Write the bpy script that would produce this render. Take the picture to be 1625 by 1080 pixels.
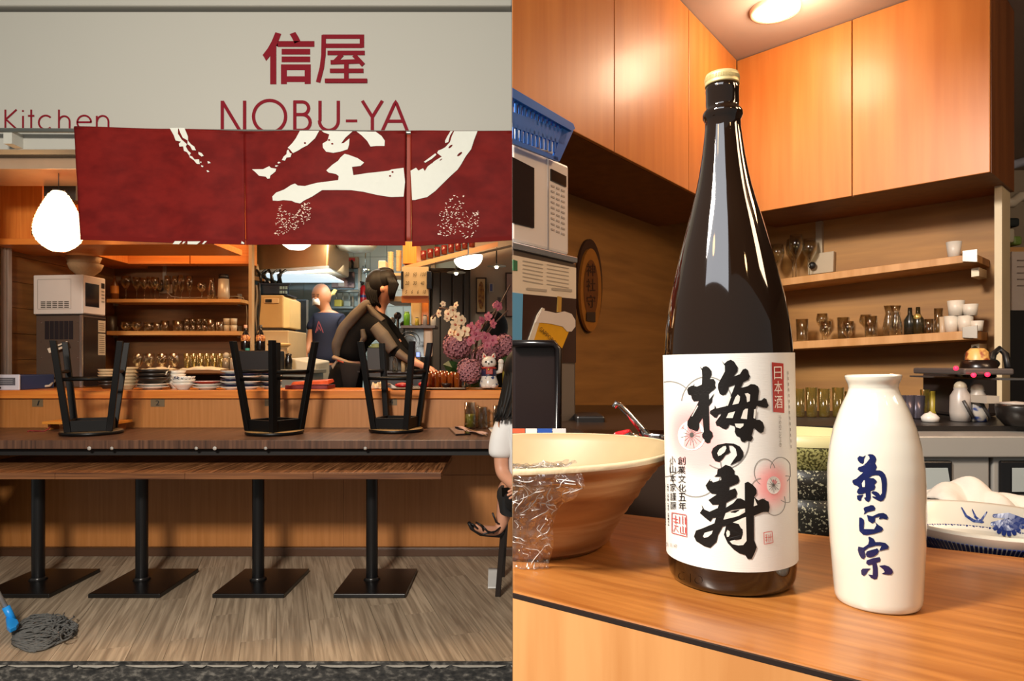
import bpy, bmesh, math, random
from mathutils import Vector, Matrix, noise
from mathutils.geometry import tessellate_polygon
for _o in list(bpy.data.objects): bpy.data.objects.remove(_o)
S = bpy.context.scene; COL = S.collection; RND = random.Random(11)
PI = math.pi
# ---------------------------------------------------------------- camera (image taken as 1625 x 1080)
F, H0, CX, CZ = 1050.0, 575.0, 812.5, 1.375
cam = bpy.data.cameras.new('camera'); cam.sensor_width = 36; cam.lens = F/1625*36
cam.shift_y = (H0-540)/1625; cam.clip_start = .02; cam.clip_end = 60
co = bpy.data.objects.new('camera', cam); COL.objects.link(co)
co.location = (0, 0, CZ); co.rotation_euler = (PI/2, 0, 0); S.camera = co
# ---------------------------------------------------------------- world, lights, exposure
def lin(h):
    h = h.lstrip('#'); r = []
    for i in (0, 2, 4):
        c = int(h[i:i+2], 16)/255; r.append(c/12.92 if c <= .04045 else ((c+.055)/1.055)**2.4)
    return tuple(r)+(1,)
w = bpy.data.worlds.new('world'); S.world = w; w.use_nodes = True
w.node_tree.nodes['Background'].inputs[0].default_value = (.80, .78, .72, 1)
w.node_tree.nodes['Background'].inputs[1].default_value = .30
S.view_settings.view_transform = 'Standard'; S.view_settings.look = 'None'
S.view_settings.exposure = 0; S.view_settings.gamma = 1; S.view_settings.use_curve_mapping = False
def area(name, loc, target, size, power, col='#ffffff', sy=None, spread=None):
    l = bpy.data.lights.new(name, 'AREA'); l.energy = power; l.color = lin(col)[:3]; l.size = size
    if sy: l.shape = 'RECTANGLE'; l.size_y = sy
    if spread: l.spread = math.radians(spread)
    o = bpy.data.objects.new(name, l); COL.objects.link(o); o.location = loc
    o.rotation_euler = (Vector(target)-Vector(loc)).to_track_quat('-Z', 'Y').to_euler(); return o
def point(name, loc, power, col='#ffffff', r=.05, spot=None):
    l = bpy.data.lights.new(name, 'SPOT' if spot else 'POINT'); l.energy = power; l.color = lin(col)[:3]; l.shadow_soft_size = r
    if spot: l.spot_size = math.radians(spot); l.spot_blend = .6
    o = bpy.data.objects.new(name, l); COL.objects.link(o); o.location = loc; return o
WARM, WARM2, COOL = '#ffcf96', '#ffb870', '#dff2ff'
# left: the street's ceiling light in front of the stall, then the lamps inside it
area('street_ceiling_light', (-1.3, -.2, 2.85), (-1.5, 4.0, 1.0), .7, 215, '#fff4e6', .35)
area('stall_downlight', (-2.9, 5.35, 2.75), (-2.9, 5.5, 0), .5, 20, WARM, 1.0)
area('stall_downlight', (-1.6, 5.1, 2.75), (-1.6, 5.3, 0), .6, 24, WARM, .4)
area('stall_downlight', (-.75, 5.2, 2.75), (-.7, 5.3, 0), .5, 26, WARM, .5)
area('kitchen_strip_light', (-2.15, 7.0, 2.35), (-2.1, 7.6, 1.0), .8, 34, COOL, .4)
area('kitchen_strip_light', (-1.5, 6.3, 2.6), (-1.3, 6.9, 1.0), .8, 22, '#fff3dd', .4)
area('hall_light', (-.45, 6.8, 2.6), (-.3, 7.2, 1.2), .5, 20, WARM, .4)
point('lantern_bulb', (-2.98, 4.18, 2.25), 9, WARM2, .1)
# right: the close-up corner
point('corner_ceiling_bulb', (.86, 2.02, CZ+1.02), 9, '#ffdcb8', .08)
area('counter_fill_light', (-.55, -.4, CZ+1.0), (.2, .6, CZ-.02), 1.2, 10, '#f4f8ff', .5)  # added soft fill for the bottle label, no window there
area('counter_pendant', (1.15, .7, CZ+.75), (.25, .55, CZ-.1), .22, 4.6, '#ffca98')
point('counter_small_lamp', (.62, -.25, CZ+.62), 1.7, '#ffc98a', .03)
point('counter_small_lamp', (-.28, .12, CZ+.5), .8, '#ffc27c', .03)
area('corner_fill_lamp', (1.6, .1, CZ+1.0), (.9, 2.2, CZ+.0), .5, 17, '#ffd8b0')

# ---------------------------------------------------------------- geometry helpers
def P(px, py, Y): return Vector(((px-CX)*Y/F, Y, CZ-(py-H0)*Y/F))
def X(px, Y): return (px-CX)*Y/F
def Z(py, Y): return CZ-(py-H0)*Y/F
def ray(px, py): return Vector(((px-CX)/F, 1, -(py-H0)/F))
def onp(px, py, p0, n):                                    # pixel -> point on a wall plane
    d = ray(px, py); o = Vector((0, 0, CZ)); n = Vector(n); return o+d*((Vector(p0)-o).dot(n)/d.dot(n))
class MB:
    def __init__(s): s.v = []; s.f = []; s.mi = []; s.sm = []; s.cur = 0
    def mat(s, i): s.cur = i; return s
    def add(s, vs, fs, smooth=False):
        b = len(s.v); s.v += [tuple(v) for v in vs]
        for f in fs: s.f.append([i+b for i in f]); s.mi.append(s.cur); s.sm.append(smooth)
        return s
    def hexa(s, p): return s.add(p, [(0,3,2,1),(4,5,6,7),(0,1,5,4),(1,2,6,5),(2,3,7,6),(3,0,4,7)])
    def box(s, x0, x1, y0, y1, z0, z1):
        return s.hexa([(x0,y0,z0),(x1,y0,z0),(x1,y1,z0),(x0,y1,z0),(x0,y0,z1),(x1,y0,z1),(x1,y1,z1),(x0,y1,z1)])
    def cbox(s, c, size, rz=0, M=None):
        M = M or Matrix.Rotation(rz, 3, 'Z'); c = Vector(c); a, b, d = [q/2 for q in size]
        return s.hexa([c+M@Vector(q) for q in ((-a,-b,-d),(a,-b,-d),(a,b,-d),(-a,b,-d),(-a,-b,d),(a,-b,d),(a,b,d),(-a,b,d))])
    def pbox(s, px0, px1, py0, py1, Y, dep):                # box whose front face fills a pixel rectangle at depth Y
        return s.box(X(px0,Y), X(px1,Y), Y, Y+dep, Z(py1,Y), Z(py0,Y))
    def bar(s, a, b, wx, wy=None, up=(0,0,1)):
        a, b = Vector(a), Vector(b); d = (b-a).normalized(); u = Vector(up)
        if abs(d.dot(u)) > .95: u = Vector((0,1,0))
        x = d.cross(u).normalized()*wx/2; y = x.normalized().cross(d)*(wy or wx)/2
        return s.hexa([a-x-y,a+x-y,a+x+y,a-x+y,b-x-y,b+x-y,b+x+y,b-x+y])
    def tube(s, path, r, n=8, smooth=True, closed=False):
        path = [Vector(p) for p in path]; k = len(path); rs = r if isinstance(r, (list, tuple)) else [r]*k
        ref = Vector((0,0,1)); vs = []
        for i, p in enumerate(path):
            if closed: d = path[(i+1) % k]-path[i-1]
            else: d = path[min(i+1,k-1)]-path[max(i-1,0)]
            d = d.normalized() if d.length > 1e-9 else Vector((0,0,1))
            if abs(d.dot(ref)) > .9: ref = Vector((1,0,0)) if abs(d.x) < .9 else Vector((0,1,0))
            x = (ref-d*ref.dot(d)).normalized(); y = d.cross(x); ref = x
            vs += [p+(x*math.cos(2*PI*j/n)+y*math.sin(2*PI*j/n))*rs[i] for j in range(n)]
        fs = [(i*n+j, i*n+(j+1) % n, ((i+1) % k)*n+(j+1) % n, ((i+1) % k)*n+j) for i in range(k if closed else k-1) for j in range(n)]
        if not closed: fs += [tuple(range(n-1,-1,-1)), tuple(range((k-1)*n, k*n))]
        return s.add(vs, fs, smooth)
    def lathe(s, prof, c=(0,0,0), n=28, smooth=True, a0=0, a1=2*PI, M=None, sx=1, sy=1):
        c = Vector(c); full = abs(a1-a0-2*PI) < 1e-6; m = n if full else n+1; vs = []; fs = []
        for r, z in prof:
            for j in range(m):
                a = a0+(a1-a0)*j/n; v = Vector((r*math.cos(a)*sx, r*math.sin(a)*sy, z)); vs.append(c+(M@v if M else v))
        for i in range(len(prof)-1):
            for j in range(n):
                k = (j+1) % m if full else j+1; fs.append((i*m+j, i*m+k, (i+1)*m+k, (i+1)*m+j))
        return s.add(vs, fs, smooth)
    def cyl(s, c, r, z0, z1, n=20): return s.lathe([(0,z0),(r,z0),(r,z1),(0,z1)], c, n, False)
    def ball(s, c, r, n=14, M=None, sx=1, sy=1, sz=1):
        return s.lathe([(max(1e-5, r*math.sin(PI*i/n)), -r*sz*math.cos(PI*i/n)) for i in range(n+1)], c, n+4, True, M=M, sx=sx, sy=sy)
    def poly(s, pts, thick=None):                           # pts: 3D outline (any shape); thick: vector to extrude
        pts = [Vector(p) for p in pts]; tr = tessellate_polygon([pts])
        if thick is None: return s.add(pts, [tuple(t) for t in tr])
        t = Vector(thick); n = len(pts)
        return s.add(pts+[p+t for p in pts], [tuple(q) for q in tr]+[tuple(i+n for i in reversed(q)) for q in tr]+[(i, (i+1) % n, n+(i+1) % n, n+i) for i in range(n)])
    def grid(s, fn, nu, nv, smooth=True):
        return s.add([fn(i/nu, j/nv) for j in range(nv+1) for i in range(nu+1)],
                     [(j*(nu+1)+i, j*(nu+1)+i+1, (j+1)*(nu+1)+i+1, (j+1)*(nu+1)+i) for j in range(nv) for i in range(nu)], smooth)
    def build(s, name, mats, parent=None, bevel=0, sub=0, solid=0, cut=False, label=None, fix=True):
        me = bpy.data.meshes.new(name); me.from_pydata(s.v, [], s.f)
        for m in (mats if isinstance(mats, (list, tuple)) else [mats]): me.materials.append(m)
        me.polygons.foreach_set('material_index', s.mi); me.polygons.foreach_set('use_smooth', s.sm); me.update()
        if fix or cut:
            bm = bmesh.new(); bm.from_mesh(me)
            bmesh.ops.remove_doubles(bm, verts=bm.verts, dist=1e-6)
            if fix: bmesh.ops.recalc_face_normals(bm, faces=bm.faces)
            if cut:                                          # right-hand place ends at the plane x = 0
                r = bmesh.ops.bisect_plane(bm, geom=bm.verts[:]+bm.edges[:]+bm.faces[:], plane_co=(cut if cut is not True else 0.0006,0,0), plane_no=(1,0,0), clear_inner=True)
                ed = [e for e in r['geom_cut'] if isinstance(e, bmesh.types.BMEdge)]
                bmesh.ops.holes_fill(bm, edges=ed, sides=0)
            bm.to_mesh(me); bm.free()
        o = bpy.data.objects.new(name, me); COL.objects.link(o)
        if parent:
            o.parent = parent; o.matrix_parent_inverse = Matrix.Translation(parent.location).inverted()
        if bevel:
            b = o.modifiers.new('b', 'BEVEL'); b.width = bevel; b.segments = 2; b.limit_method = 'ANGLE'; b.angle_limit = .7
        if solid: b = o.modifiers.new('s', 'SOLIDIFY'); b.thickness = solid; b.offset = 0
        if sub: b = o.modifiers.new('u', 'SUBSURF'); b.levels = sub; b.render_levels = sub
        if label: o['label'] = label
        return o
def thing(name, label, cat, loc=(0,0,0), group=None):
    o = bpy.data.objects.new(name, None); COL.objects.link(o); o.location = loc; o.empty_display_size = .05
    return tag(o, label, cat, group)
def tag(o, label, cat, group=None):
    o['label'] = label; o['category'] = cat
    if group: o['group'] = group
    return o
def struct(o): o['kind'] = 'structure'; return o
def clone(root, loc, label, rz=0, sc=None, group=None):
    def cp(o, par):
        c = o.copy(); COL.objects.link(c)
        if par: c.parent = par
        for ch in o.children: cp(ch, c)
        return c
    r = cp(root, None); r.location = loc; r.rotation_euler = (0, 0, rz)
    if sc: r.scale = (sc, sc, sc) if not isinstance(sc, tuple) else sc
    r['label'] = label
    if group: r['group'] = group
    return r
def shift(o, loc, rz=0, sc=None):
    o.location = loc; o.rotation_euler = (0, 0, rz)
    if sc: o.scale = (sc, sc, sc) if not isinstance(sc, tuple) else sc
    return o
# ---------------------------------------------------------------- materials
MC = {}
def nt(name):
    m = bpy.data.materials.new(name); m.use_nodes = True; n = m.node_tree.nodes; return m, n, m.node_tree.links, n['Principled BSDF']
def M(h, rough=.5, metal=0, var=.08, sc=12, bump=0, spec=.5, coat=0, emit=0, sss=0, name=None):
    key = (h, rough, metal, var, sc, bump, spec, coat, emit, sss)
    if key in MC: return MC[key]
    m, n, l, b = nt(name or 'paint_'+h.strip('#')); c = lin(h)
    b.inputs['Roughness'].default_value = rough; b.inputs['Metallic'].default_value = metal
    b.inputs['Specular IOR Level'].default_value = spec; b.inputs['Coat Weight'].default_value = coat; b.inputs['Coat Roughness'].default_value = .08
    tc = n.new('ShaderNodeTexCoord'); no = n.new('ShaderNodeTexNoise'); no.inputs['Scale'].default_value = sc; no.inputs['Detail'].default_value = 3
    l.new(tc.outputs['Object'], no.inputs['Vector'])
    mx = n.new('ShaderNodeMix'); mx.data_type = 'RGBA'; l.new(no.outputs['Fac'], mx.inputs[0])
    mx.inputs[6].default_value = tuple(x*(1-var) for x in c[:3])+(1,); mx.inputs[7].default_value = tuple(min(1, x*(1+var)) for x in c[:3])+(1,)
    l.new(mx.outputs[2], b.inputs['Base Color'])
    if bump:
        bp = n.new('ShaderNodeBump'); bp.inputs['Strength'].default_value = bump; bp.inputs['Distance'].default_value = .01
        l.new(no.outputs['Fac'], bp.inputs['Height']); l.new(bp.outputs[0], b.inputs['Normal'])
    if emit: b.inputs['Emission Color'].default_value = c; b.inputs['Emission Strength'].default_value = emit
    if sss: b.inputs['Subsurface Weight'].default_value = sss; b.inputs['Subsurface Radius'].default_value = (.01, .006, .004)
    MC[key] = m; return m
def WOOD(name, c1, c2, scale=(3, 40, 40), rough=.4, det=6, coat=0, c3=None, dist=0, spec=.5, island=0, bump=.05, lo=.35, hi=.65, rz=0):
    m, n, l, b = nt(name); tc = n.new('ShaderNodeTexCoord'); mp = n.new('ShaderNodeMapping'); mp.inputs['Scale'].default_value = scale; mp.inputs['Rotation'].default_value = (0, 0, 0)
    vec = tc.outputs['Object']
    if rz:
        m0 = n.new('ShaderNodeMapping'); m0.inputs['Rotation'].default_value = (0, 0, rz); l.new(vec, m0.inputs['Vector']); vec = m0.outputs[0]
    l.new(vec, mp.inputs['Vector']); v = mp.outputs[0]
    if island:
        oi = n.new('ShaderNodeObjectInfo'); ml = n.new('ShaderNodeMath'); ml.operation = 'MULTIPLY'; ml.inputs[1].default_value = 37
        l.new(oi.outputs['Random'], ml.inputs[0]); ad = n.new('ShaderNodeVectorMath'); l.new(v, ad.inputs[0]); l.new(ml.outputs[0], ad.inputs[1]); v = ad.outputs[0]
    no = n.new('ShaderNodeTexNoise'); no.inputs['Scale'].default_value = 1; no.inputs['Detail'].default_value = det; no.inputs['Distortion'].default_value = dist
    l.new(v, no.inputs['Vector']); cr = n.new('ShaderNodeValToRGB'); l.new(no.outputs['Fac'], cr.inputs[0])
    e = cr.color_ramp.elements; e[0].position = lo; e[0].color = lin(c1); e[1].position = hi; e[1].color = lin(c2)
    if c3: q = e.new((lo+hi)/2); q.color = lin(c3)
    out = cr.outputs[0]
    if island:
        hs = n.new('ShaderNodeHueSaturation'); mr = n.new('ShaderNodeMapRange'); l.new(oi.outputs['Random'], mr.inputs[0])
        mr.inputs[3].default_value = 1-island; mr.inputs[4].default_value = 1+island; l.new(mr.outputs[0], hs.inputs['Value']); l.new(out, hs.inputs['Color']); out = hs.outputs[0]
    l.new(out, b.inputs['Base Color']); b.inputs['Roughness'].default_value = rough; b.inputs['Coat Weight'].default_value = coat; b.inputs['Specular IOR Level'].default_value = spec
    b.inputs['Coat Roughness'].default_value = .15
    bp = n.new('ShaderNodeBump'); bp.inputs['Strength'].default_value = bump; bp.inputs['Distance'].default_value = .005
    l.new(no.outputs['Fac'], bp.inputs['Height']); l.new(bp.outputs[0], b.inputs['Normal']); return m
def GLASS(name, tint='#ffffff', alpha=.25, rough=.05, body=None):
    m, n, l, b = nt(name); n.remove(b); o = n['Material Output']; tr = n.new('ShaderNodeBsdfTransparent'); tr.inputs[0].default_value = lin(tint)
    gl = n.new('ShaderNodeBsdfGlossy'); gl.inputs['Roughness'].default_value = rough; gl.inputs[0].default_value = (1,1,1,1)
    fr = n.new('ShaderNodeLayerWeight'); fr.inputs[0].default_value = alpha; mx = n.new('ShaderNodeMixShader')
    l.new(fr.outputs['Facing' if alpha < .5 else 'Fresnel'], mx.inputs[0]); l.new(tr.outputs[0], mx.inputs[1]); l.new(gl.outputs[0], mx.inputs[2])
    out = mx.outputs[0]
    if body:
        df = n.new('ShaderNodeBsdfDiffuse'); df.inputs[0].default_value = lin(body[0]); m2 = n.new('ShaderNodeMixShader'); m2.inputs[0].default_value = body[1]
        l.new(out, m2.inputs[1]); l.new(df.outputs[0], m2.inputs[2]); out = m2.outputs[0]
    l.new(out, o.inputs[0]); return m
def EMIT(name, h, s):
    m, n, l, b = nt(name); b.inputs['Base Color'].default_value = lin(h); b.inputs['Emission Color'].default_value = lin(h); b.inputs['Emission Strength'].default_value = s; return m
ORANGE = WOOD('orange_laminate', '#c4702e', '#d38339', (60, 60, 2.5), .35, 4)
ORANGE2 = WOOD('orange_laminate_across', '#c4702e', '#d38339', (2.5, 60, 60), .35, 4)
DARKWALL = WOOD('brown_wood_wall', '#6a431f', '#8d5e2d', (2.2, 2.2, 20), .6, 5, lo=.3, hi=.7)
PALEWOOD = WOOD('pale_shelf_wood', '#b98548', '#cf9f62', (3, 40, 40), .5)
WHITE = M('#e8e4da', .45, var=.02); BLACK = M('#111010', .45); BLACKM = M('#0c0c0e', .35, var=.1); STEEL = M('#8f8f8e', .28, .9, .05)
DKSTEEL = M('#5f5a56', .35, .8, .05); CHROME = M('#cfcfcf', .12, 1, .02); RED = M('#b3141c', .4)
CLEAR = GLASS('clear_glass', '#f0efe8', .22); CLEARB = GLASS('clear_glass_bright', '#e9e6da', .35, .12)
def outline(pts, w, n=5):
    return pts
def text_mesh(txt, h, offset=0):                             # glyph outlines of a word as flat triangles, height h, origin lower left
    c = bpy.data.curves.new('t', 'FONT'); c.body = txt; c.resolution_u = 3; c.offset = offset; o = bpy.data.objects.new('t', c); COL.objects.link(o)
    dg = bpy.context.evaluated_depsgraph_get(); me = bpy.data.meshes.new_from_object(o.evaluated_get(dg))
    vs = [v.co.copy() for v in me.vertices]; fs = [tuple(p.vertices) for p in me.polygons]
    bpy.data.objects.remove(o); bpy.data.meshes.remove(me)
    x0 = min(v.x for v in vs); x1 = max(v.x for v in vs); y0 = min(v.y for v in vs); y1 = max(v.y for v in vs)
    return [((v.x-x0)/(x1-x0), (v.y-y0)/(y1-y0)) for v in vs], fs
def put_text(mb, txt, fn, offset=0):                         # fn maps (u right, v up) in 0..1 to a 3D point
    uv, fs = text_mesh(txt, 1, offset); mb.add([fn(u, v) for u, v in uv], fs)
def stroke(mb, pts, fn, wd, cap=True, rnd=True):             # brush / pen stroke: pts (x, y[, width]) in pixels, fn maps pixel -> 3D
    q = []
    for i in range(len(pts)-1):
        a, b = pts[i], pts[i+1]; wa = a[2] if len(a) > 2 else wd; wb = b[2] if len(b) > 2 else wd
        k = max(1, int(math.hypot(b[0]-a[0], b[1]-a[1])/max(2.5, .8*wd)))
        q += [(a[0]+(b[0]-a[0])*t/k, a[1]+(b[1]-a[1])*t/k, wa+(wb-wa)*t/k) for t in range(k)]
    e = pts[-1]; q.append((e[0], e[1], e[2] if len(e) > 2 else wd)); L = []; Rr = []
    for i, (x, y, wq) in enumerate(q):
        x0, y0 = q[max(0, i-1)][:2]; x1, y1 = q[min(len(q)-1, i+1)][:2]; d = math.hypot(x1-x0, y1-y0) or 1
        nx, ny = -(y1-y0)/d*wq/2, (x1-x0)/d*wq/2; L.append(fn(x+nx, y+ny)); Rr.append(fn(x-nx, y-ny))
    n = len(q); mb.add(L+Rr, [(i, i+1, n+i+1, n+i) for i in range(n-1)])
    if rnd:
        for (x, y, wq) in (q[0], q[-1]): disc(mb, x, y, wq/2, fn)
def disc(mb, x, y, r, fn, ry=None, n=14): mb.add([fn(x+r*math.cos(2*PI*i/n), y+(ry or r)*math.sin(2*PI*i/n)) for i in range(n)], [tuple(range(n))])
# ================================================================ LEFT: the stall front
ZB = 1.178; ZL = .912; YB = 4.72                            # bar top, drink ledge, bar front
def clip(poly, ax, lim, keep_less):
    out = []; n = len(poly)
    for i in range(n):
        a, b = poly[i], poly[(i+1) % n]; ia = (a[ax] <= lim) == keep_less; ib = (b[ax] <= lim) == keep_less
        if ia: out.append(a)
        if ia != ib:
            t = (lim-a[ax])/(b[ax]-a[ax]); out.append((a[0]+(b[0]-a[0])*t, a[1]+(b[1]-a[1])*t))
    return out
fl = MB(); fl.box(-4.2, .3, 3.03, 9, -.12, -.012); floor = struct(fl.build('floor', M('#3a342e', .8)))
FLOORM = WOOD('floor_vinyl_oak', '#84735f', '#b3a088', (46, 1.7, 5), .5, 9, c3='#9c8a74', island=.16, dist=.9, rz=-math.radians(19.5), bump=.03)
ang = math.radians(19.5); dx, dy = -math.sin(ang), math.cos(ang); nx_, ny_ = dy, -dx
rr = random.Random(3)
for i in range(-20, 12):
    t = -3.0+rr.random()*1.2
    while t < 4.6:
        L = 1.22
        a0, a1, b0, b1 = i*.165+.0008, (i+1)*.165-.0008, t+.0008, t+L-.0008; t += L
        q = [(-1.0+nx_*a+dx*b, 3.3+ny_*a+dy*b) for a, b in ((a0,b0),(a1,b0),(a1,b1),(a0,b1))]
        for ax, lim, less in ((1,3.035,False),(1,YB+.03,True),(0,-4.1,False),(0,.25,True)):
            q = clip(q, ax, lim, less) if len(q) > 2 else []
        if len(q) > 2:
            m = MB(); m.poly([(x, y, -.012) for x, y in q], (0, 0, .012)); m.build('floor_plank', FLOORM, floor)
# street kerb in front of the floor
KERB = WOOD('worn_kerb', '#141414', '#6d6962', (30, 30, 60), .85, 10, c3='#34322f', bump=.8, lo=.35, hi=.72)
def kf(u, v):
    x = -4.1+4.35*u; n_ = noise.noise(Vector((x*6, v*3, 0)))*.012
    if v < .25: return Vector((x, 3.03+n_*.3, .004-v*.0))
    t = (v-.25)/.75; return Vector((x, 3.03-.05*t+n_, .0-.13*t))
m = MB(); m.grid(kf, 240, 10); k = struct(m.build('kerb', KERB, solid=.01))
m = MB(); rr = random.Random(5)                               # flaking white paint along the kerb's top edge
x = -2.5
while x < .05:
    L = rr.uniform(.02, .3); hgt = rr.choice((.002,.003,.004,.006,.012))*(1.2 if x < -.8 else .7)
    pts = [(x+L*i/6, 3.018, -.004) for i in range(7)]+[(x+L*(6-i)/6, 3.012, -.008-hgt*rr.random()) for i in range(1, 6)]
    m.poly(pts, (0, -.004, 0)); x += L+rr.uniform(-.01, .03)
m.build('paint_flake', M('#8e8b83', .8, var=.3, sc=50), k)['kind'] = 'stuff'
m = MB(); m.box(-4.2, -.001, -1.0, 3.03, -.25, -.13); m.build('street_pavement', M('#3b3937', .9, var=.3, sc=30, bump=.3))
struct(bpy.data.objects['street_pavement'])
# fascia with the shop name
YF = 3.95
FASC = M('#a9a89f', .7, var=.02, sc=2)
m = MB(); m.box(X(-120,YF), .0, YF, YF+.12, Z(237,YF), Z(18.5,YF)); fascia = tag(m.build('sign_board', FASC, bevel=.004), 'wide white fascia sign board with red shop lettering above the noren', 'sign')
m = MB(); m.box(X(-120,YF), .0, YF-.03, YF+.3, Z(13,YF), Z(-120,YF)); struct(m.build('trim_1', FASC, bevel=.01))
m = MB(); m.box(X(-120,YF), .0, YF+.05, YF+.3, Z(20,YF), Z(11,YF)); struct(m.build('trim_2', M('#1b1a18', .8)))
SRED = M('#74101e', .7, var=.02, spec=.15)
fs_ = lambda x, y: Vector((X(x,YF), YF-.003, Z(y,YF)))
def sign_glyph(txt, x0, x1, y0, y1, off):
    m = MB(); put_text(m, txt, lambda u, v: fs_(x0+(x1-x0)*u, y1-(y1-y0)*v), off); m.build('letter', SRED, fascia)
sign_glyph('信', 417, 499, 51, 134, .022); 
def sign_strokes(strokes, wd):
    m = MB()
    for i, s_ in enumerate(strokes): stroke(m, s_, (lambda x, y, d=.0006*i: fs_(x, y)-Vector((0, d, 0))), wd, rnd=False)
    m.build('letter', SRED, fascia)
def arc(cx, cy, r, a0, a1, n=18, ry=None): return [(cx+r*math.cos(math.radians(a0+(a1-a0)*i/n)), cy-(ry or r)*math.sin(math.radians(a0+(a1-a0)*i/n))) for i in range(n+1)]
W5 = 5.2
sign_strokes([[(512,58.5),(578,58.5)],[(514,73),(575,73)],[(574.5,56),(574.5,76)],[(514,56),(513.5,88),(511,108),(505,131)],[(520,84.5),(579,84.5)],
 [(543,87),(531,99.5)],[(525,99.5),(570,98)],[(562,88),(577,104)],[(524,113),(577,113)],[(550,99),(550,129)],[(516,129),(583,129)]], 7)
sign_strokes([[(353,222),(353,160)],[(353,161),(389,221)],[(388.5,222),(388.5,160)]], W5)
sign_strokes([arc(428,185,25.5,0,360,36)], W5)
sign_strokes([[(468,160),(468,208)],[(466,162),(479,162)]+arc(480,172,10,90,-90,10)+[(466,182)],[(480,182)]+arc(480,194.5,12.5,90,-90,10)+[(466,207)]], W5)
sign_strokes([[(508,160),(508,192)]+arc(522,192,15,180,360,12)+[(537,160)]], W5)
sign_strokes([[(549,192),(567,192)]], 4.5)
sign_strokes([[(575,160),(591,186),(591,208)],[(607,160),(591,186)]], W5)
sign_strokes([[(605,212),(628,161),(648,212)],[(613,192.5),(641,192.5)]], W5)
w3 = 2.9
sign_strokes([[(9,174),(9,206)],[(27,174),(10,189.5),(28,206)]], w3)
sign_strokes([[(37,184),(37,206)],[(37,175),(37,177.5)]], w3)
sign_strokes([[(50,174),(50,206)],[(45,184),(55,184)]], w3)
sign_strokes([arc(73,194.5,11,45,315,16)], w3)
sign_strokes([[(94,174),(94,206)],arc(102.5,193,8.5,180,0,10)+[(111,206)]], w3)
sign_strokes([[(123,194),(145,194)]+arc(134,194.5,11,3,320,20)], w3)
sign_strokes([[(154,184),(154,206)],arc(163.5,193,9,180,0,10)+[(172.5,206)]], w3)
# header under the fascia
ALU = M('#a9a79e', .35, .6, .04)
m = MB(); m.box(X(-120,4.05), -.0, 4.05, 4.35, Z(246,4.05), Z(236,4.05)); m.box(X(-120,4.05), 0, 4.02, 4.06, Z(240,4.05), Z(238,4.05)); struct(m.build('trim_3', M('#2a2622', .5)))
m = MB(); m.box(X(-120,4.1), 0, 4.1, 4.5, Z(268,4.1), Z(247,4.1)); struct(m.build('trim_4', M('#c8a98c', .3, .5), bevel=.004))
# ---- noren
YN = 3.84; rod = thing('curtain_rod', 'grey metal rod carrying the red noren, its left end bare', 'rod', P(60, 203, YN))
m = MB(); m.tube([(X(-100,YN+.02), YN+.02, Z(204,YN)), (X(700,YN+.02), YN+.02, Z(209,YN)), (.0, YN+.02, Z(209,YN))], .013, 12); m.build('rod', M('#8d9089', .35, .7), rod)
m = MB(); m.bar((X(8,YN), YN+.02, Z(215,YN)), (X(8,YN), YF, Z(215,YN)), .05, .08); m.build('bracket', M('#b5b5ab', .5), rod)
CLOTH = WOOD('red_noren_cloth', '#5c0f0d', '#6e1612', (9, 9, 14), .62, 6, bump=.15, spec=.1)
def npt(x, y, off=0):
    d = .006*math.sin(x*.035)+.010*((y-205)/185)*math.sin(x*.021+1.3)+.004*noise.noise(Vector((x*.02, y*.03, 2)))
    return Vector((X(x,YN), YN+d-off, Z(y,YN)))
def topy(x): return 202 if x < 120 else 202+(x-120)*.026 if x < 390 else 209
NP = []
def noren(x0, x1, yb0, yb1, label, xb0=None, xb1=None):
    xb0 = xb0 or x0; xb1 = xb1 or x1
    def f(u, v):
        a = x0+(x1-x0)*u; b = xb0+(xb1-xb0)*u; x_ = a+(b-a)*v; yt = topy(x_); yb = yb0+(yb1-yb0)*u; return npt(x_, yt+(yb-yt)*v)
    m = MB(); m.grid(f, 70, 50); o = m.build('noren_panel', CLOTH, solid=.003); tag(o, label, 'curtain', None)
    h = MB(); h.grid(lambda u, v: npt(xb0+(xb1-xb0)*u, yb0+(yb1-yb0)*u-7+7*v, .004), 60, 2); h.build('hem', M('#64120f', .7, sc=30, spec=.1), o)
    t_ = MB(); t_.tube([npt(x0+(x1-x0)*i/12, topy(x0+(x1-x0)*i/12)+1.5, -.012) for i in range(13)], .016, 8); t_.build('rod_sleeve', CLOTH, o)
    return o
n1 = noren(118, 387, 381, 388, 'red noren panel nearest the hanging lantern, almost plain with small white flecks', 130, 389)
n2 = noren(387, 644, 388, 389, 'middle red noren panel with the big white brush character', 390, 643)
n3 = noren(652, 815, 391, 381, 'red noren panel at the right with a broad white curved stroke', 654, 815)
m = MB(); m.grid(lambda u, v: npt(642+10*u, 209+v*172, -.02), 3, 20); tag(m.build('noren_panel', M('#8d2f18', .6), solid=.002), 'narrow strip of red cloth showing in the slit between two noren panels', 'curtain')
PRINT = M('#cfd2c8', .6, var=.03, sc=30)
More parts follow.
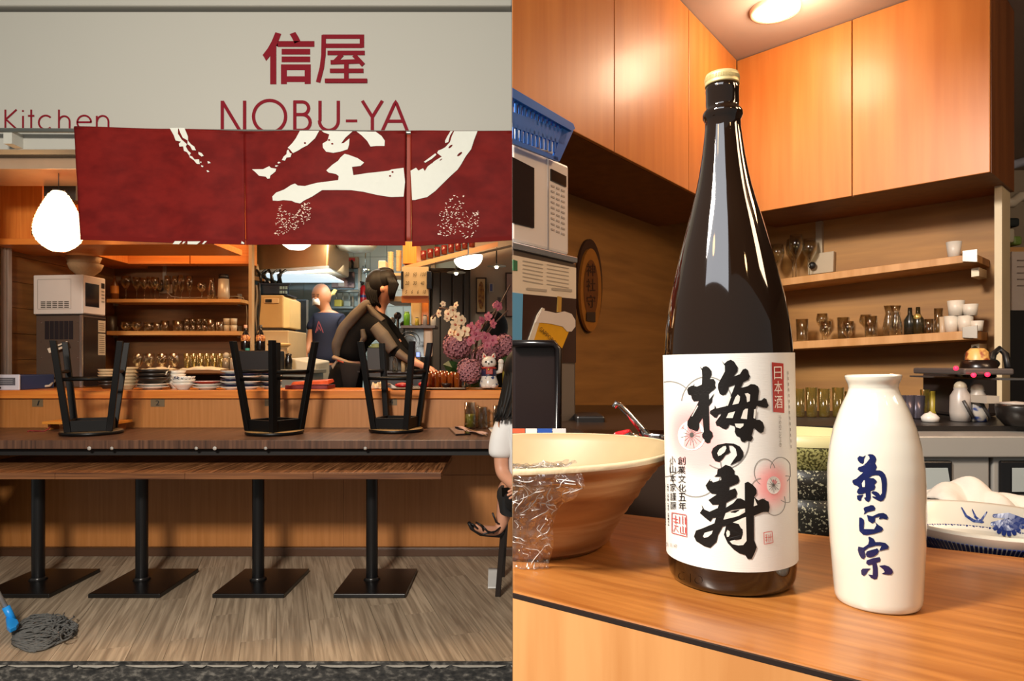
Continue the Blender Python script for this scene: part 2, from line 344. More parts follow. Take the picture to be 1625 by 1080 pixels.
def mark(o, polys, off=.006):
    for pl in polys:
        m = MB(); 
        q = []
        for i in range(len(pl)):                              # denser outline, so that the print follows the cloth
            a, b = pl[i], pl[(i+1) % len(pl)]; k = max(1, int(math.hypot(b[0]-a[0], b[1]-a[1])/12))
            q += [(a[0]+(b[0]-a[0])*t/k, a[1]+(b[1]-a[1])*t/k) for t in range(k)]
        tri = [[q[i] for i in t] for t in tessellate_polygon([[Vector((x, y, 0)) for x, y in q]])]
        while tri:                                            # small triangles, so that the print follows the cloth inside too
            a, b, c = tri.pop(); e = [math.dist(a, b), math.dist(b, c), math.dist(c, a)]; k = e.index(max(e))
            if e[k] > 14:
                a, b, c = (a, b, c) if k == 0 else (b, c, a) if k == 1 else (c, a, b); h = ((a[0]+b[0])/2, (a[1]+b[1])/2); tri += [(a, h, c), (h, b, c)]
            else: m.add([npt(*p, off) for p in (a, b, c)], [(0, 1, 2)])
        m.build('brush_mark', PRINT, o, fix=False)
z5 = lambda pts, ox, oy, s: [(ox+x/s, oy+y/s) for x, y in pts]
mark(n1, [z5(p, 260, 200, 5.4) for p in (
 [(55,20),(130,20),(128,70),(160,120),(205,160),(195,180),(215,215),(238,235),(225,258),(205,228),(178,215),(172,178),(140,180),(135,155),(155,138),(108,128),(90,80)],
 [(133,20),(185,22),(215,95),(215,130),(240,160),(268,180),(282,212),(250,210),(232,175),(210,160),(212,128),(170,105),(148,60)],
 [(225,255),(250,265),(270,290),(308,288),(315,330),(290,328),(262,295),(228,272)],
 [(303,225),(330,235),(348,258),(330,265),(303,245)],
 [(380,305),(395,308),(408,320),(385,325)], [(327,340),(345,345),(343,357),(328,352)], [(372,384),(385,382),(397,395),(380,398)], [(318,308),(330,310),(328,320),(318,318)],
 [(95,985),(155,985),(130,1012),(75,1010)], [(170,988),(188,990),(170,1008),(158,1005)], [(205,988),(318,988),(285,1014),(205,1012)], [(350,986),(372,986),(345,1012),(330,1010)], [(668,985),(690,1000),(688,1010),(663,1005)])])
mark(n2, [z5(p, 400, 200, 5.4) for p in (
 [(415,45),(580,45),(545,110),(480,170),(430,195),(400,215),(355,237),(330,205),(310,190),(350,150),(380,110)],
 [(315,205),(330,235),(345,240),(335,270),(300,275),(288,300),(260,295),(275,265),(300,245),(303,215)],
 [(0,370),(95,370),(150,345),(165,360),(210,368),(205,390),(180,410),(160,425),(155,450),(135,453),(120,435),(60,425),(30,395)],
 [(235,308),(250,318),(228,325),(222,315)], [(205,338),(230,342),(212,352),(200,348)],
 [(600,45),(860,45),(800,100),(765,150),(785,148),(835,105),(832,160),(820,200),(760,222),(700,234),(640,225),(612,190),(610,155),(650,130),(665,75),(620,60)],
 [(895,45),(1060,48),(1110,85),(1138,125),(1135,170),(1065,170),(1015,175),(985,125),(940,80)],
 [(760,272),(795,240),(830,248),(905,275),(960,312),(930,340),(857,350),(868,420),(990,400),(1170,382),(1196,372),(1300,360),(1312,480),(1300,605),(1190,607),(1080,590),(950,560),(850,548),(720,550),(605,553),(520,610),(450,645),(420,668),(380,660),(345,645),(275,638),(230,645),(182,640),(178,605),(210,573),(280,548),(340,510),(375,498),(400,515),(460,520),(560,492),(640,480),(740,465),(745,430),(720,412),(660,402),(640,383),(690,335),(740,300)])], .006)
mark(n3, [z5(p, 630, 200, 5.4) for p in (
 [(490,45),(690,43),(660,120),(635,200),(590,260),(550,330),(520,375),(460,430),(390,500),(330,560),(260,612),(200,625),(160,636),(132,636),(125,520),(118,385),(165,360),(185,385),(225,365),(240,390),(265,350),(330,300),(385,265),(345,235),(355,215),(390,200),(415,185),(455,140),(470,90)],
 [(460,45),(480,45),(455,85),(440,140),(415,150),(413,130),(430,95)], [(232,310),(260,290),(330,238),(340,250),(300,285),(245,318)])])
for (x, y, a, b) in ((715,233,3.2,1.9),(729.5,245,4,2.2),(700,254,2,.9),(686,259,1.6,.9)): m = MB(); m.poly([npt(x+a*math.cos(t)+.0, y-a*.7*math.cos(t)+b*math.sin(t), .0075) for t in [i*PI/6 for i in range(12)]]); m.build('red_gap', CLOTH, n3)
for (x, y) in ((485,228),(523,223),(528,229),(623,273),(619,279)): m = MB(); m.poly([npt(x+1.8*math.cos(t), y+1.5*math.sin(t), .0075) for t in [i*PI/4 for i in range(8)]]); m.build('red_gap', CLOTH, n2)
# glints of the lamps on the cloth, painted as pale flecks
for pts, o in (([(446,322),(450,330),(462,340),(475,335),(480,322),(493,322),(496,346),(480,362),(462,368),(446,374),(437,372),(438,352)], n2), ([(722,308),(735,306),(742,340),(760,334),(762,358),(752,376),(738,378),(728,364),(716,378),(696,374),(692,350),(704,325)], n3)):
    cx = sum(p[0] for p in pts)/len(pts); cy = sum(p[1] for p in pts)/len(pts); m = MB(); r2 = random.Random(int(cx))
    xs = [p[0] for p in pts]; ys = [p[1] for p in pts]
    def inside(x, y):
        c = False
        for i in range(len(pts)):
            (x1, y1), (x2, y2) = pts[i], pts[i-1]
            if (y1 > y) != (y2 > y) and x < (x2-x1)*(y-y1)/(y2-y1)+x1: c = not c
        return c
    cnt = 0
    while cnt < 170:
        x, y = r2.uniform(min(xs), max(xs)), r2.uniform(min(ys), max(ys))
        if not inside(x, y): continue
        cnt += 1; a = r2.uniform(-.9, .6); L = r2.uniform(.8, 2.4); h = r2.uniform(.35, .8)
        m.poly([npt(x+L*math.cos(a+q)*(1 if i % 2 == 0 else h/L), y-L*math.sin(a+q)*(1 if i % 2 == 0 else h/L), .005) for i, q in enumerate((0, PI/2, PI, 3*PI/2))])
    m.build('glint_fleck', M('#e0c4b0', .35), o)['kind'] = 'stuff'
# ---- lantern
lp = P(93, 350, 4.2); lan = thing('paper_lantern', 'glowing egg-shaped white paper lantern hanging left of the noren', 'lantern', lp)
m = MB(); sc = 4.2/F
prof = []
for i in range(64):
    t = i/63; y = 303+95*t; hw = 8+27*math.sin(PI*min(1, t**.85*.62+.0)) if t < .75 else 0
    prof.append((t, y))
hws = [(0,8.5),(.08,15),(.2,21),(.35,27.5),(.5,32.5),(.62,34.5),(.74,34),(.84,30),(.92,23),(.97,16),(1,11)]
def itp(tab, t):
    for i in range(len(tab)-1):
        if t <= tab[i+1][0]:
            a, b = tab[i], tab[i+1]; f = (t-a[0])/(b[0]-a[0]); return a[1]+(b[1]-a[1])*f
    return tab[-1][1]
m.lathe([((itp(hws, t)+(.0 if i % 3 else -.9))*sc, Z(y, 4.2)) for i, (t, y) in enumerate(prof)], (lp.x, lp.y, 0), 40)
PAPER = EMIT('lantern_paper', '#ffdcae', 3.6); m.build('paper_shade', PAPER, lan)
m = MB(); [m.tube([(lp.x+(itp(hws, t)+.6)*sc*math.cos(a), lp.y+(itp(hws, t)+.6)*sc*math.sin(a), Z(y, 4.2)) for a in [q*PI/18 for q in range(36)]], .0011, 4, closed=True) for t, y in prof[4::4]]; m.build('hoop', M('#d9bf8c', .6), lan)
m = MB(); m.lathe([(.030,Z(303,4.2)),(.034,Z(307,4.2)),(.034,Z(301,4.2)),(.0,Z(301,4.2))], (lp.x, lp.y, 0), 20); m.build('collar', BLACK, lan)
m = MB(); m.tube([(lp.x, lp.y, Z(303,4.2)), (lp.x, lp.y, Z(262,4.2))], .003, 6); m.build('cord', BLACK, lan)
m = MB(); m.pbox(69, 120, 292, 318, 4.55, .12); m.pbox(84, 118, 240, 292, 4.6, .02); o = m.build('bracket_box', M('#1d1712', .6), bevel=.003); tag(o, 'dark wooden box bracket just behind the paper lantern', 'bracket')
# ---- inside the stall: shell
WX = -3.85; YW = 6.4
m = MB(); m.box(WX-.1, WX, 4.3, YW, 0, 3.0); struct(m.build('wall_left', DARKWALL))
WT = WOOD('brown_panel_wall', '#5c3b1c', '#7f5329', (1.6, 1.6, 22), .65, 5, lo=.3, hi=.7)
wl = MB(); wl.box(WX-.1, X(398,YW), YW, YW+.1, 0, 3.0); wall_back = struct(wl.build('wall_back', WT))
m = MB(); m.box(WX-.1, .4, 4.4, 9, 2.86, 2.95); struct(m.build('ceiling', M('#c9b79f', .8)))
m = MB(); m.box(WX-.1, X(-30,4.3), 4.15, 4.3, 0, 3.0); struct(m.build('wall_front', DARKWALL))
for i in range(7):                                            # wall panels on the left wall, above the bar
    m = MB(); m.box(WX, WX+.012, 4.9, YW-.01, 1.0+i*.2, 1.0+i*.2+.196); m.build('panel', DARKWALL, bpy.data.objects['wall_left'])
m = MB(); m.box(X(4,4.95), X(16,4.95), 4.93, 4.97, ZB, Z(388,4.95)); m.box(X(7.5,4.95), X(12,4.95), 4.925, 4.935, ZB, Z(388,4.95)); tag(m.build('upright_post', M('#a89b90', .45, .3), bevel=.003), 'pale metal upright rising from the bar left of the microwave', 'post')
# bar body
FRONT = WOOD('bar_front_laminate', '#a86c35', '#b47740', (50, 50, 2), .45, 4)
m = MB(); m.box(-4.1, .25, YB, YB+.08, 0, Z(632,YB)); struct(m.build('wall_bar_front', FRONT))
m = MB(); m.box(-4.1, .25, YB-.025, YB, 0, Z(869,YB)); m.box(-4.1, .25, YB-.03, YB, Z(869,YB), Z(867,YB)); struct(m.build('baseboard_front', M('#4f3524', .4), bevel=.003))
for i in range(3):
    m = MB(); x0 = -4.1+i*1.45; m.box(x0+.001, x0+1.449, YB-.006, YB, Z(866,YB), Z(758,YB)+.02); m.build('front_panel', FRONT, bpy.data.objects['wall_bar_front'])
m = MB(); m.box(-4.1, .25, YB-.03, 5.2, Z(632,YB-.03), ZB); bar = tag(m.build('bar_counter', WOOD('bar_top_laminate', '#cf7630', '#dd8a3c', (2.5, 50, 50), .3, 4), bevel=.004), 'long orange laminate bar top carrying the plates and glasses', 'counter')
LEDGE = WOOD('walnut_ledge', '#3d281c', '#6b4a35', (50, 1.2, 1.2), .4, 7, c3='#543828', dist=.3, coat=.05, lo=.3, hi=.7)
m = MB(); m.box(-4.1, .2, 3.95, YB, Z(712,3.95), ZL); o = m.build('drink_ledge', LEDGE, bevel=.003); tag(o, 'long dark walnut laminate ledge running along the front of the bar', 'counter')
m = MB(); m.box(-4.1, .2, 4.0, 4.04, .815, Z(712,3.95)-.001); m.build('rail', M('#0d0b0a', .7), o)  # near-black strip added as painted shade under the ledge, not an actual rail
for px in (142, 178, 312, 341, 422, 580):
    m = MB(); m.lathe([(0,0),(.013 if px in (142,341) else .007,0),(.011,.004),(0,.006)], (X(px,3.95), 3.949, Z(711,3.95)), 10, M=Matrix.Rotation(PI/2, 3, 'X')); m.build('glide', M('#a8a29a', .4), o)
CARD = M('#6d5a3f', .6, sc=40)
for px0, px1, py0, py1, t in ((51,68,633,645,'1'), (239,261,633,645,'2'), (420,437,632,644,'3'), (612,630,631,643,'4')):
    m = MB(); m.pbox(px0, px1, py0, py1, YB-.003, .003); o = m.build('seat_number_card', CARD); tag(o, {'1': 'small grey card numbered 1 on the bar front, left of the first stool', '2': 'small grey card numbered 2 on the bar front, right of the first stool', '3': 'small grey card on the bar front half hidden behind the middle stool', '4': 'small grey card on the bar front between the legs of the rightmost stool'}[t], 'card')
    m = MB(); cx = (px0+px1)/2; put_text(m, t, lambda u, v: P((cx-3+6*u) if t != '1' else cx-1+2.2*u+2.5*v, py1-2-8*v, YB-.0055)); m.build('number', M('#1d1a16', .6), o)
# ================================================================ LEFT: tables, stools, things on the ledge
TOPW = WOOD('zebrano_tabletop', '#4a2a18', '#b37a50', (60, 2.6, 60), .36, 8, c3='#80522f', dist=1.4, coat=.15, lo=.33, hi=.67, bump=.02)
EDGEW = WOOD('zebrano_edge', '#4d2c18', '#80522f', (2, 30, 60), .4, 5)
def G(px, py, z=0): Y = (CZ-z)*F/(py-H0); return Vector((X(px,Y), Y, z))
edges = [-115, 87, 293, 497, 700]; bc = [-2.93, -2.285, -1.56, -.852]
tl = ['dark pedestal table cut by the left edge of the photo, above the mop', 'pedestal table in front of the first upturned stool, second from the left',
      'pedestal table in front of the middle upturned stool', 'pedestal table at the right end of the row, below the rightmost upturned stool']
for i in range(4):
    x0, x1 = X(edges[i],3.75)+.001, X(edges[i+1],3.75)-.001; xb = bc[i]
    t = thing('pedestal_table', tl[i], 'table', (xb, 4.12, 0), 'dark zebra-wood pedestal tables in a row')
    m = MB(); m.box(x0, x1, 3.756, 4.46, .717, .75); m.build('tabletop', TOPW, t, bevel=.002)
    m = MB(); m.box(x0, x1, 3.75, 3.756, .714, .7505); m.build('edge_band', EDGEW, t, bevel=.001)
    m = MB(); m.cyl((xb-.02, 4.12, 0), .036, .028, .70, 28); m.build('pole', BLACKM, t)
    m = MB(); m.box(xb-.2, xb+.16, 3.85, 4.4, .70, .717); m.build('mounting_plate', BLACKM, t)
    m = MB(); m.box(xb-.21+.02, xb+.21+.02, 3.86, 4.34, 0.001, .026); m.build('base_plate', M('#0d0c0c', .32, var=.3, sc=20), t, bevel=.004)
    m = MB(); m.lathe([(.036,.04),(.05,.026),(.052,.0262),(.038,.043)], (xb-.02, 4.12, 0), 24); m.build('collar', M('#1c1a19', .3), t)
# stools upside down on the ledge
SB = M('#0a0807', .5, var=.25, sc=20, spec=.18)
def stool(px, py, rz, label, tone, feet=.178):
    Y = (CZ-ZL)*F/(py-H0); s = thing('bar_stool', label, 'stool', (0,0,0), 'upturned black bar stools on the ledge')
    m = MB(); m.lathe([(0,0),(.170,0),(.181,.006),(.183,.014),(.178,.022)], (0,0,0), 48); m.build('seat', M('#0c0a09', .4, spec=.25), s)
    m = MB(); m.lathe([(.178,.0222),(.172,.0245),(0,.0245)], (0,0,0), 48); m.build('seat_underside', M(tone, .55, var=.35, sc=9), s)
    a, b, h = .112, feet, .60
    for sx, sy in ((-1,-1),(1,-1),(1,1),(-1,1)):
        m = MB(); w1, w2 = .019, .0175
        m.hexa([(sx*a+q*w1, sy*a+r*w1, .025) for q, r in ((-1,-1),(1,-1),(1,1),(-1,1))]+[(sx*b+q*w2, sy*b+r*w2, h) for q, r in ((-1,-1),(1,-1),(1,1),(-1,1))]); m.build('leg', SB, s, bevel=.0025)
    for k in range(4):
        c = [(-1,-1),(1,-1),(1,1),(-1,1)]; p, q = c[k], c[(k+1) % 4]
        m = MB(); m.bar((p[0]*a, p[1]*a, .062), (q[0]*a, q[1]*a, .062), .022, .07); m.build('apron', SB, s, bevel=.002)
        f = .66 if k % 2 else .58; e = a+(b-a)*f; z = .025+(h-.025)*f
        m = MB(); m.tube([(p[0]*e, p[1]*e, z), (q[0]*e, q[1]*e, z)], .0115, 10); m.build('stretcher', SB, s)
    shift(s, (X(px,Y), Y, ZL), rz); return s
stool(146, 688, .42, 'upturned black bar stool on the ledge, nearest the microwave', '#5b4a33')
stool(436, 688, -.5, 'upturned black bar stool on the ledge in the middle, pale wood rim', '#a07c4a')
stool(629, 684, -.2, 'upturned black bar stool on the ledge nearest the pink flowers', '#a5804e')
# carved plank and its red cord
pk = thing('carved_board', 'orange wooden board with dark carved writing lying under the first stool legs', 'board', (X(135,4.5), 4.5, ZL))
m = MB(); m.box(X(73,4.52), X(192,4.52), 4.48, 4.66, ZL+.045, ZL+.063); m.build('plank', M('#c9812c', .45, var=.12, sc=20), pk, bevel=.002)
m = MB(); m.box(X(76,4.55), X(80,4.55), 4.55, 4.64, ZL+.001, ZL+.045); m.box(X(184,4.55), X(188,4.55), 4.55, 4.64, ZL+.001, ZL+.045); m.build('foot', M('#a8652a', .5), pk)
m = MB(); r2 = random.Random(8)
for i in range(7):
    cx = X(100+i*12,4.55); f_ = lambda x, y: Vector((x, y, ZL+.0636))
    for k in range(3):
        x0 = cx+r2.uniform(-.02,.02); y0 = 4.53+r2.uniform(-.03,.09); stroke(m, [(x0,y0),(x0+r2.uniform(-.02,.02),y0+r2.uniform(-.03,.03)),(x0+r2.uniform(-.03,.03),y0+r2.uniform(-.02,.02))], lambda x, y: f_(x, y), .006, rnd=False)
m.build('carved_writing', M('#2a1409', .7), pk)
m = MB(); m.tube([(X(79,4.5), 4.52, ZL+.04), (X(75,4.45), 4.46, ZL+.015), (X(67,4.4), 4.42, ZL+.005), (X(55,4.4), 4.43, ZL+.005), (X(40,4.4), 4.45, ZL+.005), (X(44,4.4), 4.4, ZL+.006)], .004, 8); tag(m.build('red_string', M('#7d1620', .6)), 'thin dark red string lying on the ledge left of the first stool', 'string')
# mop
mp = thing('mop', 'grey string mop with a bright blue clamp lying on the floor', 'mop', G(22, 1005))
m = MB(); r2 = random.Random(4); A = G(24, 1008)
for i in range(230):
    u = i/229; layer = r2.random(); L = r2.uniform(.72, 1.0)
    x0, y0 = 18+14*r2.random(), 995+32*u
    ex, ey = 26+L*98, 978+56*u+(1-L)*(0.5-u)*10
    top, bot = 979, 1033; c = r2.uniform(-1, 1)
    pts = []
    for k in range(12):
        t = k/11; px = x0+(ex-x0)*t; mid = 1006; env = math.sin(PI*min(1, .18+t*.75))
        y_c = (1012-14*t); py = y_c+(u-.5)*2*27*env+2.5*math.sin(t*9+c*5+i)*min(1, t*3)
        z = .008+.034*math.sin(PI*min(1,t*.9+.1))*(1-(2*u-1)**2)*layer+.004*math.sin(t*14+i*2.1)
        g = G(px, py, 0); pts.append((g.x, g.y, max(.004, z)))
    m.tube(pts, .0034, 5)
for i in range(14):                                             # loose loops near the tip and the clamp
    cx, cy = r2.uniform(80, 112), r2.uniform(990, 1024); pts = []
    for k in range(12):
        a = k/11*PI*1.4+i; g = G(cx+9*math.cos(a), cy+6*math.sin(a), 0); pts.append((g.x, g.y, .04+.008*math.sin(a*2)))
    m.tube(pts, .0034, 5)
m.build('mop_strings', M('#5a5a58', .85, var=.2, sc=60), mp)['kind'] = 'stuff'
g0 = G(14, 995); m = MB()
def gz(px, py, z): g = G(px, py); return Vector((g.x, g.y, z))
m.poly([gz(*q, .045) for q in ((9,1001),(12,996),(17,996),(20,1000),(28,1003),(30,1008),(26,1014),(16,1019),(11,1014))], (0,0,.022)); m.build('clamp', M('#1e8fe0', .35), mp, bevel=.004)
m = MB(); hp = gz(16, 999, .075); m.tube([hp, hp+Vector((-.14, -.025, .3)), hp+Vector((-.55, -.1, 1.2))], .0125, 12); m.build('handle', M('#9a9590', .35, .3), mp)
m = MB(); m.tube([hp+Vector((.012,.002,-.026)), hp+Vector((-.02,-.003,.045))], .018, 12); m.build('socket', M('#1e8fe0', .35), mp)
# paper on the floor
m = MB(); m.grid(lambda u, v: G(775+15*u-1*v, 909+25*v)+Vector((0, 0, .004+.03*(1-v)**2)), 6, 8); tag(m.build('paper_sheet', M('#d9d8d4', .7), solid=.001), 'white folded paper standing on the floor by the customer chair leg', 'paper')
# phone and napkins, drinks on the ledge
m = MB(); q = [G(x, y, ZL) for x, y in ((712,680),(735,679),(747,690),(723,691))]; m.poly([p+Vector((0,0,.001)) for p in q], (0,0,.009)); o = m.build('phone', M('#0f0f12', .15), bevel=.002); tag(o, 'black phone lying flat on the dark ledge beside the folded napkin', 'phone')
m = MB(); c_ = sum(q, Vector())/4; m.poly([c_+(p-c_)*.93+Vector((0,0,.0105)) for p in q]); m.build('screen', M('#1a1b20', .05, coat=1), o)
nap = thing('folded_napkin', 'pinkish folded napkin wrapped round chopsticks lying beside the black phone', 'napkin', G(745, 684, ZL))
m = MB(); a, b = G(724,679.5,ZL), G(768,692,ZL); m.grid(lambda u, v: a+(b-a)*u+Vector(((v-.5)*.035*(.6+u), (v-.5)*.03, .012+.006*math.sin(u*9)+.004*math.cos(v*7))), 14, 6); m.build('paper_wrap', M('#b8968c', .7), nap, solid=.002)
m = MB(); m.tube([G(733,681,ZL)+Vector((0,0,.014)), G(772,693,ZL)+Vector((0,0,.012))], .004, 6); m.build('chopstick', M('#8d6a4a', .5), nap)
TUMB = GLASS('drink_glass', '#d9e6a0', .3, .05, body=('#b3b843', .45))
def mug(px, py, w, h, label, liq=None):
    g = G(px, py, ZL); s = g.y/F; o = thing('glass_mug', label, 'glass', g)
    m = MB(); m.lathe([(0,.001),(w/2*s*.85,.001),(w/2*s,.01),(w/2*s,h*s),(w/2*s*.93,h*s),(w/2*s*.9,.012),(0,.012)], g, 24); m.build('body', CLEARB, o)
    if liq: m = MB(); m.lathe([(0,.013),(w/2*s*.86,.013),(w/2*s*.89,h*s*liq),(0,h*s*liq)], g, 24); m.build('drink', M('#a9ad4a', .3), o)
    m = MB(); m.tube([g+Vector((w/2*s, 0, h*s*.85)), g+Vector((w/2*s+.035, 0, h*s*.75)), g+Vector((w/2*s+.035, 0, h*s*.35)), g+Vector((w/2*s, 0, h*s*.25))], .006, 8); m.build('handle', CLEARB, o)
mug(746, 680, 19, 42, 'glass mug half full of yellow-green drink on the ledge, under the lucky cat', .55); mug(766, 679.5, 16, 34, 'empty clear glass mug right of the yellow-green drink on the ledge'); mug(790, 679, 16, 36, 'clear glass mug with a pale drink beside the customer with dark hair', .3)
m = MB(); m.poly([G(*q, ZL)+Vector((0,0,.002)) for q in ((775,680),(784,677),(790,684),(783,690))], (0,0,.002)); tag(m.build('paper_slip', M('#d8d3cb', .7)), 'small white paper slip on the ledge beside the seated customer', 'paper')
# ================================================================ on the bar
def tz(px, Y, z, r, h, prof, mat, name, label, cat, group=None, parts=()):
    s = Y/F; c = (X(px,Y), Y, z); m = MB(); m.lathe([(p*r*s, q*h*s) for p, q in prof], c, 24); o = m.build(name, mat)
    return tag(o, label, cat, group)
PLATE = [(0,0),(.55,0),(.58,.25),(1,.8),(1,1),(.96,1),(.56,.5),(0,.45)]
BOWL = [(0,0),(.5,0),(.52,.12),(.85,.55),(1,1),(.95,1),(.8,.6),(.45,.25),(0,.22)]
pats = {}
def pile(px, Y, z, r, items, place):                          # items bottom-up: (material, profile, thickness px, label)
    s = Y/F; y = z+.0005; r2 = random.Random(px)
    for mt, pr, th, step, nm, lb in items:
        m = MB(); m.lathe([(p*r*s, q*th*s) for p, q in pr], (X(px,Y)+r2.uniform(-.4,.4)*s, Y, y), 28)
        o = m.build(nm, mt); tag(o, lb, 'bowl' if 'bowl' in nm else 'plate', place); y += step*s
BG = M('#b79f7a', .6, var=.25, sc=40, bump=.2); DKB = M('#2a211b', .4, var=.2); WP = M('#cfcbc0', .3); NAVY = M('#16203f', .3, var=.4, sc=60)
ords = ['bottom', 'second from the bottom', 'third from the bottom', 'fourth from the bottom', 'fifth from the bottom', 'sixth from the bottom', 'seventh from the bottom', 'eighth from the bottom']
pile(203, 4.9, ZB, 15, [(BG, BOWL, 9, 5.2, 'stoneware_bowl', 'rough beige stoneware bowl in the pile right of the first stool, %s' % ords[i]) for i in range(6)], 'beige stoneware bowls on the bar')
pile(170, 5.0, ZB, 13, [(DKB if i < 3 else BG, BOWL, 8, 4.6, 'stoneware_bowl', 'bowl in the pile seen between the first stool legs, %s' % ords[i]) for i in range(6)], 'bowls behind the first stool')
pile(242, 4.86, ZB, 24, [(WP, PLATE, 5, 4.2, 'plate', 'white oval plate under the black bowls, %s' % ords[i]) for i in range(2)]+[(DKB, BOWL, 11, 6.2, 'black_bowl', 'dark brown wavy bowl stacked on two white plates, %s' % ords[i]) for i in range(3)], 'dark bowls on white plates')
m = MB(); c = P(226, 593, 4.84); m.ball(c, .022, 10, sz=.7); m.tube([c, c+Vector((.06, .05, .012)), c+Vector((.14, .1, .03))], .005, 6); tag(m.build('dark_spoon', DKB), 'dark round spoon lying on top of the black bowl stack', 'spoon')
m = MB(); m.tube([P(263, 594, 4.84), P(269, 580, 4.95)], .005, 6); tag(m.build('chopstick', M('#d9cfb8', .5)), 'white chopstick leaning up from the black bowl stack', 'chopstick')
WB = WOOD('blue_speckled_bowl', '#1b2748', '#d6d3ca', (70, 70, 70), .3, 2, lo=.40, hi=.46)
pile(279, 5.02, ZB, 15, [(WP, BOWL, 12, 5.5, 'white_bowl', 'white bowl at the back of the blue patterned bowls, %s' % ords[i]) for i in range(4)], 'white bowls at the back')
pile(291, 4.84, ZB, 17.5, [(WP, BOWL, 11, 5.0, 'white_bowl', 'white bowl under the blue speckled one, %s' % ords[i]) for i in range(2)]+[(WB, BOWL, 11, 5, 'patterned_bowl', 'white bowl with blue speckles inside, topmost of its stack')], 'white bowls in front')
REDP = M('#a8321f', .3)
pile(329, 4.84, ZB, 21.5, [(WP, PLATE, 5, 4.2, 'plate', 'white plate under the red one, %s' % ords[i]) for i in range(2)]+[(REDP, PLATE, 5, 4, 'red_plate', 'red-glazed plate with white rim on two white plates')], 'plates with the red one')
m = MB(); s_ = 4.84/F; m.lathe([(21.5*s_,0),(21.8*s_,.003),(19.8*s_,.0035)], (X(329,4.84), 4.84, ZB+13.2*s_), 30); m.build('white_rim', WP, [o for o in bpy.data.objects if o.name == 'red_plate'][0])
for j, (px, Y, n, wh) in enumerate(((368,4.84,7,'left of the middle stool'),(397,4.9,6,'behind the middle stool legs'),(430,4.98,6,'seen through the middle stool'))):
    pile(px, Y, ZB, 17, [(NAVY if i % 2 else WP, PLATE, 4.6, 4.2, 'rimmed_plate', ('navy' if i % 2 else 'white')+' edged small plate '+wh+', '+ords[i]) for i in range(n)], 'navy and white small plates')
m = MB(); m.box(X(455,4.9), X(522,4.9), 4.86, 5.08, ZB+.001, ZB+.03); tag(m.build('menu_book', M('#6c1218', .5), bevel=.003), 'dark red folder lying under the orange food packet on the bar', 'folder')
o = MB(); o.hexa([(X(462,4.88),4.86,ZB+.032),(X(522,4.88),4.86,ZB+.035),(X(523,4.88),5.02,ZB+.05),(X(472,4.88),5.02,ZB+.045),(X(464,4.88),4.88,ZB+.055),(X(521,4.88),4.88,ZB+.068),(X(522,4.88),5.0,ZB+.075),(X(475,4.88),5.0,ZB+.06)]); o = o.build('food_packet', M('#c4512a', .35, var=.3, sc=25), bevel=.006); tag(o, 'orange and white food packet lying on the dark red folder', 'packet')
m = MB(); disc(m, 492, 607.5, 3.2, lambda x, y: P(x, y, 4.868)); m.build('badge', M('#e0b033', .5), o)
# device with screen at the far left
dv = thing('card_terminal', 'white fronted blue box with a grey display at the left end of the bar', 'device', (X(10,4.72), 4.72, ZB))
m = MB(); m.box(X(-40,4.72), X(31,4.72), 4.715, 4.73, ZB+.001, Z(594,4.72)); m.build('front_panel', M('#cdccd6', .4), dv, bevel=.004)
m = MB(); m.box(X(-40,4.74), X(31,4.74), 4.73, 5.1, ZB+.001, Z(595,4.72)); m.build('case', M('#24345c', .4), dv, bevel=.006)
m = MB(); m.pbox(-20, 24, 599, 611, 4.713, .002); m.build('display', M('#5f5f66', .2), dv)
m = MB(); [m.pbox(-15, 20, y, y+1.2, 4.711, .001) for y in (601, 604, 607)]; m.build('screen_text', M('#8d8d92', .4), dv)
m = MB(); m.ball(P(0, 615, 4.712), .007, 8); m.build('knob', BLACK, dv)
m = MB(); m.tube([(X(48,5.0),5.0,ZB+.01),(X(60,5.0),4.95,ZB+.012),(X(75,5.0),5.02,ZB+.02),(X(66,5.0),5.15,ZB+.06),(X(50,5.0),5.1,ZB+.08),(X(46,5),5.05,ZB+.03),(X(70,5.0),4.98,ZB+.008)], .009, 8); tag(m.build('power_cable', M('#b9b2a6', .5)), 'loose coil of pale cable on the bar between the device and the chiller', 'cable')
# ---- microwave on the steel chiller
mw = thing('microwave_oven', 'white microwave oven standing on the brown steel chiller behind the bar', 'microwave', (X(110,5.3), 5.3, Z(500,5.2)))
xs0, xs1, xs2 = 53, 131, 167; MY = 5.2
A_, B_, C_ = P(53,497,MY+.0), P(131,498,5.15), P(167,497,5.42)
def quad_box(mb, a, b, z0, z1, back): mb.hexa([(a[0],a[1],z0),(b[0],b[1],z0),(b[0]+back[0],b[1]+back[1],z0),(a[0]+back[0],a[1]+back[1],z0),(a[0],a[1],z1),(b[0],b[1],z1),(b[0]+back[0],b[1]+back[1],z1),(a[0]+back[0],a[1]+back[1],z1)])
zt, zb = Z(436,5.18), Z(498,5.18)
m = MB(); m.hexa([(A_.x,A_.y,zb),(B_.x,B_.y,zb),(C_.x,C_.y,zb),(A_.x+(C_.x-B_.x),C_.y+.03,zb),(A_.x,A_.y,zt),(B_.x,B_.y,zt),(C_.x,C_.y,zt),(A_.x+(C_.x-B_.x),C_.y+.03,zt)])
MWH = M('#d6ccc2', .4, var=.02); m.build('casing', MWH, mw, bevel=.006)
fr = lambda u, v, d=0: B_.lerp(C_, u)*1.0+Vector((.0,0,0))-Vector((0,0,0))+Vector((0, 0, 0)) if False else Vector((B_.x+(C_.x-B_.x)*u+d, B_.y+(C_.y-B_.y)*u-d, zb+(zt-zb)*v))
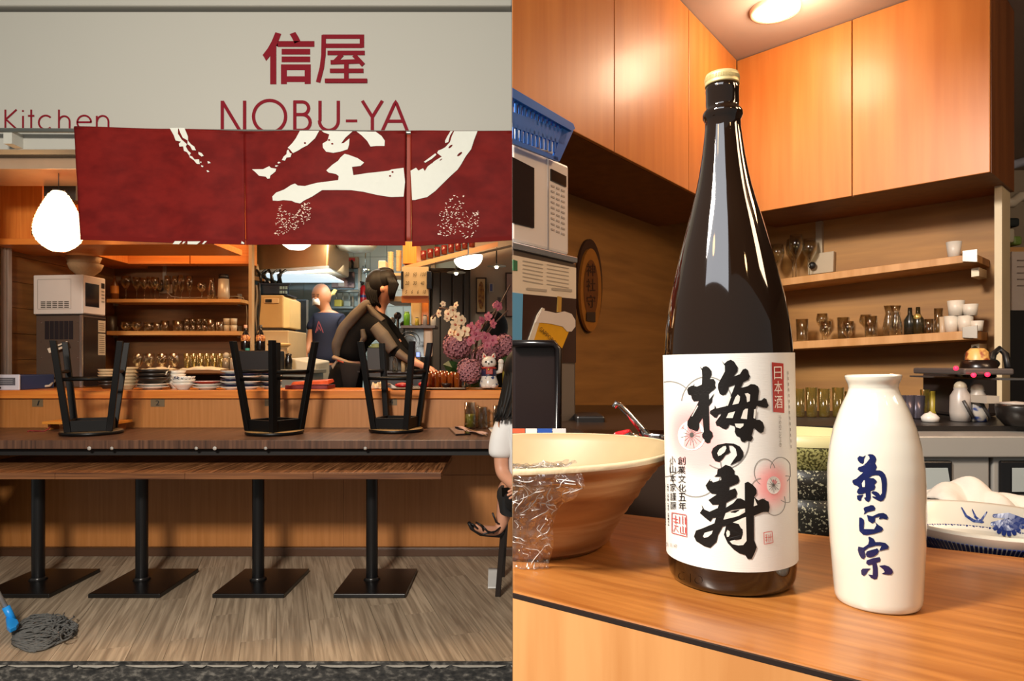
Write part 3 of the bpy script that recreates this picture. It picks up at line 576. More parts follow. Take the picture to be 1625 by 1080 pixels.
def slab(mb, u0, u1, v0, v1, d0, d1): mb.hexa([fr(u0,v0,d0),fr(u1,v0,d0),fr(u1,v0,d1),fr(u0,v0,d1),fr(u0,v1,d0),fr(u1,v1,d0),fr(u1,v1,d1),fr(u0,v1,d1)])
m = MB(); slab(m, .02, .98, .02, .98, .001, .009); m.build('door', MWH, mw, bevel=.003)
m = MB(); slab(m, .10, .70, .2, .80, .009, .011); m.build('door_window', M('#1d1d20', .12), mw)
m = MB(); slab(m, .80, .95, .72, .86, .009, .011); m.build('display', BLACK, mw)
for k in range(4): 
    m = MB(); slab(m, .81, .94, .62-k*.09, .66-k*.09, .009, .011); m.build('button', M('#8a847c', .5), mw)
sd = lambda px, py, d=.002: Vector((A_.x+(B_.x-A_.x)*(px-53)/78, A_.y+(B_.y-A_.y)*(px-53)/78-d, zt-(zt-zb)*(py-436)/62))
for k in range(5):
    for j in range(4):
        m = MB(); x0 = 65+k*9.3; y0 = 478+j*2.9; m.poly([sd(x0,y0), sd(x0+7.5,y0), sd(x0+7.5,y0+1.6), sd(x0,y0+1.6)]); m.build('vent_slot', M('#5d554d', .6), mw)
m = MB(); stroke(m, [(60,443),(113,443),(113,490),(60,490),(60,443)], sd, .8, rnd=False); m.build('pressed_line', M('#a99f95', .5), mw)
ch = thing('drink_chiller', 'tall brown steel drink chiller with vents under the white microwave', 'chiller', (X(110,5.3), 5.3, ZB))
A2, B2, C2 = P(57,600,5.2), P(131,600,5.14), P(168,600,5.44); z0, z1 = ZB+.006, zb-.012
m = MB(); m.hexa([(A2.x,A2.y,z0),(B2.x,B2.y,z0),(C2.x,C2.y,z0),(A2.x+.2,C2.y+.03,z0),(A2.x,A2.y,z1),(B2.x,B2.y,z1),(C2.x,C2.y,z1),(A2.x+.2,C2.y+.03,z1)]); m.build('casing', M('#6d5c50', .35, .4, .05), ch, bevel=.006)
m = MB(); m.hexa([(A2.x,A2.y-.004,z1),(B2.x,B2.y-.004,z1),(C2.x,C2.y,z1),(A2.x+.2,C2.y+.03,z1),(A2.x,A2.y,z1+.011),(B2.x,B2.y,z1+.011),(C2.x,C2.y,z1+.011),(A2.x+.2,C2.y+.03,z1+.011)]); m.build('top_plate', M('#2b2522', .4), ch)
sd2 = lambda px, py, d=.002: Vector((A2.x+(B2.x-A2.x)*(px-57)/74, A2.y+(B2.y-A2.y)*(px-57)/74-d, CZ-(py-H0)*(5.17)/F))
for k in range(6):
    m = MB(); x0 = 72+k*7.6; m.poly([sd2(x0,509), sd2(x0+6.4,509), sd2(x0+6.4,538), sd2(x0,538)], (0,-.003,0)); m.build('vent', M('#241f22', .5), ch)
for (x, y) in ((66,511),(124,511),(66,542),(124,542),(66,567),(124,567),(119,616),(124,616)):
    m = MB(); m.ball(sd2(x, y), .005, 6); m.build('screw', CHROME, ch)
m = MB(); m.bar((B2.x-.005,B2.y-.006,z0),(B2.x-.005,B2.y-.006,z1),.018); m.build('corner_trim', M('#b6aea6', .25, .8), ch)
fr2 = lambda u, v, d=0: Vector((B2.x+(C2.x-B2.x)*u+d, B2.y+(C2.y-B2.y)*u-d, z0+(z1-z0)*v))
m = MB(); m.poly([fr2(.05,.02,.003), fr2(.97,.02,.003), fr2(.97,.98,.003), fr2(.05,.98,.003)], (.004,-.004,0)); m.build('front_panel', M('#241b18', .25), ch)
for v0, v1 in ((.78,.95),(.45,.76)):
    m = MB(); m.poly([fr2(.64,v0,.008), fr2(.96,v0,.008), fr2(.96,v1,.008), fr2(.64,v1,.008)], (.001,-.001,0)); o = m.build('notice', M('#b8a98e', .6), ch)
    m = MB(); [m.poly([fr2(.68,v0+.03+j*.03,.0096), fr2(.92,v0+.03+j*.03,.0096), fr2(.92,v0+.04+j*.03,.0096), fr2(.68,v0+.04+j*.03,.0096)]) for j in range(int((v1-v0)/.03)-1)]; m.build('print', M('#5f4a38', .6), o)
# leaning sticker frame
m = MB(); q = [(75,553),(106,541),(109,549),(78,560)]; m.poly([P(x,y,5.1) for x, y in q], (0,.008,0)); o = m.build('card_holder', M('#d6c8b2', .5)); tag(o, 'tilted white card holder with a dark slot in front of the chiller vents', 'holder')
m = MB(); m.poly([P(x,y,5.098) for x, y in ((81,553.5),(101,545.5),(102,547.5),(82,555.5))]); m.build('slot', BLACK, o)
# woven bowls on the microwave
for px, py, r, h, lb in ((133,436,25,20,'rough beige stoneware bowl on the microwave, lower one'), (130,427,25,22,'rough beige stoneware bowl on the microwave, upper one')):
    s = 5.35/F; z = zt+.001+(436-py)*s; m = MB(); m.lathe([(0,0),(.4*r*s,0),(.45*r*s,.1*h*s),(.85*r*s,.55*h*s),(r*s,h*s),(.95*r*s,h*s),(.8*r*s,.6*h*s),(0,.2*h*s)], (X(px,5.3), 5.32, z), 28)
    tag(m.build('stoneware_bowl', M('#a48560', .7, var=.15, sc=60, bump=.3)), lb, 'bowl', 'stoneware bowls on the microwave')
# ---- upper alcove with figurines
m = MB(); m.pbox(-60, 340, 378, 388, 4.8, .5); struct(m.build('trim_5', ORANGE2, bevel=.003))
m = MB(); m.pbox(-60, 400, 240, 379, 5.3, .05); struct(m.build('wall_alcove', ORANGE2))
for i, (x0, x1) in enumerate(((-60,60),(61,200))):
    m = MB(); m.pbox(x0, x1, 262, 378, 5.28, .02); m.build('alcove_panel', ORANGE2, bpy.data.objects['wall_alcove'])
zA = Z(378,4.8)
ct = thing('lucky_cat', 'small white beckoning cat figurine on the high shelf left of the lantern', 'figurine', (X(30,5), 5.0, zA))
c = Vector((X(31,5),5.0,zA)); s = 5/F
m = MB(); m.lathe([(0,0),(9*s,0),(10*s,4*s),(8*s,10*s),(0,14*s)], c, 16); m.build('body', M('#d8b69a', .4), ct)
m = MB(); m.ball(c+Vector((-.005,0,19*s)), 8.5*s, 10, sx=1.15, sz=.85); m.build('head', M('#dcc0a8', .4), ct)
for e in (-6, 6): m = MB(); m.lathe([(3*s,0),(0,6*s)], c+Vector((e*s,0,24*s)), 8); m.build('ear', M('#c9543e', .5), ct)
m = MB(); m.tube([c+Vector((9*s*math.cos(t),9*s*math.sin(t),12*s)) for t in [i*PI/6 for i in range(12)]], .006, 6, closed=True); m.build('collar', RED, ct)
dl = thing('festive_doll', 'tiny red and gold festive ornament left of the cat figurine on the high shelf', 'figurine', (X(8,5), 5.0, zA)); c = Vector((X(8,5),5.0,zA))
m = MB(); m.lathe([(0,0),(6*s,0),(9*s,7*s),(0,7.5*s)], c, 14); m.build('black_bowl', BLACK, dl)
m = MB(); m.ball(c+Vector((0,0,13*s)), 8*s, 10, sz=.8); m.build('white_body', M('#d9c0aa', .5), dl)
m = MB(); m.cbox(c+Vector((.01,0,22*s)), (14*s,10*s,6*s)); m.build('red_hat', M('#b0201c', .4), dl, bevel=.004)
for k in range(5): m = MB(); m.ball(c+Vector(((-8+4*k)*s,0,(30+3*(k % 3))*s)), 2.4*s, 6); m.build('gold_bead', M('#b3883a', .3, .7), dl)
m = MB(); m.pbox(50, 59, 361, 373, 4.95, .02); m.box(X(46,4.95), X(60,4.95), 4.93, 5.0, zA, zA+.02); tag(m.build('display_card', M('#d8ab78', .6)), 'little tan card on a stand between the cat figurine and the lantern', 'card')
# ================================================================ LEFT: back shelves and kitchen
# cabinets over the shelves
for x0, x1 in ((203,300.5),(302,398)):
    m = MB(); m.pbox(x0, x1, 340, 418.5, 6.05, .15); m.build('door_panel', ORANGE2, None, bevel=.003)
    o = bpy.data.objects['door_panel' if x0 < 250 else 'door_panel.001']
for o, lb in zip([q for q in bpy.data.objects if q.name.startswith('door_panel')], ('orange wall cabinet over the glass shelves, the left one on the back wall', 'orange wall cabinet over the glass shelves, nearest the kitchen opening')):
    o.name = 'wall_cabinet'; tag(o, lb, 'cabinet')
m = MB(); m.box(WX+.001, X(203,6.05), 4.95, 6.38, Z(418,6.05), 2.8); o = m.build('wall_cabinet', ORANGE, bevel=.003); tag(o, 'long orange wall cabinet on the side wall above the microwave', 'cabinet')
m = MB(); m.box(X(398,6.05), X(403,6.05), 6.0, 6.06, 0, 2.86); struct(m.build('trim_6', M('#a98e6b', .5)))
# shelves
def shelf(px0, px1, py0, py1, Y, d, label):
    m = MB(); m.pbox(px0, px1, py0, py1, Y, d); o = m.build('wall_shelf', PALEWOOD, bevel=.002); tag(o, label, 'shelf'); return o
s1 = shelf(169, 382, 474, 479.5, 6.1, .29, 'upper pale wood shelf of wine glasses in the left picture'); s2 = shelf(169, 380, 525, 531.5, 6.1, .29, 'lower pale wood shelf of tumblers in the left picture')
z1, z2 = Z(474,6.1), Z(525,6.1)
for s_, y in ((s1,474),(s2,525)):
    for px in (181, 379): m = MB(); m.pbox(px-2.5, px+3, y-8, y-3, 6.36, .03); m.pbox(px-2.5, px+3, y+6, y+11, 6.36, .03); m.pbox(px-1, px+1, y-7, y+10, 6.3, .06); m.build('bracket', M('#8a8378', .4, .5), s_)
bcnt = MB(); bcnt.box(X(205,5.7), X(398,5.7), 5.7, 6.39, 1.27, 1.315); o = bcnt.build('back_counter', M('#8a5a2c', .45), bevel=.003); tag(o, 'low wooden back counter behind the stacks of plates', 'counter')
m = MB(); m.box(X(205,5.72), X(398,5.72), 5.73, 6.38, 0.4, 1.268); m.build('counter_body', M('#2c2420', .5), o)
zc = 1.315
WINE = [(0,0),(.62,0),(.6,.02),(.08,.05),(.07,.42),(.4,.52),(.9,.66),(1,.78),(.82,1),(.79,1),(.95,.78),(.35,.56),(0,.5)]
FLUTE = [(0,0),(.8,0),(.1,.05),(.1,.3),(.6,.42),(1,.7),(.9,1),(.85,1),(.95,.7),(.5,.44),(0,.4)]
TUM = [(0,0),(.85,0),(.88,.05),(1,1),(.94,1),(.82,.09),(0,.08)]
SNIF = [(0,0),(.5,0),(.1,.1),(.5,.2),(1,.5),(.85,1),(.8,1),(.94,.5),(.4,.24),(0,.2)]
CARAFE = [(0,0),(.9,0),(1,.3),(.75,.6),(.55,.75),(.8,1),(.75,1),(.5,.76),(.9,.3),(0,.05)]
def gl(kind, px, w, h, z, Y, nm, lb, grp, mt=None): return tz(px, Y, z+.0005, w/2, h, kind, mt or CLEARB, nm, lb, 'glass', grp)
U = 'upper shelf'; Lw = 'lower shelf'
tz(182, 6.2, z1, 6, 38, [(0,0),(1,0),(1,.6),(.35,.8),(.3,1),(0,1)], M('#6b3f1c', .3), 'liquor_bottle', 'small brown bottle with an amber label at the left end of the upper glass shelf', 'bottle')
m = MB(); m.lathe([(6.1*6.2/F,.06),(6.1*6.2/F,.13)], (X(182,6.2),6.2,z1), 20); m.build('bottle_label', M('#b4762c', .5), bpy.data.objects['liquor_bottle'])
for i, (px, w, h, Y) in enumerate(((200,16,38,6.2),(217,14,36,6.22),(229,13,34,6.18),(239,14,37,6.25),(246,14,35,6.17),(253,12,33,6.27))): gl(WINE, px, w, h, z1, Y, 'wine_glass', 'clear wine glass on the upper shelf, %s from the brown bottle' % ('first','second','third','fourth','fifth','sixth')[i], 'stemmed glasses on the upper shelf')
for i, (px, h) in enumerate(((266,38),(278,38),(288,39),(301,38))): gl(FLUTE, px, 10, h, z1, 6.2, 'flute_glass', 'tall flute glass on the upper shelf, %s right of the wall socket' % ('first','second','third','fourth')[i], 'flutes on the upper shelf')
gl(WINE, 320, 15, 27, z1, 6.2, 'balloon_glass', 'short round stemmed glass on the upper shelf left of the carafe', None); gl(CARAFE, 336, 13, 34, z1, 6.2, 'carafe', 'clear glass carafe on the upper shelf beside the steel-lidded jug', None)
jg = thing('tall_jug', 'tall pale jug with a black lid at the right end of the upper shelf', 'jug', (X(355,6.2),6.2,z1)); s = 6.2/F; c = (X(355,6.2),6.2,z1+.001)
m = MB(); m.lathe([(0,0),(8*s,0),(9*s,5*s),(8*s,33*s),(0,33*s)], c, 20); m.build('body', M('#a89a84', .35, .2), jg)
m = MB(); m.lathe([(0,33*s),(8.2*s,33*s),(7*s,40*s),(0,41*s)], c, 20); m.build('lid', BLACK, jg)
so = MB(); so.pbox(252, 272, 451, 465, 6.38, .02); o = so.build('wall_socket', M('#a59884', .5), bevel=.003); tag(o, 'white double wall socket with a black plug behind the glasses', 'socket')
m = MB(); m.ball(P(254, 458, 6.36), .03, 8); m.build('plug', BLACK, o)
m = MB(); m.pbox(258, 263, 420, 452, 6.385, .015); tag(m.build('cable_trunk', M('#8d7f6c', .5)), 'vertical cable trunking above the wall socket in the left picture', 'trunking')
m = MB(); m.tube([P(x, y, 6.3) for x, y in ((266,464),(272,470),(285,472),(310,472),(350,471),(375,470),(386,472),(391,485),(392,500),(391,520))], .004, 6); tag(m.build('white_cable', M('#a89b86', .5)), 'thin white cable running along the upper shelf and down the wall', 'cable')
for i, (k, px, w, h) in enumerate(((SNIF,200,17,15),(SNIF,217,16,15),(TUM,236,14,14),(TUM,249,14,14),(TUM,262,13,17),(TUM,283,17,17))): gl(k, px, w, h, z2, 6.2, 'tumbler', 'low clear tumbler on the lower shelf, %s from the left' % ('first','second','third','fourth','fifth','sixth')[i], 'tumblers on the lower shelf')
k = 0
for row in range(2):
    for i in range(4): gl(TUM, 297+i*9.5, 9, 10, z2+row*.062, 6.2, 'shot_glass', 'small glass in the double-stacked block on the lower shelf, %s row, %s from the left' % (('bottom','top')[row], ('first','second','third','fourth')[i]), 'double-stacked small glasses')
gl(TUM, 335, 12, 19, z2, 6.15, 'tumbler', 'tumbler right of the double-stacked glasses on the lower shelf', None); gl(TUM, 348, 11, 15, z2, 6.15, 'tumbler', 'tumbler beside the white cups on the lower shelf', None)
for i, (px, r) in enumerate(((360,0),(371,0),(360,1),(371,1))): tz(px, 6.2, z2+.0005+r*.062, 5.2, 10, [(0,0),(.85,0),(1,1),(.9,1),(.8,.1),(0,.1)], M('#bdb096', .4), 'white_cup', 'white cup at the right of the lower shelf, %s of the two columns, %s' % (('left','right')[i % 2], ('below','on top')[r]), 'cup', 'white cups on the lower shelf')
tz(177, 6.2, z2, 8, 24, TUM, M('#2b2119', .4), 'dark_jar', 'dark jar in the shadow at the left end of the lower shelf', 'jar')
for i, px in enumerate((219,237,257,276)): gl(SNIF, px, 16, 25, zc, 5.85, 'round_glass', 'round stemless glass on the back counter, %s from the left' % ('first','second','third','fourth')[i], 'round glasses on the back counter')
BEER = GLASS('ribbed_glass', '#e3d9a8', .4, .1, body=('#8f7d3c', .18))
for i in range(7): gl(TUM, 297+i*10.6, 10, 25, zc, 5.9, 'highball_glass', 'tall ribbed glass in the row on the back counter, %s from the left' % ('first','second','third','fourth','fifth','sixth','seventh')[i], 'tall glasses on the back counter', BEER)
def cloth(px0, px1, py, hgt, Y, d, z, label, seed):
    r2 = random.Random(seed); m = MB(); x0, x1 = X(px0,Y), X(px1,Y); s = Y/F
    def f(u, v): return Vector((x0+(x1-x0)*u+.006*math.sin(v*8+seed), Y+d*v, z+.004+hgt*s*(.5+.5*noise.noise(Vector((u*5, v*3, seed))))*(math.sin(PI*min(max(u,.02),.98))**.5)*(1 if 0 < v < 1 else .15)))
    m.grid(f, 26, 10); return tag(m.build('folded_cloth', M('#cdbb9c', .8, var=.12, sc=30), solid=.003), label, 'cloth')
cloth(283, 349, 584, 9, 5.4, .22, ZB+.13, 'crumpled cream cloth in front of the tall glasses', 3).location.z = .0
cloth(220, 266, 584, 7, 5.4, .2, ZB+.13, 'cream cloth behind the black bowl stack', 5)
m = MB(); m.box(X(205,5.38), X(395,5.38), 5.36, 5.69, ZB+.11, ZB+.13); o = m.build('prep_shelf', M('#7a5026', .5), bevel=.002); tag(o, 'narrow wooden prep shelf carrying the cream cloths behind the bar', 'shelf')
m = MB(); [m.box(X(p,5.5), X(p+3,5.5), 5.4, 5.45, .4, ZB+.11) for p in (208, 388)]; m.build('support', M('#3a2c22', .5), o)
for i, (px, h, t) in enumerate(((359,28,'#8a7a62'),(371,30,'#b3a58e'))):
    pt = thing('pepper_mill', ('steel shaker with a handle' if i == 0 else 'pale rounded shaker')+' on the back counter left of the black box', 'shaker', (X(px,5.8),5.8,zc)); s = 5.8/F
    m = MB(); m.lathe([(0,0),(6*s,0),(5.4*s,18*s),(0,18*s)], (X(px,5.8),5.8,zc+.001), 16); m.build('body', M(t, .35, .3), pt)
    m = MB(); m.ball((X(px,5.8),5.8,zc+(h-6)*s), 5*s, 8); m.build('knob', M('#a3947c', .5), pt)
m = MB(); m.box(X(378,5.5), X(432,5.5), 5.5, 5.8, Z(602,5.5), Z(556,5.5)); tag(m.build('black_box', M('#0e0e12', .4), bevel=.008), 'black appliance box behind the middle stool under the two dark bottles', 'box')
for px, capc, lb in ((386,'#b98a72','dark bottle with a pinkish cap on the black box'), (410,'#1c1512','dark bottle with a black cap on the black box')):
    b = thing('sauce_bottle', lb, 'bottle', (X(px,5.6),5.6,Z(556,5.6))); s = 5.6/F; c = (X(px,5.6),5.65,Z(556,5.6)+.001)
    m = MB(); m.lathe([(0,0),(6.8*s,0),(7.2*s,2*s),(7.2*s,20*s),(2.5*s,32*s),(2.2*s,40*s),(0,40*s)], c, 20); m.build('body', M('#130b08', .15), b)
    m = MB(); m.lathe([(6.4*s,14*s),(7.3*s,15*s),(7.3*s,22*s),(5.6*s,25*s)], c, 20); m.build('paper_label', WOOD('gilt_label'+capc, '#6b2a18', '#c98a4a', (90,90,60), .5, 2, lo=.45, hi=.55), b)
    m = MB(); m.lathe([(2.6*s,36*s),(2.6*s,41*s),(0,41*s)], c, 12); m.build('cap', M(capc, .4), b)
m = MB(); m.cyl((X(392,5.56),5.57,Z(556,5.56)), .018, .001, .02, 14); tag(m.build('green_lid', M('#3f8f80', .4)), 'small teal lid at the foot of the dark bottles', 'lid')  # a loose lid on its own, not a dish
# ---- kitchen
ZK = .42
m = MB(); m.box(WX, .4, 5.25, 9.0, .3, ZK); struct(m.build('floor_kitchen', M('#55504a', .7)))
TILE = M('#a9c3c9', .25, var=.04, sc=3)
m = MB(); m.box(X(395,8.0), .5, 8.0, 8.1, ZK, 2.86); kw = struct(m.build('wall_kitchen', M('#7d8f92', .6)))
for i in range(11):
    for j in range(9):
        xa = X(404,8)+i*.2; za = 1.05+j*.2
        if xa+.2 < X(690,8): m = MB(); m.box(xa+.003, xa+.197, 7.988, 8.0, za+.003, za+.197); m.build('tile', TILE, kw, bevel=0)
m = MB(); m.box(X(404,8)-.06, X(404,8), YW+.1, 8.0, ZK, 2.86); struct(m.build('wall_kitchen_side', M('#9b8560', .5)))
hd = thing('extractor_hood', 'bronze steel extractor hood at the top of the kitchen opening', 'hood', P(460, 420, 6.6)); 
m = MB(); m.hexa([(X(402,6.6),6.6,Z(430,6.6)),(X(520,6.6),6.6,Z(424,6.6)),(X(523,6.6),7.4,Z(424,6.6)),(X(402,6.6),7.4,Z(430,6.6)),(X(402,6.6),6.6,Z(380,6.6)),(X(523,6.6),6.6,Z(380,6.6)),(X(523,6.6),7.4,Z(380,6.6)),(X(402,6.6),7.4,Z(380,6.6))]); m.build('canopy', M('#a58259', .28, .75, .1), hd, bevel=.02)
m = MB(); m.bar(P(412,431,6.58), P(522,424,6.58), .03); m.build('drip_rail', M('#c3cfd2', .25, .6), hd)
m = MB(); m.box(X(412,6.7), X(520,6.7), 6.7, 7.35, Z(436,6.7), Z(434,6.7)); m.build('filter_strip', EMIT('hood_light', '#dff4ff', .9), hd)
lt = thing('ceiling_lamp', 'bright frosted lamp just under the middle noren panel', 'lamp', P(470, 388, 5.0))
m = MB(); m.lathe([(0,-8*5/F),(12*5/F,-8*5/F),(22*5/F,-1*5/F),(23*5/F,5*5/F)], P(470, 387, 5.0), 28); m.build('shade', EMIT('lamp_shade_white', '#fff6e6', 4), lt); m = MB(); m.tube([P(470,384,5.0), Vector((X(470,5.0),5.0,2.86))], .01, 8); m.build('rod', WHITE, lt)
fg = thing('kitchen_fridge', 'grey steel fridge standing behind the rice machine in the kitchen', 'fridge', (X(472,7.2),7.2,ZK))
m = MB(); m.box(X(440,7.2), X(488,7.2), 7.2, 7.8, ZK, Z(475,7.2)); m.build('body', M('#67717a', .3, .6, .05), fg, bevel=.01)
m = MB(); m.box(X(486,7.19), X(489,7.19), 7.19, 7.2, ZK, Z(476,7.2)); m.build('edge_trim', M('#c9d4d8', .3, .3), fg)
m = MB(); m.bar(P(462,486,7.17), P(472,489,7.17), .012); m.build('handle', M('#20262b', .4), fg)
rm = thing('rice_machine', 'cream coloured appliance with a small display under the dark blue basket', 'appliance', (X(435,6.3),6.3,ZK))
m = MB(); m.pbox(409, 449, 468, 520, 6.3, .4); m.build('body', M('#b99a66', .4), rm, bevel=.01)
m = MB(); m.hexa([(X(449,6.3),6.31,Z(520,6.3)),(X(456,6.3),6.36,Z(519,6.3)),(X(456,6.3),6.7,Z(519,6.3)),(X(449,6.3),6.7,Z(520,6.3)),(X(449,6.3),6.31,Z(470,6.3)),(X(456,6.3),6.36,Z(474,6.3)),(X(456,6.3),6.7,Z(474,6.3)),(X(449,6.3),6.7,Z(470,6.3))]); m.build('side_flap', M('#d3b77e', .4), rm, bevel=.004)
m = MB(); m.pbox(419, 442, 473, 481, 6.29, .01); m.build('control_plate', M('#c9ac80', .4), rm, bevel=.003)
m = MB(); m.pbox(421, 431, 474.5, 479.5, 6.285, .006); m.build('display', M('#1b1712', .3), rm)
m = MB(); m.pbox(410, 448, 520, 524, 6.3, .38); m.build('base', M('#2d2620', .5), rm)
m = MB(); m.box(X(408,6.25), X(458,6.25), 6.25, 6.8, ZK, Z(524,6.25)); tag(m.build('cream_cabinet', M('#b8a078', .5), bevel=.01), 'cream cabinet under the rice machine', 'cabinet')
bk = thing('plastic_basket', 'dark blue slotted plastic basket of black utensils on the rice machine', 'basket', P(435, 468, 6.35))
def basket(mb, x0, x1, xt0, xt1, yb, yt, Y, dep, sl):
    mb.hexa([(X(x0,Y),Y,Z(yb,Y)),(X(x1,Y),Y,Z(yb,Y)),(X(x1,Y),Y+.01,Z(yb,Y)),(X(x0,Y),Y+.01,Z(yb,Y)),(X(xt0,Y),Y,Z(yt,Y)),(X(xt1,Y),Y,Z(yt,Y)),(X(xt1,Y),Y+.01,Z(yt,Y)),(X(xt0,Y),Y+.01,Z(yt,Y))])
m = MB(); basket(m, 413, 453, 412, 459, 467.5, 450, 6.33, .3, 0); m.pbox(413, 455, 466, 468, 6.33, .3); m.pbox(411, 460, 449, 451.5, 6.32, .02); m.pbox(412, 458, 451, 467, 6.6, .01); m.build('tub', M('#12293f', .4), bk)
for k in range(5):
    for j in range(2): m = MB(); m.pbox(444+k*2.6, 445.2+k*2.6, 454+j*7, 458.5+j*7, 6.325, .004); m.build('slot', M('#9fc3cc', .4), bk)
r2 = random.Random(9)
for k in range(9):
    m = MB(); a = P(415+k*4, 452, 6.4+.1*r2.random()); m.tube([a, a+Vector((r2.uniform(-.05,.05), 0, .1)), a+Vector((r2.uniform(-.08,.1), .02, .15))], .012, 6); m.build('utensil', M('#11110f', .3), bk)
# hanging rail of small things on the kitchen side wall
m = MB(); m.poly([P(x, y, 6.45) for x, y in ((401,436),(419,443),(420,446),(401,444))], (0,.2,0)); tag(m.build('corner_shelf', M('#9b7d55', .5)), 'small slanted wooden shelf on the wall left of the hood', 'shelf')
tz(408, 6.5, Z(437,6.5), 3, 18, [(0,0),(1,0),(1,.6),(.4,1),(0,1)], M('#a98a5e', .5), 'small_bottle', 'small tan bottle on the slanted corner shelf', 'bottle')
for i, (x, y0, y1) in enumerate(((403,448,545),(407,452,530),(411,449,560))):
    m = MB(); m.tube([P(x+1.5*math.sin(k), y0+(y1-y0)*k/8, 6.3) for k in range(9)], .012, 6); tag(m.build('hanging_cable', M(('#2b2620','#7f7667','#1c1b1a')[i], .5)), 'long dark cable hanging beside the rice machine, %s of three' % ('left one','middle one','right one')[i], 'cable', 'cables beside the rice machine')
pb = thing('noodle_pot', 'steel pot with a wide tan basket lid behind the middle stool', 'pot', (X(442,5.9),5.9,1.2)); s = 5.9/F
m = MB(); m.lathe([(0,0),(12*s,0),(12*s,34*s),(0,34*s)], (X(443,5.9),5.9,Z(586,5.9)), 24); m.build('body', M('#a38a68', .35, .3), pb)
m = MB(); m.lathe([(0,0),(13*s,0),(18*s,4*s),(18*s,6*s),(13*s,7*s),(9*s,5*s),(8*s,3*s),(0,3*s)], (X(443,5.9),5.9,Z(551,5.9)), 28); m.build('lid', M('#c79d5d', .6), pb)
m = MB(); m.box(X(400,5.75), X(500,5.75), 5.7, 6.1, Z(592,5.75), Z(586,5.75)); m.box(X(402,5.75), X(496,5.75), 5.75, 6.08, ZK, Z(592,5.75)); tag(m.build('prep_bench', M('#8f8a7c', .4, .3), bevel=.003), 'steel prep bench under the noodle pot behind the bar', 'bench')
m = MB(); m.pbox(432, 439, 560, 584, 5.86, .03); tag(m.build('menu_card', WOOD('red_black_print', '#1a1210', '#a85d4a', (60,60,40), .4, 2, lo=.48, hi=.52), bevel=.002), 'dark patterned card leaning on the noodle pot', 'card')
m = MB(); m.lathe([(0,0),(5*s,0),(6*s,14*s),(4*s,20*s),(5*s,24*s),(0,26*s)], (X(458,5.85),5.85,Z(586,5.85)), 14); tag(m.build('dark_statue', M('#14110f', .25), None), 'small black glossy ornament behind the middle stool leg', 'ornament')
wc = MB(); wc.hexa([(X(460,6.0),6.0,Z(610,6.0)),(X(499,6.0),6.0,Z(610,6.0)),(X(499,6.0),6.5,Z(610,6.0)),(X(460,6.0),6.5,Z(610,6.0)),(X(460,6.0),6.0,Z(568,6.0)),(X(501,6.0),6.0,Z(576,6.0)),(X(499,6.0),6.5,Z(572,6.0)),(X(460,6.0),6.5,Z(565,6.0))]); tag(wc.build('chest_freezer', M('#b5ab95', .45), bevel=.012), 'low cream chest freezer by the cook in the navy shirt', 'freezer')
# wall things behind the cook
m = MB(); m.pbox(505, 523, 432, 446, 7.9, .06); o = m.build('switch_box', M('#6b6a4c', .5), bevel=.006); tag(o, 'olive switch box with a red light above the cook', 'switch')
m = MB(); m.ball(P(509.5, 437, 7.9), .018, 8); m.build('red_light', EMIT('red_indicator', '#ff5040', 1.2), o)
m = MB(); m.pbox(526, 562, 431, 456, 7.92, .03); o = m.build('wall_poster', WOOD('photo_collage', '#2c2630', '#b09a95', (9,9,9), .5, 3, lo=.42, hi=.56, c3='#8d6f70'), bevel=.002); tag(o, 'horizontal colour poster on the wall above the cook', 'poster')
m = MB(); m.pbox(537, 546, 448, 454, 7.90, .02); m.build('white_tag', WHITE, o)
m = MB(); m.tube([P(524,462,7.75), P(570,462,7.75)], .02, 8); [m.tube([P(524+k*10,462,7.8), P(524+k*10,486,7.8)], .008, 6) for k in range(4)]; m.pbox(524, 560, 486, 489, 7.6, .3); o = m.build('wire_rack', M('#8fa0a4', .3, .6)); tag(o, 'steel wire rack on the tiled wall right of the cook', 'rack')
m = MB(); m.pbox(530, 542, 475, 486, 7.65, .1); tag(m.build('yellow_box', M('#b3ab45', .5), bevel=.01), 'yellowish tub on the steel wire rack', 'tub'); m = MB(); m.pbox(545, 556, 477, 486, 7.65, .12); tag(m.build('steel_tub', M('#7f8f8c', .4, .3), bevel=.01), 'grey tub on the steel wire rack', 'tub')
m = MB(); m.tube([P(522,472,7.1), P(530,463,7.1)], .012, 6); m.poly([P(x,y,7.1) for x, y in ((524,465),(530,458),(535,460),(530,468))], (0,.02,0)); tag(m.build('spatula', M('#c4b26a', .5)), 'yellow spatula held upright behind the head of the cook', 'spatula')
m = MB(); m.pbox(534, 568, 407, 425, 7.9, .08); o = m.build('socket_board', M('#8f8471', .5), bevel=.004); tag(o, 'pale socket board with black cables and a red switch high on the wall', 'socket')
m = MB(); m.pbox(553, 563, 409, 414, 7.88, .02); m.build('red_switch', M('#a8242a', .4), o)
for x in (548, 558): m = MB(); m.tube([P(x,413,7.86), P(x+2,418,7.84), P(x+1,425,7.86)], .014, 6); m.build('lead', BLACK, o)
fe = thing('fire_extinguisher', 'red fire extinguisher hanging between the cook and the woman in the jacket', 'extinguisher', P(577, 480, 7.85)); s = 7.85/F
m = MB(); m.lathe([(0,0),(5*s,0),(5.5*s,3*s),(5.5*s,25*s),(2*s,30*s),(0,30*s)], P(577,482,7.9), 18); m.build('cylinder', M('#a3161d', .3), fe)
m = MB(); m.tube([P(575,452,7.9), P(572,447,7.9), P(578,449,7.9)], .015, 6); m.build('valve', BLACK, fe)
m = MB(); m.lathe([(5.6*s,10*s),(5.6*s,14*s)], P(577,482,7.9), 18); m.build('blue_band', M('#27306b', .4), fe)
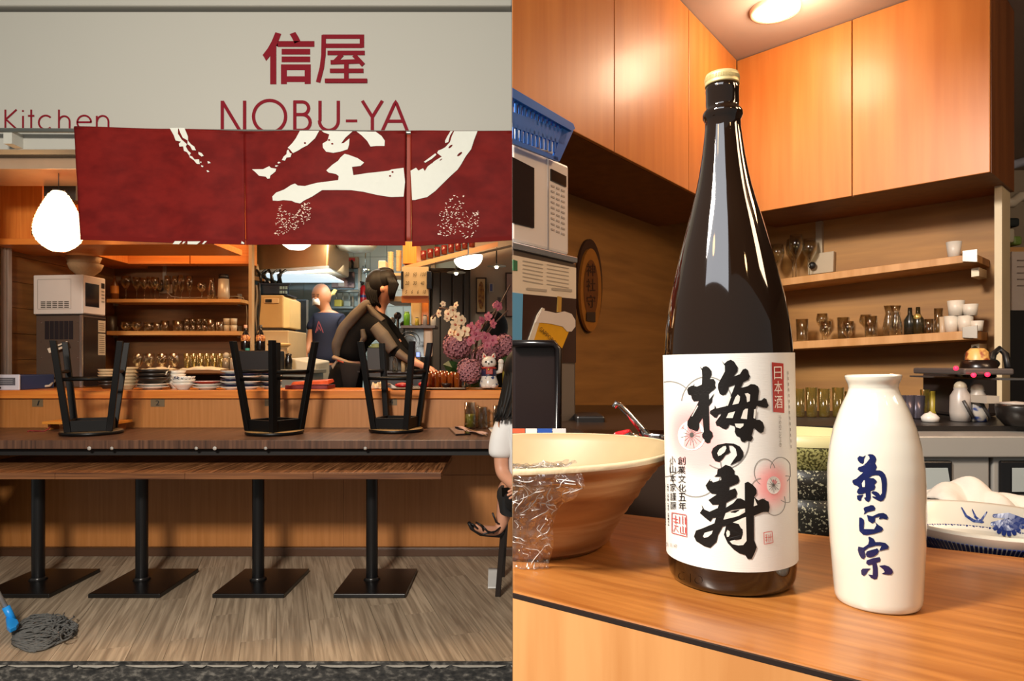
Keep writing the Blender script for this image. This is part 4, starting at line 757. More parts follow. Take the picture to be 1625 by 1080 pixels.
m = MB(); m.lathe([(0,0),(3*s,1*s),(8*s,9*s),(7.4*s,9*s),(2*s,2*s)], P(578,434,7.2), 16, M=Matrix.Rotation(.5, 3, 'Y')); m.tube([P(580,430,7.2), P(584,446,7.2), P(581,450,7.2)], .01, 6); m.tube([P(580,432,7.2), Vector((X(580,7.2),7.2,2.86))], .006, 6); tag(m.build('hanging_ladle', M('#9fb0b4', .2, .9)), 'steel ladle hanging left of the woman bending at the bar', 'ladle')
m = MB(); m.tube([P(560,498+0,7.9), P(560,470,7.9)], .01, 6); m.pbox(568, 572, 425, 560, 7.9, .05); tag(m.build('door_frame_post', M('#a7a89c', .5)), 'pale vertical post on the kitchen wall beside the fire extinguisher', 'post')
m = MB(); m.lathe([(0,-14*6.9/F),(26*6.9/F,-9*6.9/F),(33*6.9/F,0),(0,1*6.9/F)], P(566, 388, 6.9), 30); tag(m.build('round_tray', M('#b9c4bd', .3, .4)), 'large pale round steel tray hanging above the kitchen passage', 'tray')
# right part: shelf, menu, hallway
m = MB(); m.box(X(655,7.9), X(690,7.9), 7.9, 8.0, ZK, 2.86); struct(m.build('wall_passage', M('#8c7c64', .6)))
m = MB(); m.box(X(744,7.6), .6, 7.6, 7.7, ZK, 2.86); hw = struct(m.build('wall_hall', M('#b3a390', .6, var=.02)))
m = MB(); m.pbox(681, 746, 425, 620, 7.55, .05); dr = struct(m.build('door_1', M('#3d352d', .5)))
for x0, x1 in ((687,698),(700,716),(719,734),(737,744)): m = MB(); m.pbox(x0, x1, 432, 615, 7.53, .02); m.build('door_panel', M('#453b32', .5), dr, bevel=.004)
m = MB(); m.pbox(678, 682, 420, 620, 7.5, .08); struct(m.build('trim_7', M('#1d1814', .5)))
m = MB(); m.hexa([P(640,422,5.5),P(640,429,5.5),P(640,429,5.9),P(640,422,5.9),P(790,383,5.5),P(790,391,5.5),P(790,391,5.9),P(790,383,5.9)]); o = m.build('high_shelf', M('#c08a60', .5)); tag(o, 'slanting high shelf board under the noren at the right', 'shelf')
m = MB(); m.hexa([P(642,429,5.5),P(640,431,5.6),P(640,431,7.4),P(642,429,7.4),P(812,388,5.5),P(812,392,5.6),P(812,392,7.4),P(812,388,7.4)]); struct(m.build('ceiling_soffit', M('#a48c6c', .6)))
for i, x in enumerate(range(672, 760, 11)): 
    m = MB(); y = 412-(x-672)*.26; m.lathe([(0,0),(4.5*5.7/F,0),(5*5.7/F,14*5.7/F),(4.6*5.7/F,14*5.7/F),(0,1*5.7/F)], P(x, y, 5.7), 14); tag(m.build('red_lacquer_cup', M('#5a1512', .25)), 'dark red cup in the row on the slanting high shelf, %s from the left' % ('first','second','third','fourth','fifth','sixth','seventh','eighth')[i], 'cup', 'dark red cups on the high shelf')
m = MB(); m.pbox(639, 661, 383, 418, 5.75, .3); tag(m.build('orange_crate', ORANGE, bevel=.003), 'orange cupboard end at the left of the slanting shelf', 'cupboard')
cl = thing('menu_board', 'cream handwritten price board clipped above the bar beside the woman', 'board', P(658, 450, 5.3))
m = MB(); m.pbox(638, 680, 423, 469, 5.3, .012); m.build('sheet', M('#d8c39a', .7, var=.03), cl)
m = MB(); m.pbox(637, 680, 469, 480, 5.31, .03); m.build('backing', ORANGE2, cl)
for x0, x1, y0, y1 in ((677,684,430,458),(636,640,430,458)): m = MB(); m.pbox(x0, x1, y0, y1, 5.29, .03); m.build('clip', M('#17202e', .4), cl, bevel=.004)
m = MB(); tx = [['50','60','100'],['20','30','40'],['5','6','6','10']]
for j, row in enumerate(tx):
    for i, t_ in enumerate(row):
        w = 4.5 if len(row) < 4 else 3.5; x0 = 643+i*(12 if len(row) < 4 else 9.3); y0 = 438+j*14; put_text(m, t_, lambda u, v: P(x0+w*len(t_)*.62*u+v*1.2, y0-6*v, 5.296))
m.build('handwriting', M('#4a3a28', .7), cl)
m = MB(); m.pbox(652, 668, 474, 516, 5.45, .09); tag(m.build('paper_roll', M('#c9ab74', .6), bevel=.015), 'tall cream paper roll on the side shelf below the price board', 'paper roll')
m = MB(); m.pbox(636, 690, 516, 520, 5.4, .25); sdo = m.build('side_shelf', M('#4d3524', .5)); tag(sdo, 'small dark side shelf carrying jars under the price board', 'shelf')
m = MB(); m.pbox(668, 680, 474, 514, 5.5, .05); tag(m.build('orange_partition', ORANGE), 'orange partition strip right of the paper roll', 'partition')
for px, w, h, c, n, lb in ((645,10,22,'#5d9c1e','green_tub','bright green tub on the side shelf'), (661,6,13,'#b0962a','yellow_jar','small yellow jar with a black lid on the side shelf'), (674,7,17,'#9b8f80','spice_tin','grey spice tin on the side shelf'), (687,9,16,'#cfc2a8','white_jar','white jar with dark print at the end of the side shelf')):
    t = thing(n, lb, 'jar', (X(px,5.42),5.42,Z(516,5.4))); s = 5.42/F; c0 = (X(px,5.42),5.44,Z(516,5.4)+.001)
    m = MB(); m.lathe([(0,0),(w/2*s,0),(w/2*s,h*s*.8),(w*.35*s,h*s*.88),(0,h*s*.88)], c0, 18); m.build('body', M(c, .4), t)
    m = MB(); m.lathe([(w*.38*s,h*s*.86),(w*.38*s,h*s),(0,h*s)], c0, 14); m.build('lid', BLACK if n != 'green_tub' else M('#4b7a18', .4), t)
m = MB(); m.pbox(600, 612, 413, 433, 5.9, .12); tag(m.build('white_box', M('#cfc6b4', .5), bevel=.01), 'white box on the high ledge left of the stacked cups', 'box')
for j in range(2):
    for i in range(9): 
        m = MB(); s = 5.9/F; m.lathe([(3.6*s,0),(4.6*s,3*s),(4.6*s,3.4*s),(4.2*s,3.4*s),(3.2*s,0)], P(620+j*13, 432-i*3.6-j*2, 5.9), 16); tag(m.build('paper_cup', M('#d6c493' if j == 0 else '#cdb98c', .5)), 'nested cream cup in the %s column above the woman, %s' % (('left','right')[j], (ords+['topmost'])[i]), 'cup', 'nested cream cups above the woman')
m = MB(); m.pbox(596, 640, 433, 437, 5.85, .3); tag(m.build('cup_ledge', M('#c0a988', .5)), 'pale ledge under the nested cream cups', 'shelf')
m = MB(); m.pbox(612, 641, 470, 478, 5.7, .45); tag(m.build('lower_ledge', M('#bba78a', .5)), 'pale ledge right of the woman face', 'shelf')
m = MB(); m.pbox(640, 676, 522, 585, 6.3, .05); m.pbox(618, 640, 520, 585, 6.3, .05); tag(m.build('steel_splashback', M('#8b9296', .25, .8)), 'steel splashback behind the woman arm', 'panel')
m = MB(); m.lathe([(16*5.8/F,0),(17*5.8/F,.004),(17*5.8/F,.01)], P(650, 542, 5.85), 30, M=Matrix.Rotation(1.4, 3, 'X')); m.tube([P(650,542,5.85)+Vector((11*5.8/F*math.cos(t),0,11*5.8/F*math.sin(t))) for t in [i*PI/10 for i in range(20)]], .004, 6, closed=True); tag(m.build('wire_strainer', M('#9fa3a4', .25, .9), solid=.003), 'round steel lid behind the arm of the woman', 'lid')
m = MB(); m.pbox(672, 686, 520, 566, 5.5, .05); tag(m.build('cream_board', M('#c8a98a', .5), bevel=.015), 'tall cream cutting board standing behind the rightmost stool', 'board')
for i, (px, h, c) in enumerate(((624,36,'#6d6f70'),(632,44,'#3a3330'),(614,30,'#7a2a25'),(640,30,'#1d1b1a'))):
    m = MB(); m.tube([P(px,545,5.95), P(px-2+i,545-h,5.95)], .012, 6); m.ball(P(px-2+i,545-h,5.95), .035, 8, sy=.4); tag(m.build('ladle', M(c, .3, .4)), ('grey ladle','dark long ladle','red handled ladle','black ladle')[i]+' in the utensil jar right of the woman', 'ladle')
m = MB(); m.lathe([(0,0),(10*5.95/F,0),(12*5.95/F,20*5.95/F),(0,20*5.95/F)], P(628,565,5.95), 18); tag(m.build('utensil_jar', M('#6f7072', .3, .5)), 'steel utensil jar holding the ladles', 'jar')
m = MB(); m.box(X(606,5.55), X(720,5.55), 5.5, 6.3, Z(592,5.5), Z(588,5.5)); m.box(X(608,5.55), X(716,5.55), 5.55, 6.28, ZK, Z(592,5.5)); tag(m.build('work_counter', M('#2f2723', .4), bevel=.003), 'dark work counter behind the bar at the right', 'counter')
m = MB(); m.lathe([(0,0),(12*5.6/F,0),(14*5.6/F,3*5.6/F),(0,3*5.6/F)], P(598,552,5.65), 20); m.lathe([(8*5.6/F,3*5.6/F),(10*5.6/F,6*5.6/F),(0,8*5.6/F)], P(598,552,5.65), 20); tag(m.build('covered_dish', M('#a9a86a', .5)), 'covered green and white dish beside the woman arm', 'dish')
for i, (px, w, h) in enumerate(((627,9,24),(640,7,24),(649,7,20))): tz(px, 5.5, Z(590,5.5), w/2, h, [(0,0),(1,0),(1,.65),(.5,.85),(.55,1),(0,1)], CLEARB if i == 0 else M('#b8a47c', .35), 'condiment_jar', ('clear glass jar','tan condiment jar nearest the glass jar','second tan condiment jar')[i]+' seen through the rightmost stool', 'jar')
m = MB(); m.box(X(612,5.8), X(668,5.8), 5.78, 6.2, Z(588,5.5), Z(566,5.9)); tag(m.build('storage_box', M('#3a322c', .5), bevel=.004), 'low dark storage box behind the bar carrying the utensil jar', 'box')
m = MB(); m.box(X(584,5.6), X(611,5.6), 5.56, 5.9, ZK, Z(552,5.65)); tag(m.build('side_cabinet', M('#2c2622', .5), bevel=.004), 'narrow dark cabinet under the covered green dish', 'cabinet')
# hall lamps and pictures
gp = thing('globe_pendant', 'bright half-globe pendant lamp above the pink flowers', 'lamp', P(743,415,5.2)); s = 5.2/F
m = MB(); m.lathe([(23*s*math.sin(t), -18*s*math.cos(t)) for t in [i*PI/2/10 for i in range(11)]]+[(0,1*s)], P(743,409,5.2), 30, M=Matrix.Rotation(-.18, 3, 'Y')); m.build('globe', EMIT('pendant_globe', '#fff2da', 5), gp)
m = MB(); m.tube([P(743,408,5.2), Vector((X(743,5.2),5.2,2.86))], .006, 6); m.build('cord', BLACK, gp)
for i, (px, py) in enumerate(((724,432),(788,422))):
    p = thing('small_pendant', ('small bright pendant lamp left of the half-globe lamp','small bright pendant lamp over the framed pictures')[i], 'lamp', P(px,py,6.8)); s = 6.8/F
    m = MB(); m.lathe([(3*s,3*s),(15*s,0),(15*s,-.6*s),(0,-.3*s)], P(px,py,6.8), 24); m.build('shade', M('#d9d2be', .4), p)
    m = MB(); m.ball(P(px,py+1.5,6.8), 3*s, 8); m.build('bulb', EMIT('pendant_bulb', '#fff0cc', 9), p)
    m = MB(); m.tube([P(px,py-3,6.8), P(px,py-30,6.8)], .006, 6); m.build('cord', BLACK, p)
def framed(x0, x1, y0, y1, fc, ic, lb, oval=None, fw=2.2):
    m = MB(); m.pbox(x0, x1, y0, y1, 7.56, .03); o = m.build('picture_frame', M(fc, .4), bevel=.003); tag(o, lb, 'picture')
    m = MB(); m.pbox(x0+fw, x1-fw, y0+fw, y1-fw, 7.55, .012); m.build('picture', M(ic, .6, var=.2, sc=25), o)
    if oval: m = MB(); disc(m, (x0+x1)/2, (y0+y1)/2, (x1-x0)/2-3.5, lambda x, y: P(x, y, 7.546), (y1-y0)/2-6); m.build('oval', WOOD('oval_print', '#6a3212', '#b07a32', (30,30,30), .5, 4), o)
framed(755, 772, 440, 497, '#2a140d', '#c9a675', 'tall dark framed picture of a brown oval behind the flowers', True)
framed(776, 783, 449, 463, '#c2b5a2', '#4f5480', 'tiny pale framed picture right of the tall oval one', fw=1.5)
framed(789, 795, 471, 485, '#8a7c6c', '#5b4d4a', 'tiny dark picture low on the hall wall', fw=1)
framed(802, 822, 432, 503, '#3a2218', '#a88478', 'tall framed picture at the right end of the hall wall')
# ================================================================ LEFT: people
def skinned(name, mat, joints, edges, parent, root=0, sub=2, mats=None):
    bm = bmesh.new(); sk = bm.verts.layers.skin.verify(); vv = []
    for i, j in enumerate(joints):
        v = bm.verts.new(tuple(j[0])); r = j[1]; v[sk].radius = (r, r) if not isinstance(r, tuple) else r; v[sk].use_root = (i == root); vv.append(v)
    for a, b in edges: bm.edges.new((vv[a], vv[b]))
    me = bpy.data.meshes.new(name+'_skeleton'); bm.to_mesh(me); bm.free()
    t = bpy.data.objects.new(name+'_skeleton', me); COL.objects.link(t); t.modifiers.new('skin', 'SKIN'); u = t.modifiers.new('u', 'SUBSURF'); u.levels = sub; u.render_levels = sub
    dg = bpy.context.evaluated_depsgraph_get(); m2 = bpy.data.meshes.new_from_object(t.evaluated_get(dg)); m2 = m2.copy()
    bpy.data.objects.remove(t); m2.name = name; o = bpy.data.objects.new(name, m2); COL.objects.link(o); m2.materials.clear(); m2.materials.append(mat)
    for p in m2.polygons: p.use_smooth = True
    o.parent = parent; o.matrix_parent_inverse = Matrix.Translation(parent.location).inverted(); return o
SKIN = M('#b9805c', .5, sss=.1, var=.04); SKIN2 = M('#c68f72', .5, sss=.1, var=.04); HAIR = M('#0d0907', .6, var=.3, sc=60, spec=.25)
NAVYS = M('#141c36', .8, var=.1); JEAN = M('#10131b', .85, var=.2)
def fingers(root, mat, base, d, side, s=.085, parent=None, curl=(0,0,-.02)):
    d = Vector(d).normalized(); side = Vector(side).normalized(); c = Vector(curl)
    jn = [(base, .018), (base+d*s*.45, .026)]; ed = [(0,1)]
    for k in range(4):
        b = base+d*s*.5+side*(k-1.5)*.017; L = (.07,.08,.076,.06)[k]; n = len(jn)
        jn += [(b+d*s*.3, .0085), (b+d*(s*.3+L*.5)+c*.5, .0078), (b+d*(s*.3+L)+c*1.4, .0062)]; ed += [(1,n),(n,n+1),(n+1,n+2)]
    n = len(jn); jn += [(base+d*s*.25-side*.035, .01), (base+d*s*.6-side*.05+c*.4, .008)]; ed += [(0,n),(n,n+1)]
    return jn, ed
def arm_with_hand(jn, ed, wrist_idx, base, d, side, curl=(0,0,-.02)):
    j2, e2 = fingers(None, None, Vector(base), d, side, curl=curl); n = len(jn); jn += j2; ed += [(a+n, b+n) for a, b in e2]; ed.append((wrist_idx, n))
# ---- the cook
Yc = 7.0; Q = lambda x, y, d=0: P(x, y, Yc)+Vector((0, d, 0))
cook = thing('person', 'bald person in a white face mask and navy t-shirt standing in the kitchen looking down', 'person', (X(515,Yc), Yc, ZK))
jn = [(Q(517,572), .09), (Q(517,545), .09), (Q(518,520), .1), (Q(520,505), .085), (Q(519,494), .062), (Q(515,487), .058), (Q(510,479,-.02), .098), (Q(510,470,-.01), .115), (Q(511,462,0), .085),
      (Q(502,505), .07), (Q(497,522,-.02), .052), (Q(494,543,-.05), .045), (Q(493,557,-.12), .033),
      (Q(538,506), .07), (Q(543,525), .055), (Q(543,545,-.02), .045), (Q(540,562,-.04), .034),
      (Q(509,585), .06), (Q(508,640), .05), (Q(508,690), .045), (Q(525,585), .06), (Q(527,640), .05), (Q(527,690), .045)]
ed = [(0,1),(1,2),(2,3),(3,4),(4,5),(5,6),(6,7),(7,8),(3,9),(9,10),(10,11),(11,12),(3,13),(13,14),(14,15),(15,16),(0,17),(17,18),(18,19),(0,20),(20,21),(21,22)]
arm_with_hand(jn, ed, 12, Q(492,560,-.13), (-.15,-.4,-1), (1,-.3,0)); arm_with_hand(jn, ed, 16, Q(539,565,-.04), (-.1,0,-1), (.2,1,0))
skinned('body', SKIN, jn, ed, cook)
jn = [(Q(517,580), (.165,.13)), (Q(517,560), (.165,.135)), (Q(517,540), (.16,.14)), (Q(518,520), (.17,.15)), (Q(520,504), (.15,.12)), (Q(520,496.5), (.085,.08)),
      (Q(502,506), .085), (Q(497,516,-.01), .075), (Q(495.5,527,-.02), .072), (Q(538,507), .088), (Q(543,519), .08), (Q(544,531), .076)]
skinned('tshirt', NAVYS, jn, [(0,1),(1,2),(2,3),(3,4),(4,5),(4,6),(6,7),(7,8),(4,9),(9,10),(10,11)], cook)
skinned('trousers', JEAN, [(Q(517,574), (.16,.13)), (Q(517,584), .15), (Q(508,600), .11), (Q(507,660), .085), (Q(507,686), .07), (Q(526,600), .11), (Q(527,660), .085), (Q(527,686), .07)], [(0,1),(1,2),(2,3),(3,4),(1,5),(5,6),(6,7)], cook)
m = MB(); m.grid(lambda u, v: Q(500+12*u, 475.5+10.5*v-1.2*math.sin(PI*u), -.098-.045*math.sin(PI*u)*math.sin(PI*(.15+.7*v))), 10, 10); m.build('face_mask', M('#dfdbd4', .7), cook, solid=.004)
m = MB(); m.ball(Q(510.5, 469, -.01), .108, 14, sx=.92, sz=1.18); m.build('head', SKIN, cook)
for x in (503.5, 510): m = MB(); m.ball(Q(x, 471.5, -.113 if x < 505 else -.121), .007, 8, sz=.6); m.build('eye', BLACK, cook)
for x in (503, 510): m = MB(); m.bar(Q(x-2, 469, -.121), Q(x+2, 468.7, -.123), .005); m.build('eyebrow', M('#3b2a20', .8), cook)
m = MB(); m.ball(Q(521, 473, .0), .028, 8, sx=.5); m.build('ear', SKIN, cook); m = MB(); m.ball(Q(506.5, 475, -.125), .013, 8); m.build('nose', SKIN, cook)
m = MB(); f_ = lambda x, y: Q(x, y, -.185); stroke(m, [(509,529),(514,511),(521,529)], f_, 1.3, rnd=False); stroke(m, [(512,526),(514,519),(517,526)], f_, .9, rnd=False); m.build('printed_letter', M('#8a3f4d', .6), cook)
m = MB(); m.bar(Q(483,566,-.25), Q(493,566,-.2), .012); m.build('tongs', STEEL, cook)
m = MB(); m.grid(lambda u, v: Q(502+24*u, 555+36*v, -.16-.01*math.sin(u*6)), 8, 6); 
# ---- the woman bending over the bar
Yw = 5.62; Q = lambda x, y, d=0: P(x, y, Yw)+Vector((0, d, 0))
wo = thing('person', 'person with tied dark hair in a black and grey sports jacket bending over the bar', 'person', (X(556,Yw), Yw, ZK))
jn = [(Q(556,578), .08), (Q(560,556), .08), (Q(572,530), .09), (Q(588,508), .085), (Q(598,490), .07), (Q(605,480), .055), (Q(613,468,-.02), .075), (Q(616,456,-.02), .088), (Q(614,446), .07),
      (Q(602,515,-.1), .072), (Q(618,535,-.17), .06), (Q(638,556,-.22), .05), (Q(657,570,-.26), .04), (Q(672,577,-.3), .03),
      (Q(612,520,.12), .06), (Q(635,548,.15), .048), (Q(655,572,.05), .035),
      (Q(548,600,-.02), .07), (Q(545,660,-.02), .06), (Q(545,700), .055), (Q(560,600,.04), .07), (Q(560,660,.06), .06), (Q(560,700,.06), .055)]
ed = [(0,1),(1,2),(2,3),(3,4),(4,5),(5,6),(6,7),(7,8),(3,9),(9,10),(10,11),(11,12),(12,13),(3,14),(14,15),(15,16),(0,17),(17,18),(18,19),(0,20),(20,21),(21,22)]
arm_with_hand(jn, ed, 13, Q(686,582,-.34), (1,-.35,-.4), (0,1,.2)); arm_with_hand(jn, ed, 16, Q(662,578,.03), (1,-.2,-.5), (0,1,.2))
skinned('body', SKIN2, jn, ed, wo)
JK = M('#0a0807', .85, var=.15, spec=.15); GREY = M('#4f453a', .8, var=.1, sc=40)
jn = [(Q(553,574), (.165,.13)), (Q(557,555), (.155,.13)), (Q(570,530), (.165,.135)), (Q(586,508), (.155,.13)), (Q(597,491), (.085,.08)),
      (Q(603,515,-.11), .088), (Q(618,535,-.18), .078), (Q(637,555,-.23), .064), (Q(652,567,-.26), .05), (Q(664,574,-.28), .042), (Q(612,520,.13), .075), (Q(633,547,.16), .06), (Q(650,568,.07), .048)]
skinned('jacket', JK, jn, [(0,1),(1,2),(2,3),(3,4),(3,5),(5,6),(6,7),(7,8),(8,9),(3,10),(10,11),(11,12)], wo)
def strip(pts, wd, name, mat, d=0, par=wo):
    m = MB(); L = []; 
    n = len(pts)
    def f(u, v):
        t = u*(n-1); i = min(int(t), n-2); q = t-i; a, b = Vector(pts[i]), Vector(pts[i+1]); c = a.lerp(b, q); t_ = (b-a).normalized(); nn = Vector((-t_.y, t_.x, 0))
        w = wd[i]+(wd[i+1]-wd[i])*q; x, y = c.x+nn.x*(v-.5)*w, c.y+nn.y*(v-.5)*w; return Q(x, y, c.z-.035*math.sin(PI*v))
    m.grid(f, 24, 6); return m.build(name, mat, par, solid=.008)
strip([(540,567,-.10),(540,548,-.125),(551,523,-.135),(570,502,-.14),(586,485,-.11),(592,482,-.09)], [10,15,17,17,15,12], 'grey_back_panel', GREY)
strip([(588,486,-.11),(599,500,-.13),(612,512,-.14)], [6,11,12], 'grey_shoulder_panel', GREY)
strip([(602,519,-.20),(617,535,-.265),(634,556,-.30)], [17,21,17], 'grey_sleeve_panel', GREY)
strip([(582,524,-.15),(584,537,-.15),(578,546,-.14)], [6,9,4], 'grey_side_panel', GREY)
strip([(640,560,-.29),(660,573,-.32)], [13,9], 'grey_cuff_panel', M('#57493c', .8))
strip([(537,567,-.16),(553,572,-.19),(575,580,-.19)], [6,5,4], 'waistband', M('#7d6a58', .8))
strip([(546,571,-.18),(556,575,-.2)], [5,3], 'belt_patch', M('#9a3a1e', .7))
m = MB(); m.poly([Q(x,y,-.2) for x, y in ((544,571),(536,580),(538,585),(544,575))], (0,.01,0)); m.build('apron_tie', M('#8b7a66', .8), wo)
jn = [(Q(553,572), (.16,.13)), (Q(550,592), (.19,.15)), (Q(546,620), (.215,.16)), (Q(545,660), (.2,.16))]
skinned('skirt', M('#0b0806', .9, spec=.15), jn, [(0,1),(1,2),(2,3)], wo)
m = MB()
def ap(u, v):
    xl, xr = 549+15*v*.6, 583-10*v; x = xl+(xr-xl)*u; y = 573+46*v+4*u*(1-v); return Q(x, y, -.215-.02*math.sin(PI*u)-.02*math.sin(v*2))
m.grid(ap, 12, 12); m.build('apron', M('#1d1a1a', .9, spec=.2), wo, solid=.008)
m = MB(); m.poly([Q(x,y,-.232) for x, y in ((555,585),(581,588),(581,590),(555,587))], (0,-.004,0)); m.build('pocket_edge', M('#181516', .8), wo)
# hair: a cap over the skull, a bun and long front locks
m = MB(); m.ball(Q(600,452,.0), .115, 16, sx=.95, sz=1.15); m.ball(Q(611,447,.0), .105, 14, sx=1.0); m.build('hair', HAIR, wo)
m = MB(); m.ball(Q(610,431,.02), .052, 12, sx=1.5, sz=.8); m.build('hair_bun', HAIR, wo)
m = MB()
for i in range(26):
    t = i/25; a = Q(588+16*t, 450, -.08+.1*(i % 3)*.5); m.tube([a, Q(586+14*t, 466, -.09+.05*(i % 3)), Q(590+12*t, 480+3*math.sin(i*3), -.1+.05*(i % 3)), Q(599+8*t, 489+5*math.sin(i*2), -.1+.04*(i % 3))], [.02,.018,.012,.003], 6)
for i in range(16):
    t = i/15; m.tube([Q(618+8*t, 441+3*t, -.09+.03*(i % 3)), Q(622+11*t, 452, -.1+.03*(i % 3)), Q(621+8*t, 466, -.1+.02*(i % 3)), Q(622+7*t, 477+3*math.sin(i*2), -.1)], [.016,.014,.009,.002], 6)
m.build('hair_locks', HAIR, wo)['kind'] = 'stuff'
m = MB(); m.ball(Q(628,461,-.05), .016, 8); m.build('nose', SKIN2, wo)
for x, d in ((624,-.09),): m = MB(); m.ball(Q(x,456,d), .009, 8); m.build('eye', BLACK, wo); m = MB(); m.ball(Q(623,469,-.075), .012, 8, sz=.4); m.build('mouth', M('#8f4a40', .5), wo); m = MB(); m.ball(Q(611,461,-.11), .02, 8, sz=1.4); m.build('ear', SKIN2, wo)
m = MB(); m.cbox(Q(673,564,-.35), (.035,.015,.05)); o = m.build('watch', BLACK, wo)
m = MB(); m.cbox(Q(673,563,-.362), (.026,.004,.034)); m.build('watch_face', EMIT('blue_screen', '#7f9bff', 1.2), o)
# ---- the seated customer at the right edge
Yr = 3.62; Q = lambda x, y, d=0: P(x, y, Yr)+Vector((0, d, 0))
cu = thing('person', 'seated person with long dark hair, white t-shirt, black shorts and strappy black sandals', 'person', (X(815,Yr), Yr, 0))
jn = [(Q(840,790,-.02), .09), (Q(838,755), .08), (Q(836,710), .09), (Q(834,668), .08), (Q(832,640), .055), (Q(830,620), .05), (Q(830,600,-.01), .085), (Q(830,580), .095), (Q(831,568), .07),
      (Q(802,664,-.02), .052), (Q(795,705,-.03), .046), (Q(796,748,-.05), .04), (Q(818,762,-.16), .033), (Q(836,760,-.24), .028),
      (Q(866,664), .055), (Q(872,715), .045), (Q(866,750,-.1), .038), (Q(850,760,-.2), .03),
      (Q(822,792,.05), .088), (Q(806,786,.26), .07), (Q(803,815,.27), .058), (Q(797,838,.26), .045), (Q(793,854,.25), .032), (Q(787,860,.24), .033), (Q(768,856,.2), .03), (Q(750,846,.16), .02),
      (Q(856,795,.05), .088), (Q(850,790,.28), .065), (Q(846,850,.26), .05), (Q(846,905,.22), .033), (Q(830,912,.18), .028)]
ed = [(0,1),(1,2),(2,3),(3,4),(4,5),(5,6),(6,7),(7,8),(3,9),(9,10),(10,11),(11,12),(12,13),(3,14),(14,15),(15,16),(16,17),(0,18),(18,19),(19,20),(20,21),(21,22),(22,23),(23,24),(24,25),(0,26),(26,27),(27,28),(28,29),(29,30)]
arm_with_hand(jn, ed, 13, Q(840,759,-.26), (1,-.3,0), (0,.3,1)); arm_with_hand(jn, ed, 17, Q(846,759,-.24), (-1,-.3,0), (0,.3,1))
skinned('body', SKIN2, jn, ed, cu)
TSH = M('#d9d8d6', .8, var=.03)
skinned('tshirt', TSH, [(Q(840,775), (.145,.125)), (Q(838,740), (.135,.12)), (Q(837,700), (.145,.12)), (Q(835,668), (.14,.11)), (Q(833,651), .07), (Q(802,664,-.02), .068), (Q(796,688,-.03), .068), (Q(794,712,-.035), .07), (Q(793,727,-.04), .066), (Q(866,664), .068), (Q(872,695), .066), (Q(873,722), .064)],
        [(0,1),(1,2),(2,3),(3,4),(3,5),(5,6),(6,7),(7,8),(3,9),(9,10),(10,11)], cu)
skinned('shorts', M('#0d0c0d', .85), [(Q(840,782), (.15,.13)), (Q(840,795,-.02), (.15,.13)), (Q(822,795,.06), .1), (Q(807,792,.22), .083), (Q(806,812,.27), .074), (Q(856,797,.06), .1), (Q(850,795,.24), .08)], [(0,1),(1,2),(2,3),(3,4),(1,5),(5,6)], cu)
m = MB(); r2 = random.Random(12)
for i in range(70):
    t = i/69; x = 800+62*t; d = -.09*math.sin(PI*t)-.02*r2.random(); m.tube([Q(812+36*t, 572, d*.6), Q(805+52*t, 592, d), Q(798+62*t+r2.uniform(-2,2), 625, d-.02), Q(792+64*t+r2.uniform(-3,3), 648, d-.05), Q(786+66*t+r2.uniform(-4,4), 668-10*math.sin(PI*t), d-.06-.05*math.sin(PI*t))], [.014,.02,.018,.012,.002], 5)
m.ball(Q(830,585,.0), .105, 12, sz=1.15); m.build('hair', HAIR, cu)
s = MB(); sole = [(741,840),(746,850),(760,860),(776,864),(790,866),(797,862)]
s.tube([Q(x, y, .16+.1*i/5) for i, (x, y) in enumerate(sole)], [.01,.016,.018,.016,.018,.012], 8); sd_ = s.build('sandal', M('#141011', .5), cu)
for a, b, c_ in (((742,838,.13),(751,840,.10),(760,858,.2)), ((753,838,.14),(763,842,.12),(766,862,.2)), ((762,843,.15),(772,853,.14),(790,866,.25)), ((780,826,.19),(786,842,.2),(797,852,.25)), ((764,858,.14),(785,856,.18),(798,850,.25))):
    m = MB(); m.tube([Q(*a), Q(*b), Q(*c_)], .0055, 6); m.build('strap', M('#141011', .5), sd_)
m = MB(); m.ball(Q(750,842,.13), .006, 6); m.build('toenail', M('#c9a79a', .3), sd_)
# her chair
chn = thing('bar_chair', 'dark wooden chair leg and rail under the seated customer at the photo seam', 'chair', (X(812,Yr), Yr, 0))
CW = M('#1a100b', .4, var=.2)
fx = G(790, 945); 
for a, b in (((fx.x, fx.y, 0), (fx.x+.05, fx.y+.0, .62)), ((fx.x+.36, fx.y, 0), (fx.x+.31, fx.y, .62)), ((fx.x+.02, fx.y+.36, 0), (fx.x+.06, fx.y+.3, .62)), ((fx.x+.36, fx.y+.36, 0), (fx.x+.31, fx.y+.3, .62))):
    m = MB(); m.bar(a, b, .032, .04); m.build('leg', CW, chn, bevel=.003)
m = MB(); m.box(fx.x+.02, fx.x+.36, fx.y-.01, fx.y+.33, .6, .64); m.build('seat', CW, chn, bevel=.01)
m = MB(); m.box(fx.x+.03, fx.x+.35, fx.y-.02, fx.y+.005, .66, 1.0); m.build('backrest', CW, chn, bevel=.008)
for xx in (.05, .31): m = MB(); m.bar((fx.x+xx, fx.y, .62), (fx.x+xx, fx.y-.01, 1.0), .03); m.build('back_post', CW, chn)
